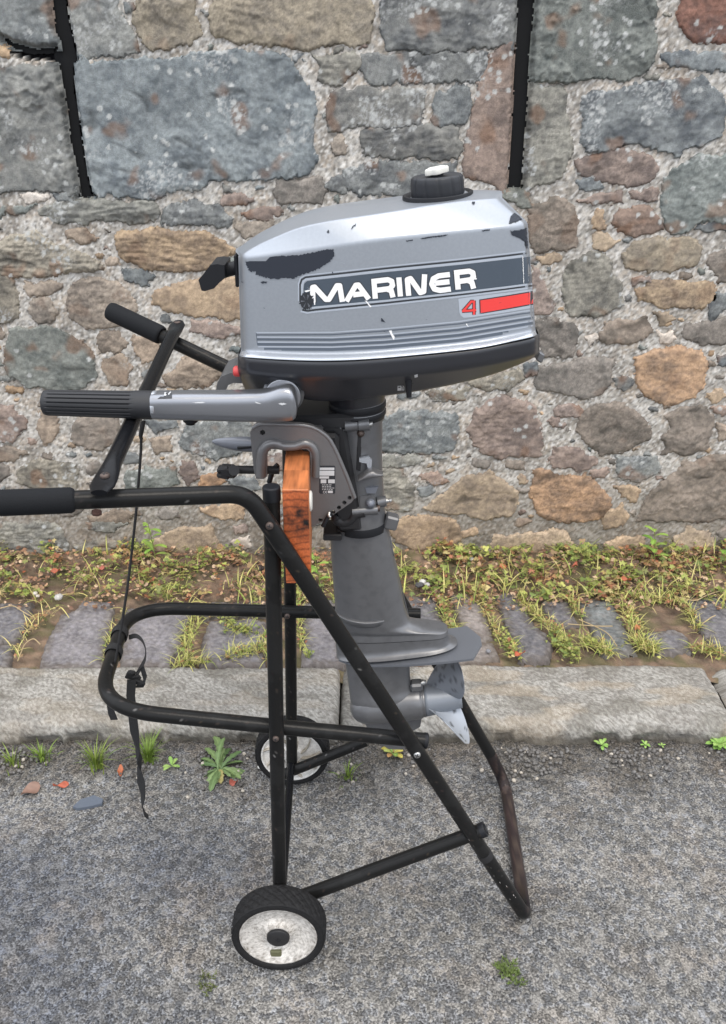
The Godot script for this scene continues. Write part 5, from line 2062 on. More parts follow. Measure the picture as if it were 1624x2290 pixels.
func build_pan(mo: Node3D) -> void:
	var r0 := curve2(pairs([1072,1598, 1290,1612, 1486,1616, 1717,1604, 2105,1566, 2300,1530, 2408,1508]), 41)
	var r1 := curve2(pairs([1070,1664, 1290,1686, 1486,1692, 1717,1684, 2105,1640, 2300,1606, 2406,1580]), 41)
	var r2 := curve2(pairs([1106,1752, 1290,1782, 1486,1800, 1717,1776, 1911,1747, 2056,1718, 2202,1680, 2328,1632, 2384,1604]), 41)
	var m := Mb.new()
	var rows := []
	for i in 41:
		var t := i / 40.0
		var w := plan_half(t, 0.118) + 0.013
		var a := V(r0[i].x, r0[i].y, MID + w)
		var b := V(r0[i].x, r0[i].y + 18, MID + w + 0.0015)
		var c := V(r1[i].x, r1[i].y, MID + w - 0.001)
		var d := V(r2[i].x, r2[i].y, MID + w * 0.62)
		if d.y > c.y - 0.003:
			d.y = c.y - 0.003
		var under := Vector3(d.x, d.y - 0.001, MID)
		var near := soft_profile([a + Vector3(0, 0.001, -0.015), a, b, c, d, under], [0, 0.003, 0.003, 0.008, 0.01, 0])
		var full := near.duplicate()
		var far := mirror(near)
		for k in range(far.size() - 2, -1, -1):
			full.append(far[k])
		rows.append(full)
	var wdt: int = rows[0].size()
	for e in 2:
		var src: PackedVector3Array = rows[0] if e == 0 else rows[rows.size() - 1]
		for k in 3:
			var row := PackedVector3Array()
			for i in wdt:
				var p := src[i]
				row.append(Vector3(p.x + (-1.0 if e == 0 else 1.0) * [0.002, 0.004, 0.006][k], p.y, MID + (p.z - MID) * [0.97, 0.88, 0.01][k]))
			if e == 0:
				rows.push_front(row)
			else:
				rows.append(row)
	m.skin(rows)
	var mesh := m.mesh()
	var pan := part("lower_casing", mesh, M.pan, mo)
	var tm := mesh.generate_triangle_mesh()
	# fuel tap with its two marks
	var hub := V(1829, 1690, MID + 0.098)
	part("fuel_tap", lathe(hub + Vector3(0, 0, -0.02), hub + Vector3(0, 0, 0.006), [0, 0.011, 0.85, 0.011, 1, 0.009, 1.0, 0.0001], 20), M.black_plastic, mo)
	var lv := Mb.new()
	tube_into(lv, PackedVector3Array([V(1828, 1690, MID + 0.108), V(1829, 1730, MID + 0.109), V(1830, 1775, MID + 0.108)]), 0.0058, 12, 0.0038)
	part("tap_lever", lv.mesh(), M.black_plastic, mo)
	dec("fuel_mark", [pairs([1779,1724, 1795,1723, 1796,1744, 1778,1746]), pairs([1797,1728, 1800,1728, 1801,1741, 1805,1741, 1805,1730, 1801,1724, 1803,1722, 1808,1729, 1808,1744, 1798,1744])], M.print_pale, pan, tm, 0.0006, 12)
	dec("fuel_mark_window", [pairs([1782,1727, 1791,1726, 1791,1732, 1782,1733])], M.pan, pan, tm, 0.0009, 12)
	dec("fuel_mark", [pairs([1853,1676, 1868,1672, 1869,1684, 1855,1688])], M.print_pale, pan, tm, 0.0006, 12)
	# rear latch
	part("rear_latch", box(V(2412, 1590, MID + 0.03), Vector3(0.005, -0.003, 0), Vector3(0.002, 0.007, 0), Vector3(0, 0, 0.012), 0.002), M.grey_paint, mo)

func build_top(mo: Node3D) -> void:
	# filler cap on the cowl, with its vent screw
	var base := V(1958, 872, MID + 0.012)
	var up := (V(1958, 780, MID + 0.012) - base).normalized() + Vector3(-0.05, 0, 0.03)
	up = up.normalized()
	base -= up * 0.006
	part("cap_recess", lathe(base - up * 0.002, base + up * 0.0095, [0, 0.052, 0.9, 0.0515, 1.0, 0.049, 0.9, 0.046, 0.5, 0.040], 48), M.black_plastic, mo)
	var m := Mb.new()
	var rows := []
	var s := up.cross(Vector3(0, 0, 1)).normalized()
	var u := s.cross(up)
	for q in [[0.000, 0.0375, 0.0], [0.004, 0.0392, 1.0], [0.020, 0.0388, 1.0], [0.0265, 0.0378, 0.9], [0.029, 0.0355, 0.4], [0.0296, 0.0320, 0.0], [0.0280, 0.0300, 0.0], [0.0280, 0.0100, 0], [0.028, 0.0001, 0]]:
		var row := PackedVector3Array()
		for k in 96:
			var a := TAU * k / 96.0
			var fl := absf(fposmod(a / TAU * 12.0, 1.0) - 0.5)
			var r: float = q[1] - q[2] * 0.0022 * smooth(0.42, 0.5, fl) - q[2] * 0.0008 * (0.5 - fl)
			row.append(base + up * (q[0] + 0.004) + (s * cos(a) + u * sin(a)) * r)
		rows.append(row)
	m.skin(rows, true)
	var cap := part("filler_cap", m.mesh(), M.cap, mo)
	var kb := base + up * 0.031
	part("vent_stem", lathe(kb, kb + up * 0.006, [0, 0.0095, 1, 0.0095], 20), M.black_plastic, cap)
	var km := Mb.new()
	rows = []
	for q in [[0.0, 0.0135], [0.0008, 0.0150], [0.0070, 0.0150], [0.0085, 0.0138], [0.009, 0.010], [0.009, 0.0001]]:
		var row := PackedVector3Array()
		for k in 48:
			var a := TAU * k / 48.0
			var lob: float = q[1] * (1.0 + 0.13 * sin(a * 5))
			row.append(kb + up * (q[0] + 0.0045) + (s * cos(a) * 1.06 + u * sin(a) + up * cos(a) * 0.10) * lob)
		rows.append(row)
	km.skin(rows, true)
	part("vent_screw", km.mesh(), M.knob_white, cap)
	# pull starter at the front
	var st := Mb.new()
	tube_into(st, round_path([V(1066, 1196, MID), V(1030, 1204, MID), V(985, 1222, MID), V(950, 1240, MID)], 0.01, 4), 0.0105, 14, 0.0090)
	plate_into(st, Vs([1004,1186, 972,1181, 940,1186, 908,1228, 888,1252, 902,1300, 918,1302, 958,1290, 984,1262, 1006,1244], MID + 0.034), Vector3(0, 0, -0.068))
	part("starter_handle", st.mesh(), M.black_plastic, mo)
	part("starter_grommet", box(V(1067, 1200, MID), Vector3(0.003, 0, 0), Vector3(0, 0.024, 0), Vector3(0, 0, 0.024), 0.002), M.black_plastic, mo)
	# stop button and the fixed front grip
	var sb := V(1062, 1660, MID + 0.070)
	part("stop_button", lathe(sb + Vector3(0.01, 0, 0), sb + Vector3(-0.006, 0, 0), [0, 0.0085, 0.8, 0.0085, 1, 0.006, 1.0, 0.0001], 18), M.red, mo)
	var gp := Mb.new()
	plate_into(gp, Vs([966,1752, 972,1712, 990,1684, 1030,1668, 1112,1676, 1112,1716, 1046,1712, 1022,1722, 1008,1752], MID + 0.05), Vector3(0, 0, -0.09))
	part("front_grip", gp.mesh(), M.grey_paint, mo)

func build_arm(mo: Node3D) -> void:
	# twist-grip steering arm on the near side
	var z := MID + 0.128
	var m := Mb.new()
	var rows := []
	var cx := [686, 700, 800, 950, 1100, 1190, 1250, 1290, 1312, 1325, 1330]
	var tp := [1752, 1750, 1748, 1747, 1744, 1738, 1720, 1716, 1726, 1750, 1790]
	var bt := [1868, 1870, 1874, 1878, 1882, 1882, 1882, 1880, 1874, 1858, 1830]
	for i in cx.size():
		var a := V(cx[i], tp[i], z)
		var b := V(cx[i], bt[i], z)
		var c := (a + b) * 0.5
		var hy := (a.y - b.y) * 0.5 * 0.94
		var hz := 0.0205 if i < 9 else 0.018
		var row := PackedVector3Array()
		for k in 40:
			var q := TAU * k / 40.0
			row.append(c + Vector3(0, signf(sin(q)) * pow(absf(sin(q)), 0.60) * hy, signf(cos(q)) * pow(absf(cos(q)), 0.60) * hz))
		rows.append(row)
	# finer stations
	var fine := []
	for i in rows.size() - 1:
		for k in 5:
			var row := PackedVector3Array()
			for j in 40:
				var a0: Vector3 = rows[maxi(i - 1, 0)][j]
				var a1: Vector3 = rows[i][j]
				var a2: Vector3 = rows[i + 1][j]
				var a3: Vector3 = rows[mini(i + 2, rows.size() - 1)][j]
				row.append(a1.cubic_interpolate(a2, a0, a3, k / 5.0))
			fine.append(row)
	fine.append(rows[rows.size() - 1])
	m.skin(fine, true)
	m.fan(fine[0])
	m.fan(fine[fine.size() - 1])
	var mesh := m.mesh()
	var arm := part("steering_arm", mesh, M.arm, mo)
	# pivot boss toward the casing
	var pc := V(1266, 1776, z - 0.02)
	part("pivot_boss", lathe(pc + Vector3(0, 0.002, -0.050), pc + Vector3(0, 0.002, 0.006), [0, 0.031, 0.7, 0.031, 0.72, 0.0275, 0.95, 0.0275, 1.0, 0.0255, 1.0, 0.0001], 40), M.arm, arm)
	# clamp ring, rubber grip with ribs
	var ga := V(690, 1812, z)
	var gb := V(392, 1803, z)
	part("grip_ring", lathe(V(702, 1812, z), V(682, 1811, z), [0, 0.0150, 0.0, 0.0212, 0.8, 0.0212, 1.0, 0.0205, 1.0, 0.0150], 36), M.silver_trim, arm)
	var g := Mb.new()
	rows = []
	var gr := [[0.0, 0.0208, 0], [0.03, 0.0214, 0], [0.16, 0.0212, 0], [0.19, 0.0208, 0.2], [0.205, 0.0205, 1], [0.93, 0.0192, 1], [0.945, 0.0192, 0.2], [0.965, 0.0190, 0], [0.99, 0.0178, 0], [1.0, 0.0150, 0], [1.0, 0.0001, 0]]
	var dir := V(195, 1800, z) - ga
	var ax := dir.normalized()
	var s1 := ax.cross(Vector3.UP).normalized()
	var s2 := s1.cross(ax)
	for q in gr:
		var row := PackedVector3Array()
		for k in 216:
			var a := TAU * k / 216.0
			var f := fposmod(a / TAU * 18.0, 1.0)
			var r: float = q[1] - q[2] * 0.0022 * smooth(0.34, 0.44, absf(f - 0.5))
			row.append(ga + dir * q[0] + (s1 * cos(a) + s2 * sin(a)) * r)
		rows.append(row)
	g.skin(rows, true)
	part("twist_grip", g.mesh(), M.grip_rubber, arm)
	var tm := mesh.generate_triangle_mesh()
	dec("throttle_mark", [pairs([704,1748, 772,1746, 770,1782, 706,1784])], M.print_dark, arm, tm, 0.0006, 14)
	dec("throttle_symbol", [pairs([722,1762, 734,1756, 746,1758, 740,1764, 748,1768, 738,1772, 730,1766, 722,1772]), pairs([752,1764, 764,1752, 766,1756, 756,1768])], M.print_pale, arm, tm, 0.0009, 14)
	for c in [[1140,1796, 1158,1800, 1170,1806, 1150,1804], [1244,1804, 1268,1800, 1282,1806, 1262,1812], [858,1800, 900,1796, 920,1800, 890,1803]]:
		dec("scuff", [ragged(pairs(c), 1.5, 3.0)], M.print_pale, arm, tm, 0.0008, 14)
	part("friction_screw", lathe(V(852, 1872, z), V(852, 1896, z), [0, 0.011, 0.5, 0.011, 0.55, 0.007, 1.0, 0.007, 1.0, 0.0001], 12), M.black_plastic, arm)

func sections(rows_in: Array, sides: int, pw: float) -> Mb:
	# [left x, left y, right x, right y, half thickness] fore-and-aft sections joined to a smooth body
	var m := Mb.new()
	var base := []
	for s in rows_in:
		var blunt: float = s[5] if s.size() > 5 else 0.95
		var l := V(s[0], s[1], MID)
		var r := V(s[2], s[3], MID)
		var row := PackedVector3Array()
		for k in sides:
			var q := TAU * k / sides
			var cx := signf(cos(q)) * pow(absf(cos(q)), blunt if cos(q) > 0 else 0.95)
			var sz := signf(sin(q)) * pow(absf(sin(q)), pw)
			row.append((l + r) * 0.5 + (r - l) * 0.5 * cx + Vector3(0, 0, sz * float(s[4])))
		base.append(row)
	var fine := []
	for i in base.size() - 1:
		for k in 6:
			var row := PackedVector3Array()
			for j in sides:
				row.append(base[i][j].cubic_interpolate(base[i + 1][j], base[maxi(i - 1, 0)][j], base[mini(i + 2, base.size() - 1)][j], k / 6.0))
			fine.append(row)
	fine.append(base[base.size() - 1])
	m.skin(fine, true)
	m.fan(fine[0])
	m.fan(fine[fine.size() - 1])
	return m

func build_leg(mo: Node3D) -> void:
	# upper tube under the casing
	var a := V(1598, 1780, MID)
	var b := V(1618, 2345, MID)
	var L := (b - a).length()
	var w := (V(1716, 1960, MID) - V(1500, 1960, MID)).length() * 0.5
	part("swivel_tube", lathe(a, b, [0, w * 1.10, 0.02, w * 1.13, 0.05, w * 1.13, 0.055, w * 1.07, 0.075, w * 1.07, 0.08, w * 1.12, 0.105, w * 1.12, 0.11, w * 1.06, 0.125, w * 1.06, 0.13, w * 1.10, 0.15, w * 1.09, 0.155, w * 1.00, 0.305, w * 0.99, 0.31, w * 0.955, 0.60, w * 0.96, 0.70, w * 0.99, 0.84, w * 1.02, 0.90, w * 1.04, 0.985, w * 1.07, 0.99, w * 1.04, 1.03, w * 1.03], 56), M.grey_paint, mo)
	part("collar_ring", lathe(a.lerp(b, 0.01), a.lerp(b, 0.150), [0, w * 1.08, 0.1, w * 1.17, 0.32, w * 1.17, 0.36, w * 1.10, 0.5, w * 1.10, 0.54, w * 1.16, 0.72, w * 1.16, 0.76, w * 1.11, 0.9, w * 1.10, 1.0, w * 1.02], 56), M.black_plastic, mo)
	part("rubber_ring", lathe(a.lerp(b, 0.955), a.lerp(b, 1.03), [0, w * 1.02, 0.1, w * 1.09, 0.9, w * 1.10, 1.0, w * 1.02], 56), M.black_plastic, mo)
	# casing neck between the pan and the collar
	part("neck", lathe(V(1590, 1700, MID), a.lerp(b, 0.03), [0, 0.060, 0.5, 0.050, 1.0, 0.044], 40), M.pan, mo)
	# main leg with its skirt
	var h := sections([[1474, 2346, 1734, 2336, 0.036], [1482, 2480, 1762, 2472, 0.035], [1491, 2610, 1790, 2606, 0.033], [1499, 2716, 1812, 2712, 0.031], [1500, 2766, 1832, 2764, 0.030], [1500, 2786, 1856, 2780, 0.029, 0.8], [1500, 2800, 1900, 2792, 0.028, 0.5], [1500, 2810, 1960, 2799, 0.0265, 0.3], [1500, 2818, 1997, 2804, 0.025, 0.22], [1500, 2824, 2002, 2809, 0.025, 0.2], [1501, 2850, 2004, 2822, 0.0262, 0.2]], 64, 0.8)
	var hm := h.mesh()
	var hs := part("leg_housing", hm, M.grey_paint, mo)
	var htm := hm.generate_triangle_mesh()
	var ridge := []
	for q in curve2(pairs([1744,2400, 1757,2470, 1776,2545, 1793,2621, 1808,2700, 1822,2752, 1846,2792, 1880,2808, 1930,2814, 1985,2818]), 40):
		var hit := htm.intersect_ray(EYE, ray(q.x, q.y).normalized())
		if not hit.is_empty():
			ridge.append(hit["position"])
	part("casting_ridge", tube(PackedVector3Array(ridge), 0.0016, 8), M.grey_paint, hs)
	var h2 := sections([[1501, 2854, 2003, 2825, 0.0258, 0.2], [1502, 2880, 2006, 2842, 0.0262, 0.2], [1504, 2905, 2012, 2852, 0.0275, 0.25], [1505, 2920, 2022, 2860, 0.031, 0.4], [1505, 2930, 2045, 2866, 0.038, 0.6]], 64, 0.8)
	part("leg_skirt", h2.mesh(), M.grey_paint, mo)
	# curved rib round the leg
	var rib := PackedVector3Array()
	for i in 33:
		var q := PI * (0.06 + 0.88 * i / 32.0)
		var l := V(1498, 2712, MID)
		var r := V(1760, 2726, MID)
		rib.append((l + r) * 0.5 - (r - l) * 0.505 * cos(q) + Vector3(0, -0.008 * sin(q), 0.0335 * pow(sin(q), 0.8)))
	var rib_m := Mb.new()
	var rr := []
	for i in rib.size():
		var p := rib[i]
		var f := sin(PI * i / 32.0)
		rr.append(PackedVector3Array([p + Vector3(0, 0.0, -0.006), p + Vector3(0, 0.001, 0.0035 * f), p + Vector3(0, -0.002, 0.0040 * f), p + Vector3(0, -0.013 * f, 0.0005), p + Vector3(0, -0.014 * f, -0.006)]))
	rib_m.skin(rr)
	part("leg_rib", rib_m.mesh(), M.grey_paint, mo)
	# plate above the propeller
	var o := PackedVector3Array()
	var yz := [[1518, 2957, 0.004], [1560, 2966, 0.018], [1671, 2984, 0.036], [1835, 2986, 0.048], [1993, 2970, 0.053], [2118, 2953, 0.053], [2156, 2892, 0.012]]
	var pts := []
	for q in yz:
		pts.append(V(q[0], q[1], MID + q[2]))
	for p in pts:
		o.append(p)
	for i in range(pts.size() - 1, -1, -1):
		var p: Vector3 = pts[i]
		o.append(Vector3(p.x, p.y, 2 * MID - p.z))
	# level it along one tilted plane
	var pa: Vector3 = pts[2]
	var pb: Vector3 = pts[5]
	for i in o.size():
		var k := (o[i].x - pa.x) / (pb.x - pa.x)
		o[i].y = lerpf(pa.y, pb.y, k)
	var pm := Mb.new()
	var tilt := pb - pa
	plate_into(pm, o, Vector3(-tilt.y, tilt.x, 0).normalized() * 0.0045)
	part("flat_plate", pm.mesh(), M.plate_paint, mo)
	# lower leg, gear casing, fin
	var lo := sections([[1540, 2930, 1834, 2935, 0.025], [1552, 3010, 1834, 3005, 0.023], [1560, 3070, 1840, 3060, 0.024], [1566, 3120, 1850, 3090, 0.030], [1575, 3150, 1860, 3120, 0.032]], 48, 0.8)
	part("lower_leg", lo.mesh(), M.grey_paint, mo)
	var ga := V(1566, 3166, MID)
	var gb := V(1900, 3132, MID)
	part("gear_casing", lathe(ga, gb, [0, 0.0001, 0.01, 0.010, 0.035, 0.0185, 0.08, 0.0260, 0.15, 0.0315, 0.24, 0.0345, 0.36, 0.0355, 0.6, 0.0352, 0.86, 0.0345, 0.93, 0.0340, 0.955, 0.0325, 0.96, 0.0310, 0.975, 0.0310, 0.98, 0.0318, 1.0, 0.0312], 56), M.grey_paint, mo)
	part("casing_bolt", lathe(V(1884, 3052, MID + 0.004), V(1906, 3050, MID + 0.004), [0, 0.0062, 0.6, 0.0062, 0.62, 0.0045, 1.0, 0.0045, 1.0, 0.0001], 10), M.steel, mo)
	part("casing_boss", box(V(1862, 3064, MID + 0.004), Vector3(0.012, 0.001, 0), Vector3(0, 0.009, 0), Vector3(0, 0, 0.012), 0.004), M.grey_paint, mo)
	var sk := Mb.new()
	plate_into(sk, Vs([1612,3196, 1640,3250, 1690,3320, 1740,3350, 1800,3352, 1832,3330, 1846,3270, 1880,3250, 1890,3190], MID + 0.004), Vector3(0, 0, -0.008))
	part("fin", sk.mesh(), M.grey_paint, mo)
	# propeller
	var pr := Node3D.new()
	pr.name = "propeller"
	mo.add_child(pr, true)
	pr.position = gb - mo.position
	var pd := (gb - ga).normalized()
	part("hub", lathe(gb, gb + pd * 0.070, [0.0, 0.024, 0.0, 0.0305, 0.1, 0.0302, 0.5, 0.0255, 0.9, 0.0218, 1.0, 0.0214, 1.0, 0.0165, 0.7, 0.0150, 0.7, 0.0001], 44), M.prop, pr)
	part("hub_nut", lathe(gb + pd * 0.050, gb + pd * 0.066, [0, 0.008, 1, 0.008, 1, 0.0001], 6), M.dark_metal, pr)
	var s := Vector3(0, 0, 1).slide(pd).normalized()      # towards the camera
	var u := s.cross(pd).normalized()
	if u.y < 0:
		u = -u
	for k in 3:
		var phi: float = [deg_to_rad(76.0), deg_to_rad(-44.0), deg_to_rad(196.0)][k]
		var bm := Mb.new()
		var rows := []
		var rows_b := []
		for i in 19:
			var t := i / 18.0
			var rad := lerpf(0.020, 0.092, t)
			var half := deg_to_rad(52.0) * sqrt(clampf(1 - pow(t, 3.2), 0, 1)) * lerpf(0.95, 0.62, t) + 0.004
			var row := PackedVector3Array()
			var rowb := PackedVector3Array()
			for j in 17:
				var c := j / 8.0 - 1.0
				var an := phi + c * half + 0.25 * t
				var axial := 0.032 - c * half * 0.235 / TAU + 0.034 * t
				var th := 0.0022 * (1 - c * c) * (1 - 0.7 * t) + 0.0005
				var p := gb + pd * axial + (s * cos(an) + u * sin(an)) * rad
				row.append(p + pd * th)
				rowb.append(p - pd * th)
			rows.append(row)
			rows_b.append(rowb)
		bm.skin(rows)
		bm.skin(rows_b)
		for i in 18:
			for e in [0, 16]:
				var q := bm.v.size()
				bm.v.append_array(PackedVector3Array([rows[i][e], rows[i + 1][e], rows_b[i + 1][e], rows_b[i][e]]))
				bm.quad(q, q + 1, q + 2, q + 3)
		var q0 := bm.v.size()
		for j in 16:
			q0 = bm.v.size()
			bm.v.append_array(PackedVector3Array([rows[18][j], rows[18][j + 1], rows_b[18][j + 1], rows_b[18][j]]))
			bm.quad(q0, q0 + 1, q0 + 2, q0 + 3)
		for i in bm.v.size():
			var p := bm.v[i]
			var e := 0.0
			var lt := (p - gb).slide(pd).length()
			var cc := lin(168, 174, 182)
			cc = cc.lerp(lin(40, 42, 46), smooth(0.34, 0.40, nf.get_noise_3d(p.x * 45 + k * 9, p.y * 45, p.z * 45)) * 0.8)
			cc = cc.lerp(lin(196, 198, 200), smooth(0.084, 0.092, lt) * 0.6)
			if k == 0:
				cc = cc.lerp(lin(84, 88, 94), 0.65)
			cc.a = 1
			bm.c.append(cc)
		part("blade", bm.mesh(), M.blade, pr)

func build_bracket(mo: Node3D) -> void:
	# clamp bracket: two plates astride the board
	var zn := MID + 0.082
	var outline := [1119,1934, 1136,1908, 1160,1894, 1250,1895, 1344,1899, 1385,1904, 1425,1920, 1470,1954, 1492,1992, 1509,2027, 1558,2143, 1588,2226, 1572,2247, 1490,2303, 1440,2335, 1393,2357, 1389,2310, 1389,2060, 1386,2020, 1370,2008, 1340,2010, 1300,2014, 1250,2010, 1215,2008, 1199,2020, 1194,2050, 1194,2132, 1180,2142, 1146,2141, 1136,2105, 1124,1988]
	var holes := [circle_dd(1175, 1934, 13, zn, 6, PI / 6)]
	for q in [[1564, 2226], [1541, 2248], [1517, 2270], [1491, 2290], [1434, 2324]]:
		holes.append(circle_dd(q[0], q[1], 9.5, zn, 12))
	var m := Mb.new()
	plate_into(m, Vs(outline, zn), Vector3(0, 0, -0.012), holes)
	var mesh := m.mesh()
	var br := part("clamp_bracket", mesh, M.bracket_paint, mo)
	var m2 := Mb.new()
	plate_into(m2, Vs(outline, zn), Vector3(0, 0, -0.012))
	var far := part("clamp_bracket", m2.mesh(), M.bracket_paint, mo)
	far.position += Vector3(0.0, 0, -0.150)
	# bright rim where the plate's edge is rounded
	var rim := []
	for q in pairs([1130,1916, 1160,1896, 1250,1897, 1344,1901, 1385,1906, 1425,1922, 1469,1956, 1491,1994, 1508,2029, 1557,2145, 1586,2226]):
		rim.append(V(q.x, q.y, zn - 0.0025))
	part("rounded_edge", tube(round_path(rim, 0.01, 3), 0.0036, 10), M.bracket_paint, br)
	# raised rib arching over the board
	var arch := []
	for q in pairs([1166,2128, 1168,2060, 1172,2016, 1196,1986, 1232,1979, 1258,1992, 1296,1996, 1330,1993, 1358,1980, 1392,1987, 1416,2024, 1415,2078, 1412,2130]):
		arch.append(V(q.x, q.y, zn + 0.001))
	var ap := round_path(arch, 0.014, 5)
	var am := Mb.new()
	tube_into(am, ap, 0.0085, 16, 0.0060)
	part("arched_rib", am.mesh(), M.bracket_paint, br)
	# maker's plate
	var tm := mesh.generate_triangle_mesh()
	dec("maker_plate", [pairs([1429,2085, 1433,2082, 1496,2082, 1500,2086, 1500,2202, 1496,2207, 1433,2207, 1428,2202])], M.print_dark, br, tm, 0.0005, 30)
	var boxes := []
	for q in [[1430, 2090, 1496, 2101], [1430, 2104, 1496, 2126], [1430, 2129, 1472, 2139], [1435, 2143, 1460, 2160], [1468, 2143, 1498, 2160], [1467, 2193, 1489, 2204]]:
		boxes.append(pairs([q[0], q[1], q[2], q[1], q[2], q[3], q[0], q[3]]))
	dec("maker_plate_field", boxes, M.print_pale, br, tm, 0.0008, 30)
	var words := []
	for r in 4:
		var x := 1441.0
		while x < [1482.0, 1478.0, 1490.0, 1490.0][r]:
			var l := rng.randf_range(4, 11)
			words.append(pairs([x, 2166 + r * 7, x + l, 2166 + r * 7, x + l, 2168.5 + r * 7, x, 2168.5 + r * 7]))
			x += l + 3
	words += stroke([1454,2195, 1449,2195, 1446,2198, 1446,2201, 1449,2204, 1454,2204], 1.8)
	words += stroke([1464,2195, 1459,2195, 1456,2198, 1456,2201, 1459,2204, 1464,2204], 1.8) + stroke([1457,2199.5, 1463,2199.5], 1.6)
	dec("maker_plate_print", words, M.print_pale, br, tm, 0.0008, 30)
	# tie between the plates, swivel block
	part("tie_bolt", tube(line(V(1175, 1934, zn - 0.013), V(1175, 1934, zn - 0.150)), 0.007, 12), M.dark_metal, mo)
	part("swivel_block", box(V(1440, 1960, MID), Vector3(0.030, 0, 0), Vector3(0, 0.030, 0), Vector3(0, 0, 0.062), 0.006), M.dark_metal, mo)
	part("swivel_block", box(V(1530, 2100, MID), Vector3(0.022, 0, 0), Vector3(-0.015, 0.095, 0), Vector3(0, 0, 0.045), 0.006), M.dark_metal, mo)
	part("steering_bracket", box(V(1390, 1852, MID), Vector3(0.075, 0.002, 0), Vector3(0, 0.013, 0), Vector3(0, 0, 0.045), 0.005), M.dark_metal, mo)
	part("steering_bracket", box(V(1300, 1888, MID + 0.01), Vector3(0.055, 0, 0), Vector3(0, 0.008, 0), Vector3(0, 0, 0.055), 0.004), M.bracket_paint, mo)
	# clamp screws with their handles
	var cs := V(1145, 2102, MID + 0.045)
	part("clamp_screw", tube(line(V(1250, 2102, MID + 0.045), V(1046, 2100, MID + 0.045), 2), 0.0068, 16), M.dark_metal, mo)
	var t := Mb.new()
	tube_into(t, line(V(1048, 2104, MID + 0.072), V(1040, 2104, MID + 0.014)), 0.0085, 14)
	box_into(t, V(1022, 2106, MID + 0.045), Vector3(0.014, -0.001, 0), Vector3(0, 0.0105, 0), Vector3(0, 0, 0.010), 0.005)
	box_into(t, V(1000, 2094, MID + 0.045), Vector3(0.010, 0.002, 0), Vector3(0, 0.0045, 0), Vector3(0, 0, 0.009), 0.003)
	box_into(t, V(1000, 2124, MID + 0.045), Vector3(0.010, -0.002, 0), Vector3(0, 0.0040, 0), Vector3(0, 0, 0.009), 0.003)
	part("clamp_handle", t.mesh(), M.dark_metal, mo)
	var b := Mb.new()
	var rows := []
	for q in [[1140, 1988, 0.0125, 0.010], [1100, 1986, 0.0130, 0.010], [1050, 1984, 0.0115, 0.008], [1000, 1980, 0.0085, 0.006], [965, 1976, 0.0050, 0.004], [950, 1974, 0.0015, 0.002]]:
		var c := V(q[0], q[1], MID + 0.030)
		var row := PackedVector3Array()
		for k in 20:
			row.append(c + Vector3(0, sin(TAU * k / 20) * q[2], cos(TAU * k / 20) * q[3]))
		rows.append(row)
	b.skin(rows, true)
	b.fan(rows[0])
	var tl := part("tilt_lever", b.mesh(), M.grey_light, mo)
	part("lever_slot", box(V(1098, 2000, MID + 0.0385), Vector3(0.013, 0.001, 0), Vector3(0, 0.0022, 0), Vector3(0, 0, 0.003), 0.001), M.black_plastic, tl)
	part("clamp_screw", tube(line(V(1250, 2102, MID - 0.06), V(1090, 2100, MID - 0.06), 2), 0.0068, 16), M.dark_metal, mo)
	var cl := Mb.new()
	tube_into(cl, PackedVector3Array([V(1204, 2158, MID - 0.02), V(1222, 2098, MID - 0.02), V(1244, 2078, MID - 0.02)]), 0.0045, 10)
	part("cable_loop", cl.mesh(), M.black_plastic, mo)
	# split pin hanging from the lower corner
	part("tilt_pin", tube(round_path([V(1484, 2296, zn + 0.002), V(1466, 2312, zn + 0.004), V(1452, 2340, zn + 0.006), V(1444, 2354, zn + 0.006)], 0.008, 4), 0.0035, 10), M.black_plastic, mo)
	part("tilt_pin_clip", tube(round_path([V(1474, 2292, zn + 0.006), V(1470, 2306, zn + 0.010), V(1478, 2312, zn + 0.010)], 0.004, 4), 0.0022, 8), M.steel, mo)
	# hardware on the near side of the tube
	var zt := MID + 0.040
	var bm := Mb.new()
	tube_into(bm, line(V(1544, 1902, zt), V(1600, 1900, zt)), 0.0095, 16)
	tube_into(bm, line(V(1604, 1898, zt), V(1652, 1896, zt)), 0.0105, 16)
	tube_into(bm, PackedVector3Array([V(1540, 1902, zt), V(1530, 1902, zt - 0.006)]), 0.0090, 16, 0.004)
	part("pinch_boss", bm.mesh(), M.grey_paint, mo)
	part("bolt", tube(line(V(1650, 1896, zt), V(1666, 1896, zt)), 0.0052, 6), M.steel, mo)
	part("bolt", lathe(V(1614, 1938, zt - 0.008), V(1614, 1938, zt + 0.006), [0, 0.0065, 0.7, 0.0065, 0.72, 0.0045, 1.0, 0.0045, 1.0, 0.0001], 8), M.steel_old, mo)
	var sp := Mb.new()
	box_into(sp, V(1606, 2010, zt - 0.004), Vector3(0.0035, -0.001, 0), Vector3(0.001, 0.036, 0), Vector3(0, 0, 0.004), 0.001)
	part("clamp_seam", sp.mesh(), M.dark_metal, mo)
	var wl := Mb.new()
	rows = []
	for q in [[1600, 2142, 0.0030, 0.010], [1622, 2130, 0.0045, 0.011], [1646, 2118, 0.0085, 0.012], [1668, 2114, 0.0085, 0.012], [1690, 2116, 0.0050, 0.011], [1713, 2117, 0.0030, 0.009]]:
		var c := V(q[0], q[1], zt + 0.010)
		var row := PackedVector3Array()
		for k in 16:
			row.append(c + Vector3(0, sin(TAU * k / 16) * q[2], cos(TAU * k / 16) * q[3]))
		rows.append(row)
	wl.skin(rows, true)
	wl.fan(rows[0])
	wl.fan(rows[5])
	part("wing_lever", wl.mesh(), M.bracket_paint, mo)
	var hk := Mb.new()
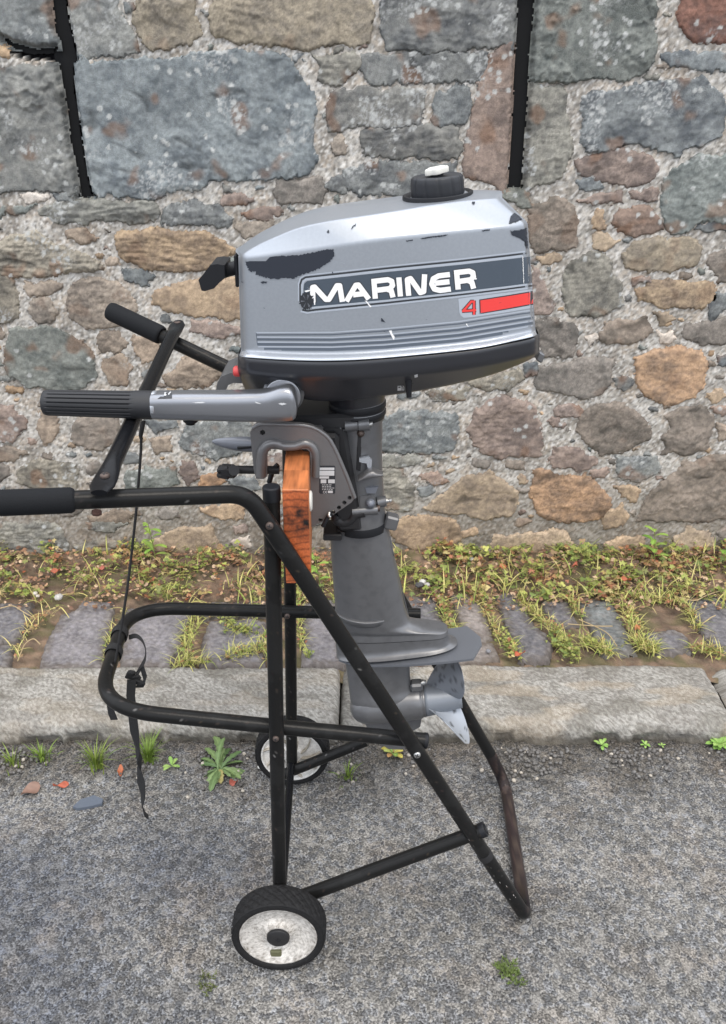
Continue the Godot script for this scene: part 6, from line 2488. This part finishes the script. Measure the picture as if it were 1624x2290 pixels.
	plate_into(hk, Vs([1607,2050, 1650,2043, 1664,2058, 1662,2090, 1646,2098, 1640,2072, 1622,2070, 1608,2066], zt + 0.006), Vector3(0, 0, -0.006))
	part("wing_hook", hk.mesh(), M.silver_trim, mo)
	var pl := Mb.new()
	plate_into(pl, Vs([1610,2222, 1650,2216, 1676,2226, 1684,2250, 1676,2272, 1652,2280, 1612,2276], zt + 0.004), Vector3(0, 0, -0.016))
	part("link_plate", pl.mesh(), M.grey_paint, mo)
	part("bolt", lathe(V(1656, 2250, zt), V(1656, 2250, zt + 0.011), [0, 0.0080, 0.7, 0.0080, 0.72, 0.0055, 1.0, 0.0055, 1.0, 0.0001], 12), M.grey_light, mo)
	part("pinch_boss", tube(line(V(1576, 2286, zt), V(1690, 2280, zt)), 0.0080, 14), M.grey_paint, mo)
	part("bolt", tube(line(V(1686, 2272, zt), V(1700, 2272, zt)), 0.0058, 6), M.steel_old, mo)
	part("grease_stub", tube(line(V(1690, 2245, MID + 0.03), V(1728, 2240, MID + 0.03)), 0.0095, 14), M.grey_paint, mo)
	part("grease_nipple", lathe(V(1724, 2240, MID + 0.03), V(1752, 2237, MID + 0.03), [0, 0.0042, 0.4, 0.0042, 0.42, 0.0030, 0.7, 0.0030, 0.75, 0.0040, 1, 0.0022], 12), M.steel, mo)
	var tp := Mb.new()
	plate_into(tp, Vs([1634,2182, 1692,2178, 1680,2206, 1640,2206], zt - 0.001), Vector3(0, 0, -0.006))
	part("guide_lug", tp.mesh(), M.grey_light, mo)
	part("latch_hook", tube(round_path([V(1510, 2300, zt), V(1500, 2322, zt), V(1530, 2338, zt), V(1570, 2326, zt), V(1584, 2300, zt), V(1630, 2290, zt)], 0.02, 5), 0.0085, 12), M.dark_metal, mo)
	part("rear_lug", box(V(1750, 2330, MID + 0.01), Vector3(0.011, -0.003, 0), Vector3(0.003, 0.012, 0), Vector3(0, 0, 0.012), 0.003), M.grey_paint, mo)
	part("thrust_pad", box(V(1490, 2370, MID + 0.01), Vector3(0.016, 0, 0), Vector3(0, 0.006, 0), Vector3(0, 0, 0.03), 0.002), M.dark_metal, mo)

func build_motor() -> void:
	var mo := thing("outboard_motor", "grey and silver outboard boat motor clamped to the board of the black trolley", "outboard motor", V(1600, 2030, MID))
	build_cowl(mo)
	build_pan(mo)
	build_prints(mo)
	build_top(mo)
	build_arm(mo)
	build_leg(mo)
	build_bracket(mo)

# ---------------------------------------------------------------- plants and litter
func blade_mesh(bend: float, wide: float) -> ArrayMesh:      # a unit-high blade of grass, bending over towards +x
	var m := Mb.new()
	var rows := []
	for i in 6:
		var t := i / 5.0
		var c := Vector3(bend * t * t, t * (1 - 0.25 * bend * t), 0)
		var s := Vector3(0, 0, wide * (1 - t * t) + 0.002)
		rows.append(PackedVector3Array([c - s, c + Vector3(wide * 0.4, 0, 0), c + s]))
	m.skin(rows)
	return m.mesh()

func lobed_leaf(lobes: int, deep: float, seed_: int) -> ArrayMesh:     # a unit-wide cut leaf on a short stalk, lying along +x
	var m := Mb.new()
	var r := RandomNumberGenerator.new()
	r.seed = seed_
	var n := lobes * 4
	m.v.append(Vector3(0.5, 0.06, 0))
	for i in n + 1:
		var a := lerpf(-2.6, 2.6, float(i) / n)
		var f := 0.5 - 0.5 * cos(TAU * i * lobes / n)
		var rad := 0.5 * (1 - deep + deep * f) * r.randf_range(0.88, 1.12) * (1.0 - 0.18 * absf(a) / 2.6)
		m.v.append(Vector3(0.5 + cos(a) * rad, 0.05 + r.randf_range(-0.07, 0.07) - rad * 0.12, sin(a) * rad))
	for i in n:
		m.ix.append_array(PackedInt32Array([0, i + 1, i + 2]))
	var b := m.v.size()
	m.v.append_array(PackedVector3Array([Vector3(-0.3, -0.25, 0.02), Vector3(-0.3, -0.25, -0.02), Vector3(0.3, 0.03, -0.02), Vector3(0.3, 0.03, 0.02)]))
	m.quad(b, b + 1, b + 2, b + 3)
	return m.mesh()

func scatter(called: String, label: String, category: String, mesh: Mesh, places: Array, m: Material) -> void:
	var mm := MultiMesh.new()
	mm.transform_format = MultiMesh.TRANSFORM_3D
	mm.use_colors = true
	mm.mesh = mesh
	mm.instance_count = places.size()
	for i in places.size():
		mm.set_instance_transform(i, places[i][0])
		mm.set_instance_color(i, places[i][1])
	var o := MultiMeshInstance3D.new()
	o.multimesh = mm
	o.material_override = m
	o.name = numbered(called)
	o.set_meta("kind", "stuff")
	o.set_meta("label", label)
	o.set_meta("category", category)
	add_child(o, true)

func pose(p: Vector3, yaw: float, tilt: float, size: float, roll := 0.0) -> Transform3D:
	var b := Basis(Vector3.UP, yaw) * Basis(Vector3(0, 0, 1), tilt) * Basis(Vector3(1, 0, 0), roll)
	return Transform3D(b * Basis().scaled(Vector3.ONE * size), p)

func leaf_tone(dry: float) -> Color:
	var greens := [lin(136, 148, 72), lin(156, 162, 84), lin(112, 128, 66), lin(176, 176, 98), lin(128, 130, 76)]
	var dries := [lin(166, 146, 92), lin(166, 128, 88), lin(150, 124, 90), lin(190, 174, 120), lin(168, 112, 82)]
	var c: Color = greens[rng.randi() % 5] if rng.randf() > dry else dries[rng.randi() % 5]
	return c * rng.randf_range(0.75, 1.2)

func grass_tone(dry: float) -> Color:
	var c := lin(176, 178, 96).lerp(lin(210, 196, 130), dry) if rng.randf() < 0.75 else lin(146, 160, 78)
	return c * rng.randf_range(0.75, 1.2)

func build_plants() -> void:
	var leaves := [[], [], []]
	var blades := [[], []]
	var litter := []
	# strip along the foot of the wall
	for i in 8000:
		var x := rng.randf_range(-1.35, 1.35)
		var z := -2.645 + 0.30 * pow(rng.randf(), 1.25)
		var n := nz.get_noise_2d(x * 5 + 20, z * 8)
		var want := 0.34 + n * 1.7
		if x < -0.15 and x > -0.62:
			want -= 0.05
		if x < -0.30:
			want -= 0.16 if z < -2.50 else 0.42
		if x > 0.22:
			want += 0.22
		if x > 0.05 and x < 0.22:
			want -= 0.25
		if z > -2.40:
			want -= 0.12
		if rng.randf() > want:
			continue
		var rise := clampf((z + 2.64) / 0.1, 0.25, 1.0)
		var h := rng.randf_range(0.0, 0.032) * (0.6 + 1.2 * maxf(n, 0))
		if z < -2.56:
			h *= 1.15
		var y := PAVE + h + smooth(-2.36, -2.62, z) * 0.02
		var dry := clampf(0.34 + nz.get_noise_2d(x * 4 + 60, z * 6) * 1.2, 0.05, 0.8)
		leaves[rng.randi() % 3].append([pose(Vector3(x, y, z), rng.randf() * TAU, rng.randf_range(-0.2, 0.7), rng.randf_range(0.013, 0.031), rng.randf_range(-0.5, 0.5)), leaf_tone(dry)])
	for i in 3600:
		var x := rng.randf_range(-1.35, 1.35)
		var z := -2.635 + 0.33 * rng.randf()
		var n := nz.get_noise_2d(x * 4 + 220, z * 7)
		var want := 0.10 + n * 1.2 + (0.26 if x > 0.22 else 0.0) - (0.25 if x < -0.35 and z > -2.5 else 0.0)
		if rng.randf() > want:
			continue
		blades[rng.randi() % 2].append([pose(Vector3(x, PAVE, z), rng.randf() * TAU, rng.randf_range(-0.9, 0.35), rng.randf_range(0.03, 0.085)), grass_tone(rng.randf())])
	for i in 5200:
		var x := rng.randf_range(-1.4, 1.4)
		var z := rng.randf_range(-2.63, -2.30)
		if rng.randf() > 0.72 + nz.get_noise_2d(x * 6, z * 6):
			continue
		var c := [lin(142, 106, 80), lin(116, 86, 68), lin(168, 134, 104), lin(98, 78, 66), lin(188, 160, 132)][rng.randi() % 5] as Color
		if rng.randf() < 0.012:
			c = [lin(196, 112, 76), lin(188, 100, 80), lin(200, 140, 92)][rng.randi() % 3]
		litter.append([pose(Vector3(x, PAVE + 0.004 + smooth(-2.36, -2.62, z) * 0.025 + rng.randf() * 0.012, z), rng.randf() * TAU, rng.randf_range(-0.3, 0.3), rng.randf_range(0.006, 0.022), rng.randf_range(-0.6, 0.6)), c * rng.randf_range(0.7, 1.2)])
	# in the joints between the slabs: [x0, y0, x1, y1, spread, leaves, blades, dryness]
	var joints := [
		[60,2960,150,2760,26,10,30,0.9], [130,2820,240,2740,40,30,20,0.9], [470,2975,500,2810,20,10,60,0.5], [530,2870,560,2720,16,6,20,0.8],
		[830,2970,870,2770,34,60,110,0.25], [770,2978,940,2960,14,10,70,0.5], [880,2760,1180,2755,16,60,40,0.3], [1000,2800,1130,2830,36,110,30,0.15],
		[1000,2950,1180,2900,36,30,120,0.4], [1190,2840,1200,2960,20,50,40,0.2], [1330,2640,1350,2900,16,60,90,0.4], [1375,2935,1385,2938,10,14,2,0.05],
		[1960,2660,2010,2790,26,110,40,0.3], [2020,2800,2050,2860,20,60,20,0.4], [2150,2680,2220,2840,20,60,50,0.7], [2230,2830,2310,2940,32,150,30,0.2],
		[2320,2690,2420,2770,24,50,90,0.4], [2430,2790,2530,2860,26,60,50,0.6], [2480,2860,2570,2940,40,230,20,0.03], [2600,2860,2740,2930,30,60,140,0.35],
		[2540,2680,2600,2760,18,40,50,0.6], [2780,2700,2850,2830,40,90,110,0.55], [2830,2860,2930,2920,34,30,170,0.4], [2750,2660,3060,2700,30,90,110,0.5],
		[3060,2700,3120,2830,22,50,80,0.6], [3090,2900,3230,2930,22,80,70,0.5], [1560,2950,1600,2700,12,30,20,0.5], [1790,2680,1850,2960,16,40,30,0.5],
		[760,2480,830,2640,60,120,60,0.2], [640,2600,800,2660,60,110,50,0.3]]
	for q in joints:
		for k in q[5]:
			var t := rng.randf()
			var p := G(lerpf(q[0], q[2], t) + rng.randfn() * q[4] * 0.5, lerpf(q[1], q[3], t) + rng.randfn() * q[4] * 0.35, PAVE)
			if p.z > -2.008 or p.z < -2.63:
				continue
			p.y += rng.randf_range(0.0, 0.018)
			leaves[rng.randi() % 3].append([pose(p, rng.randf() * TAU, rng.randf_range(-0.1, 0.7), rng.randf_range(0.008, 0.018), rng.randf_range(-0.4, 0.4)), leaf_tone(q[7])])
		for k in q[6]:
			var t := rng.randf()
			var p := G(lerpf(q[0], q[2], t) + rng.randfn() * q[4] * 0.45, lerpf(q[1], q[3], t) + rng.randfn() * q[4] * 0.3, PAVE)
			if p.z > -2.008 or p.z < -2.63:
				continue
			blades[rng.randi() % 2].append([pose(p, rng.randf() * TAU, rng.randf_range(-1.0, 0.2), rng.randf_range(0.02, 0.055)), grass_tone(q[7])])
	for k in 3:
		scatter("weed_leaves", ["low green and reddish weeds growing along the foot of the wall", "small cut-leaved weeds mixed along the wall and in the paving joints", "roundish green weed leaves along the wall and between the slabs"][k], "weeds", lobed_leaf([5, 7, 3][k], [0.5, 0.62, 0.3][k], 70 + k), leaves[k], M.leaf)
	for k in 2:
		scatter("wild_grass", ["pale yellow-green grass sprouting along the wall and the joints", "drooping thin grass between the weeds and slabs"][k], "grass", blade_mesh([0.55, 0.9][k], [0.035, 0.025][k]), blades[k], M.leaf)
	scatter("leaf_litter", "brown dead leaf crumbs and twigs on the earth below the wall", "leaf litter", lobed_leaf(2, 0.25, 80), litter, M.litter)
	# loose grit at the road's edge
	var grit := []
	for i in 2600:
		var x := rng.randf_range(-1.3, 1.3)
		var z := KERB_Z + 0.012 + absf(rng.randfn()) * 0.07
		if rng.randf() > 0.55 + nz.get_noise_2d(x * 5, 8) * 1.3:
			continue
		var c := lin(118, 116, 114).lerp(lin(84, 80, 76), rng.randf()) if rng.randf() < 0.92 else lin(176, 168, 156)
		grit.append([pose(Vector3(x, 0.001, z), rng.randf() * TAU, rng.randf(), rng.randf_range(0.0022, 0.0062), rng.randf()), c])
	var gm := SphereMesh.new()
	gm.radial_segments = 6
	gm.rings = 3
	gm.radius = 1.0
	gm.height = 1.5
	scatter("loose_grit", "fine loose grit lying on the road along the kerb", "gravel", gm, grit, M.litter)
	# single plants, each a thing
	dandelion(G(985, 3445, 0.0))
	for q in [
		[60, 3420, 0.055, 26, 0.15, "sparse grass tuft at the kerb foot, leftmost of the small tufts"],
		[190, 3395, 0.050, 60, 0.05, "low bright green moss-like grass tuft at the kerb, second from the left edge"],
		[432, 3425, 0.085, 75, 0.25, "upright green grass tuft left of the hanging strap"],
		[664, 3400, 0.080, 90, 0.05, "bushy grass tuft growing behind the hanging strap"],
		[1556, 3476, 0.045, 34, 0.1, "small pale grass tuft on the road right of the far wheel"],
	]:
		tuft(G(q[0], q[1], 0.0), q[2], q[3], q[4], q[5])
	for q in [
		[770, 3432, 0.022, 6, 0, "tiny green seedling left of the broad-leaved plant"],
		[1758, 3376, 0.032, 9, 1, "yellowing small weed at the kerb under the leg"],
		[2690, 3338, 0.020, 7, 0, "lone small green seedling at the kerb foot right of the propeller"],
		[2886, 3338, 0.014, 6, 0, "tiny pale sprout at the kerb right of the lone seedling"],
		[2958, 3340, 0.011, 5, 0, "tiniest sprout at the kerb near the right kerb joint"],
		[3215, 3335, 0.030, 26, 0, "clump of round green leaves at the right end of the kerb"],
	]:
		seedling(G(q[0], q[1], 0.0), q[2], q[3], q[4], q[5])
	for q in [
		[2935, 2450, 0.15, 9, "upright broad-leaved green plant at the foot of the wall on the right"],
		[3240, 2480, 0.13, 8, "broad-leaved plant at the wall foot by the right edge"],
		[1440, 2520, 0.13, 6, "thin-stemmed plant with paired leaves between board and motor leg"],
		[700, 2530, 0.17, 12, "tall leafy weed at the wall foot beside the hanging cord"],
	]:
		stem_plant(Vector3(V(q[0], q[1], -2.56).x, PAVE, -2.56 if q[0] != 1440 else -2.42), q[2], q[3], q[4])
	moss(G(2280, 4345, 0.0), 0.024, 130, lin(120, 138, 78), "bright green moss cushion on the bare road at the lower right")
	moss(G(928, 4398, 0.0), 0.016, 40, lin(104, 112, 70), "small dull moss spot on the road left of the near wheel")
	# fallen leaves
	for q in [
		[540, 3455, 0.015, 0.030, 0.2, lin(206, 110, 62), "upright small orange leaf on the road left of the strap tail", 0],
		[275, 3520, 0.036, 0.012, 0.1, lin(206, 96, 62), "flat orange-red leaf on the road left of the slate shard", 0],
		[140, 3540, 0.046, 0.034, 0.8, lin(142, 110, 96), "large brown dead leaf on the road at the left", 0],
		[1046, 3508, 0.020, 0.016, 0.4, lin(190, 90, 74), "red leaf on the road under the broad-leaved plant", 0],
		[2325, 2930, 0.034, 0.013, 0.45, lin(212, 100, 60), "orange leaf on the kerb edge of the slabs behind the propeller", 1],
		[2850, 2815, 0.026, 0.014, 0.9, lin(206, 130, 72), "orange-tan leaf in the grass between slabs on the right", 1],
		[2252, 2540, 0.030, 0.02, 0.3, lin(200, 116, 66), "orange leaf among weeds right of the motor leg", 1],
		[2800, 2598, 0.030, 0.011, -0.3, lin(206, 104, 60), "long orange leaf in the weeds on the right", 1],
		[250, 2560, 0.032, 0.014, 0.3, lin(190, 92, 54), "orange leaf among weeds at the left wall foot", 1],
		[450, 2548, 0.026, 0.014, 0.1, lin(196, 104, 84), "pinkish dead leaf at the wall foot left of the cord", 1],
		[2570, 2535, 0.026, 0.015, 0.7, lin(196, 92, 58), "red-orange leaf in the weeds below the sandstone", 1],
		[3180, 2510, 0.040, 0.016, 0.2, lin(184, 104, 66), "brown-orange leaf at the right wall foot", 1],
	]:
		fallen_leaf(G(q[0], q[1], PAVE + 0.03 if q[7] else 0.0), q[2], q[3], q[4], q[5], q[6], q[7])
	# a shard of slate and some pebbles
	var sh := PackedVector3Array()
	for q in pairs([326,3606, 360,3575, 420,3555, 462,3572, 456,3592, 400,3606, 350,3614]):
		sh.append(G(q.x, q.y, 0.006))
	var so := part_thing("slate_shard", plate(sh, Vector3(0, -0.007, 0)), M.shard, "dark blue-grey flat slate shard lying on the road at the left", "slate shard", sh[0])
	for q in [[264, 2676, 0.013, lin(206, 204, 198), "pale grey flat pebble above the slabs at the left", 1], [158, 2658, 0.008, lin(232, 226, 214), "white pebble pair at the left, the upper left one", 1], [170, 2668, 0.006, lin(226, 214, 200), "small white pebble touching the left pebble pair", 1], [1890, 2606, 0.011, lin(230, 228, 222), "white pebble between motor leg and weeds", 1], [1876, 2622, 0.013, lin(92, 92, 94), "dark grey pebble beside the white one near the motor leg", 1], [1910, 2618, 0.009, lin(204, 200, 194), "small pale pebble right of the dark grey one", 1], [2108, 2504, 0.010, lin(244, 244, 240), "bright white fragment in the weeds right of the motor leg", 1], [1166, 3432, 0.007, lin(236, 234, 228), "white chip beside the far wheel's tyre", 0], [2184, 2914, 0.007, lin(150, 150, 154), "grey pebble on the reddish slab", 1]]:
		pebble(G(q[0], q[1], (PAVE + 0.022) if (q[5] and q[1] < 2700) else (PAVE + 0.003 if q[5] else 0.004)), q[2], q[3], q[4])
	# long dry stalks lying across the slabs
	for q in [[[3040, 2672, 3110, 2690, 3160, 2660, 3230, 2640], "curved dry stalk on the right slab"], [[3140, 2790, 3180, 2760, 3200, 2752], "short hooked twig on the right slab"], [[2590, 2770, 2660, 2800, 2720, 2830, 2760, 2890], "dry stalk lying across the middle slab"], [[2540, 2790, 2660, 2800, 2740, 2800], "thin straight dry stalk on the middle slabs"], [[80, 2955, 110, 2880, 150, 2850, 180, 2880], "arched dry grass stalk between the left slabs"], [[0, 2720, 60, 2705, 110, 2740, 170, 2770], "forked dry root on the leftmost slab"]]:
		var p := []
		for c in pairs(q[0]):
			p.append(G(c.x, c.y, PAVE + 0.009 + rng.randf() * 0.008))
		var st := tube(round_path(p, 0.03, 4), 0.0016, 6)
		part_thing("dry_stalk", st, M.stalk, q[1], "dry stalk", p[0])

func part_thing(called: String, mesh: Mesh, m: Material, label: String, category: String, at: Vector3) -> MeshInstance3D:
	var o := MeshInstance3D.new()
	o.mesh = mesh
	o.material_override = m
	o.name = numbered(called)
	o.set_meta("label", label)
	o.set_meta("category", category)
	add_child(o, true)
	return o

func pebble(p: Vector3, r: float, c: Color, label: String) -> void:
	var s := Mb.new()
	var rows := []
	var k := rng.randf() * 50
	for i in 9:
		var row := PackedVector3Array()
		var a := PI * i / 8.0
		for j in 14:
			var b := TAU * j / 14
			var d := Vector3(sin(a) * cos(b), cos(a) * 0.62, sin(a) * sin(b))
			row.append(p + Vector3(0, r * 0.4, 0) + d * r * (1 + 0.35 * nz.get_noise_3d(d.x * 22 + k, d.y * 22, d.z * 22)))
		rows.append(row)
	s.skin(rows, true)
	for i in s.v.size():
		s.c.append(c)
	part_thing("pebble", s.mesh(), M.stone, label, "pebble", p)

func fallen_leaf(p: Vector3, l: float, w: float, yaw: float, c: Color, label: String, raised: int) -> void:
	var m := Mb.new()
	var rows := []
	var ax := Vector3(cos(yaw), 0, -sin(yaw))
	var sd := Vector3(sin(yaw), 0, cos(yaw))
	for i in 9:
		var t := i / 8.0
		var hw := w * pow(sin(PI * clampf(t * 0.94 + 0.03, 0, 1)), 0.7)
		var row := PackedVector3Array()
		for j in 5:
			var s := j / 2.0 - 1.0
			row.append(p + ax * (t - 0.5) * l + sd * s * hw * 0.5 + Vector3(0, 0.003 + 0.004 * s * s + 0.006 * sin(t * 5 + yaw * 9) * s + 0.005 * absf(t - 0.5), 0))
		rows.append(row)
	m.skin(rows)
	for i in m.v.size():
		m.c.append(c.lerp(lin(130, 110, 96), 0.3) * (0.7 + 0.3 * rng.randf()))
	part_thing("fallen_leaf", m.mesh(), M.litter, label, "fallen leaf", p)

func tuft(p: Vector3, h: float, n: int, dry: float, label: String) -> void:
	var m := Mb.new()
	for k in n:
		var a := rng.randf() * TAU
		var o := p + Vector3(cos(a), 0, sin(a)) * absf(rng.randfn()) * 0.012
		var lean := rng.randf_range(0.15, 0.95)
		var d := Vector3(cos(a), 0, sin(a))
		var hh := h * rng.randf_range(0.5, 1.05)
		var w := rng.randf_range(0.0009, 0.0020)
		var side := Vector3(-d.z, 0, d.x)
		var rows := []
		for i in 6:
			var t := i / 5.0
			var c := o + d * lean * hh * t * t * 0.9 + Vector3(0, hh * t * (1 - 0.45 * lean * t), 0)
			rows.append(PackedVector3Array([c - side * w * (1 - t * t * 0.95), c + side * w * (1 - t * t * 0.95)]))
		m.skin(rows)
		var c := lin(116, 142, 58).lerp(lin(168, 160, 86), dry if rng.randf() < 0.6 else 0.0) * rng.randf_range(0.7, 1.2)
		for i in 12:
			m.c.append(c)
	part_thing("grass_tuft", m.mesh(), M.leaf, label, "grass tuft", p)

func moss(p: Vector3, r: float, n: int, c: Color, label: String) -> void:
	var m := Mb.new()
	for k in n:
		var a := rng.randf() * TAU
		var q := r * sqrt(rng.randf()) * (1.0 + 0.7 * nz.get_noise_2d(cos(a) * 2 + p.x * 9, sin(a) * 2))
		var o := p + Vector3(cos(a) * q * 1.0 + q * sin(a) * 0.35, 0, sin(a) * q * 1.15)
		for j in 5:
			var d := Vector3(rng.randfn(), absf(rng.randfn()) + 0.3, rng.randfn()).normalized() * rng.randf_range(0.004, 0.010)
			var s := d.cross(Vector3(rng.randfn(), rng.randfn(), rng.randfn())).normalized() * 0.0013
			var b := m.v.size()
			m.v.append_array(PackedVector3Array([o - s, o + s, o + d]))
			m.ix.append_array(PackedInt32Array([b, b + 1, b + 2]))
			var cc := c * rng.randf_range(0.55, 1.2)
			m.c.append_array(PackedColorArray([cc, cc, cc]))
	part_thing("moss_cushion", m.mesh(), M.leaf, label, "moss", p)

func leaf_into(m: Mb, base: Vector3, dir: Vector3, up: Vector3, l: float, w: float, droop: float, wavy: float, c: Color) -> void:
	var side := dir.cross(up).normalized()
	var rows := []
	var n := 12
	for i in n + 1:
		var t := float(i) / n
		var prof := pow(t, 0.9) * pow(maxf(1 - t, 0.0), 0.42) * 1.75
		var hw := w * 0.5 * maxf(prof, 0.05 if t < 0.3 else 0.0) * (1 + wavy * 0.24 * sin(t * 30))
		var ce := base + dir * l * t + up * (l * (0.30 * t - droop * t * t))
		rows.append(PackedVector3Array([ce - side * hw + up * hw * 0.30, ce - side * hw * 0.5 + up * hw * 0.22, ce, ce + side * hw * 0.5 + up * hw * 0.22, ce + side * hw + up * hw * 0.30]))
	var b := m.v.size()
	m.skin(rows)
	for i in range(b, m.v.size()):
		var q := (i - b) % 5
		m.c.append(c * (1.35 if q == 2 else 1.0) * rng.randf_range(0.88, 1.1))

func dandelion(p: Vector3) -> void:
	var o := thing("broad_leaved_plant", "green rosette plant with wavy broad leaves growing at the kerb left of the far wheel", "plant", p)
	var defs := [[-2.9, 0.070, 0.024], [-2.5, 0.062, 0.024], [-2.2, 0.080, 0.027], [-1.85, 0.072, 0.026], [-1.5, 0.078, 0.026], [-1.2, 0.068, 0.024], [-0.8, 0.074, 0.026], [-0.4, 0.080, 0.026], [0.05, 0.086, 0.026], [0.5, 0.090, 0.028], [0.85, 0.080, 0.024], [1.2, 0.105, 0.030], [1.5, 0.120, 0.032], [1.8, 0.110, 0.034], [2.1, 0.095, 0.030], [2.5, 0.070, 0.026], [2.85, 0.066, 0.022], [1.35, 0.080, 0.028], [1.95, 0.085, 0.028], [-1.7, 0.05, 0.02], [-0.6, 0.05, 0.02]]
	for k in 6:
		defs.append([rng.randf_range(-3.1, 3.1), rng.randf_range(0.035, 0.06), rng.randf_range(0.016, 0.022)])
	for k in defs.size():
		defs[k][0] += rng.randf_range(-0.25, 0.25)
		defs[k][1] *= rng.randf_range(0.7, 1.15)
	for k in defs.size():
		var d: Array = defs[k]
		var m := Mb.new()
		var dir := Vector3(cos(d[0]), 0, -sin(d[0]))
		var steep := 0.62 if d[0] > 0.6 and d[0] < 2.4 else 0.15
		dir = (dir + Vector3(0, steep, 0)).normalized()
		var up := (Vector3.UP + Vector3(rng.randf_range(-0.5, 0.5), 0, rng.randf_range(-0.5, 0.5))).slide(dir).normalized()
		var c := lin(82, 106, 64).lerp(lin(116, 136, 86), rng.randf())
		if k == 5:
			c = lin(150, 142, 88)
		leaf_into(m, p + Vector3(rng.randf_range(-0.006, 0.006), 0.004, rng.randf_range(-0.006, 0.006)), dir, up, d[1] * (0.74 if steep > 0.5 else 0.98), d[2] * rng.randf_range(0.55, 0.85), rng.randf_range(0.35, 0.95), rng.randf_range(0.6, 1.4), c)
		part("leaf", m.mesh(), M.leaf, o)

func seedling(p: Vector3, r: float, n: int, yellow: int, label: String) -> void:
	var m := Mb.new()
	for k in n:
		var a := TAU * k / n + rng.randf_range(-0.3, 0.3)
		var el := rng.randf_range(0.2, 1.1)
		var dir := Vector3(cos(a), el, -sin(a)).normalized()
		var c := lin(120, 158, 74).lerp(lin(146, 172, 96), rng.randf())
		if yellow:
			c = [lin(176, 164, 80), lin(150, 158, 84), lin(166, 128, 80), lin(120, 144, 70)][k % 4]
		leaf_into(m, p + dir * r * 0.1 + Vector3(0, 0.003, 0), dir, Vector3.UP.slide(dir).normalized(), r * rng.randf_range(0.7, 1.1), r * 0.55, 0.5, 0.15, c)
	part_thing("seedling", m.mesh(), M.leaf, label, "seedling", p)

func stem_plant(p: Vector3, h: float, n: int, label: String) -> void:
	var o := thing("leafy_weed", label, "weed", p)
	var lean := Vector3(rng.randf_range(-0.2, 0.2), 0, rng.randf_range(0.1, 0.3))
	var pts := []
	for i in 7:
		var t := i / 6.0
		pts.append(p + Vector3(0, h * t, 0) + lean * h * t * t)
	var stem := part("stem", tube(PackedVector3Array(pts), 0.0018, 6, 0.001), M.stem, o)
	for k in n:
		var t := lerpf(0.30, 1.0, float(k) / (n - 1))
		var b := p + Vector3(0, h * t, 0) + lean * h * t * t
		var a := k * 2.1 + rng.randf_range(-0.4, 0.4)
		var dir := Vector3(cos(a), rng.randf_range(0.1, 0.6), -sin(a)).normalized()
		var m := Mb.new()
		var l := rng.randf_range(0.035, 0.058) * (1.1 - 0.35 * t)
		leaf_into(m, b, dir, Vector3.UP.slide(dir).normalized(), l, l * 0.5, 0.5, 0.25, lin(112, 148, 60).lerp(lin(146, 168, 82), rng.randf()))
		part("leaf", m.mesh(), M.leaf, o)
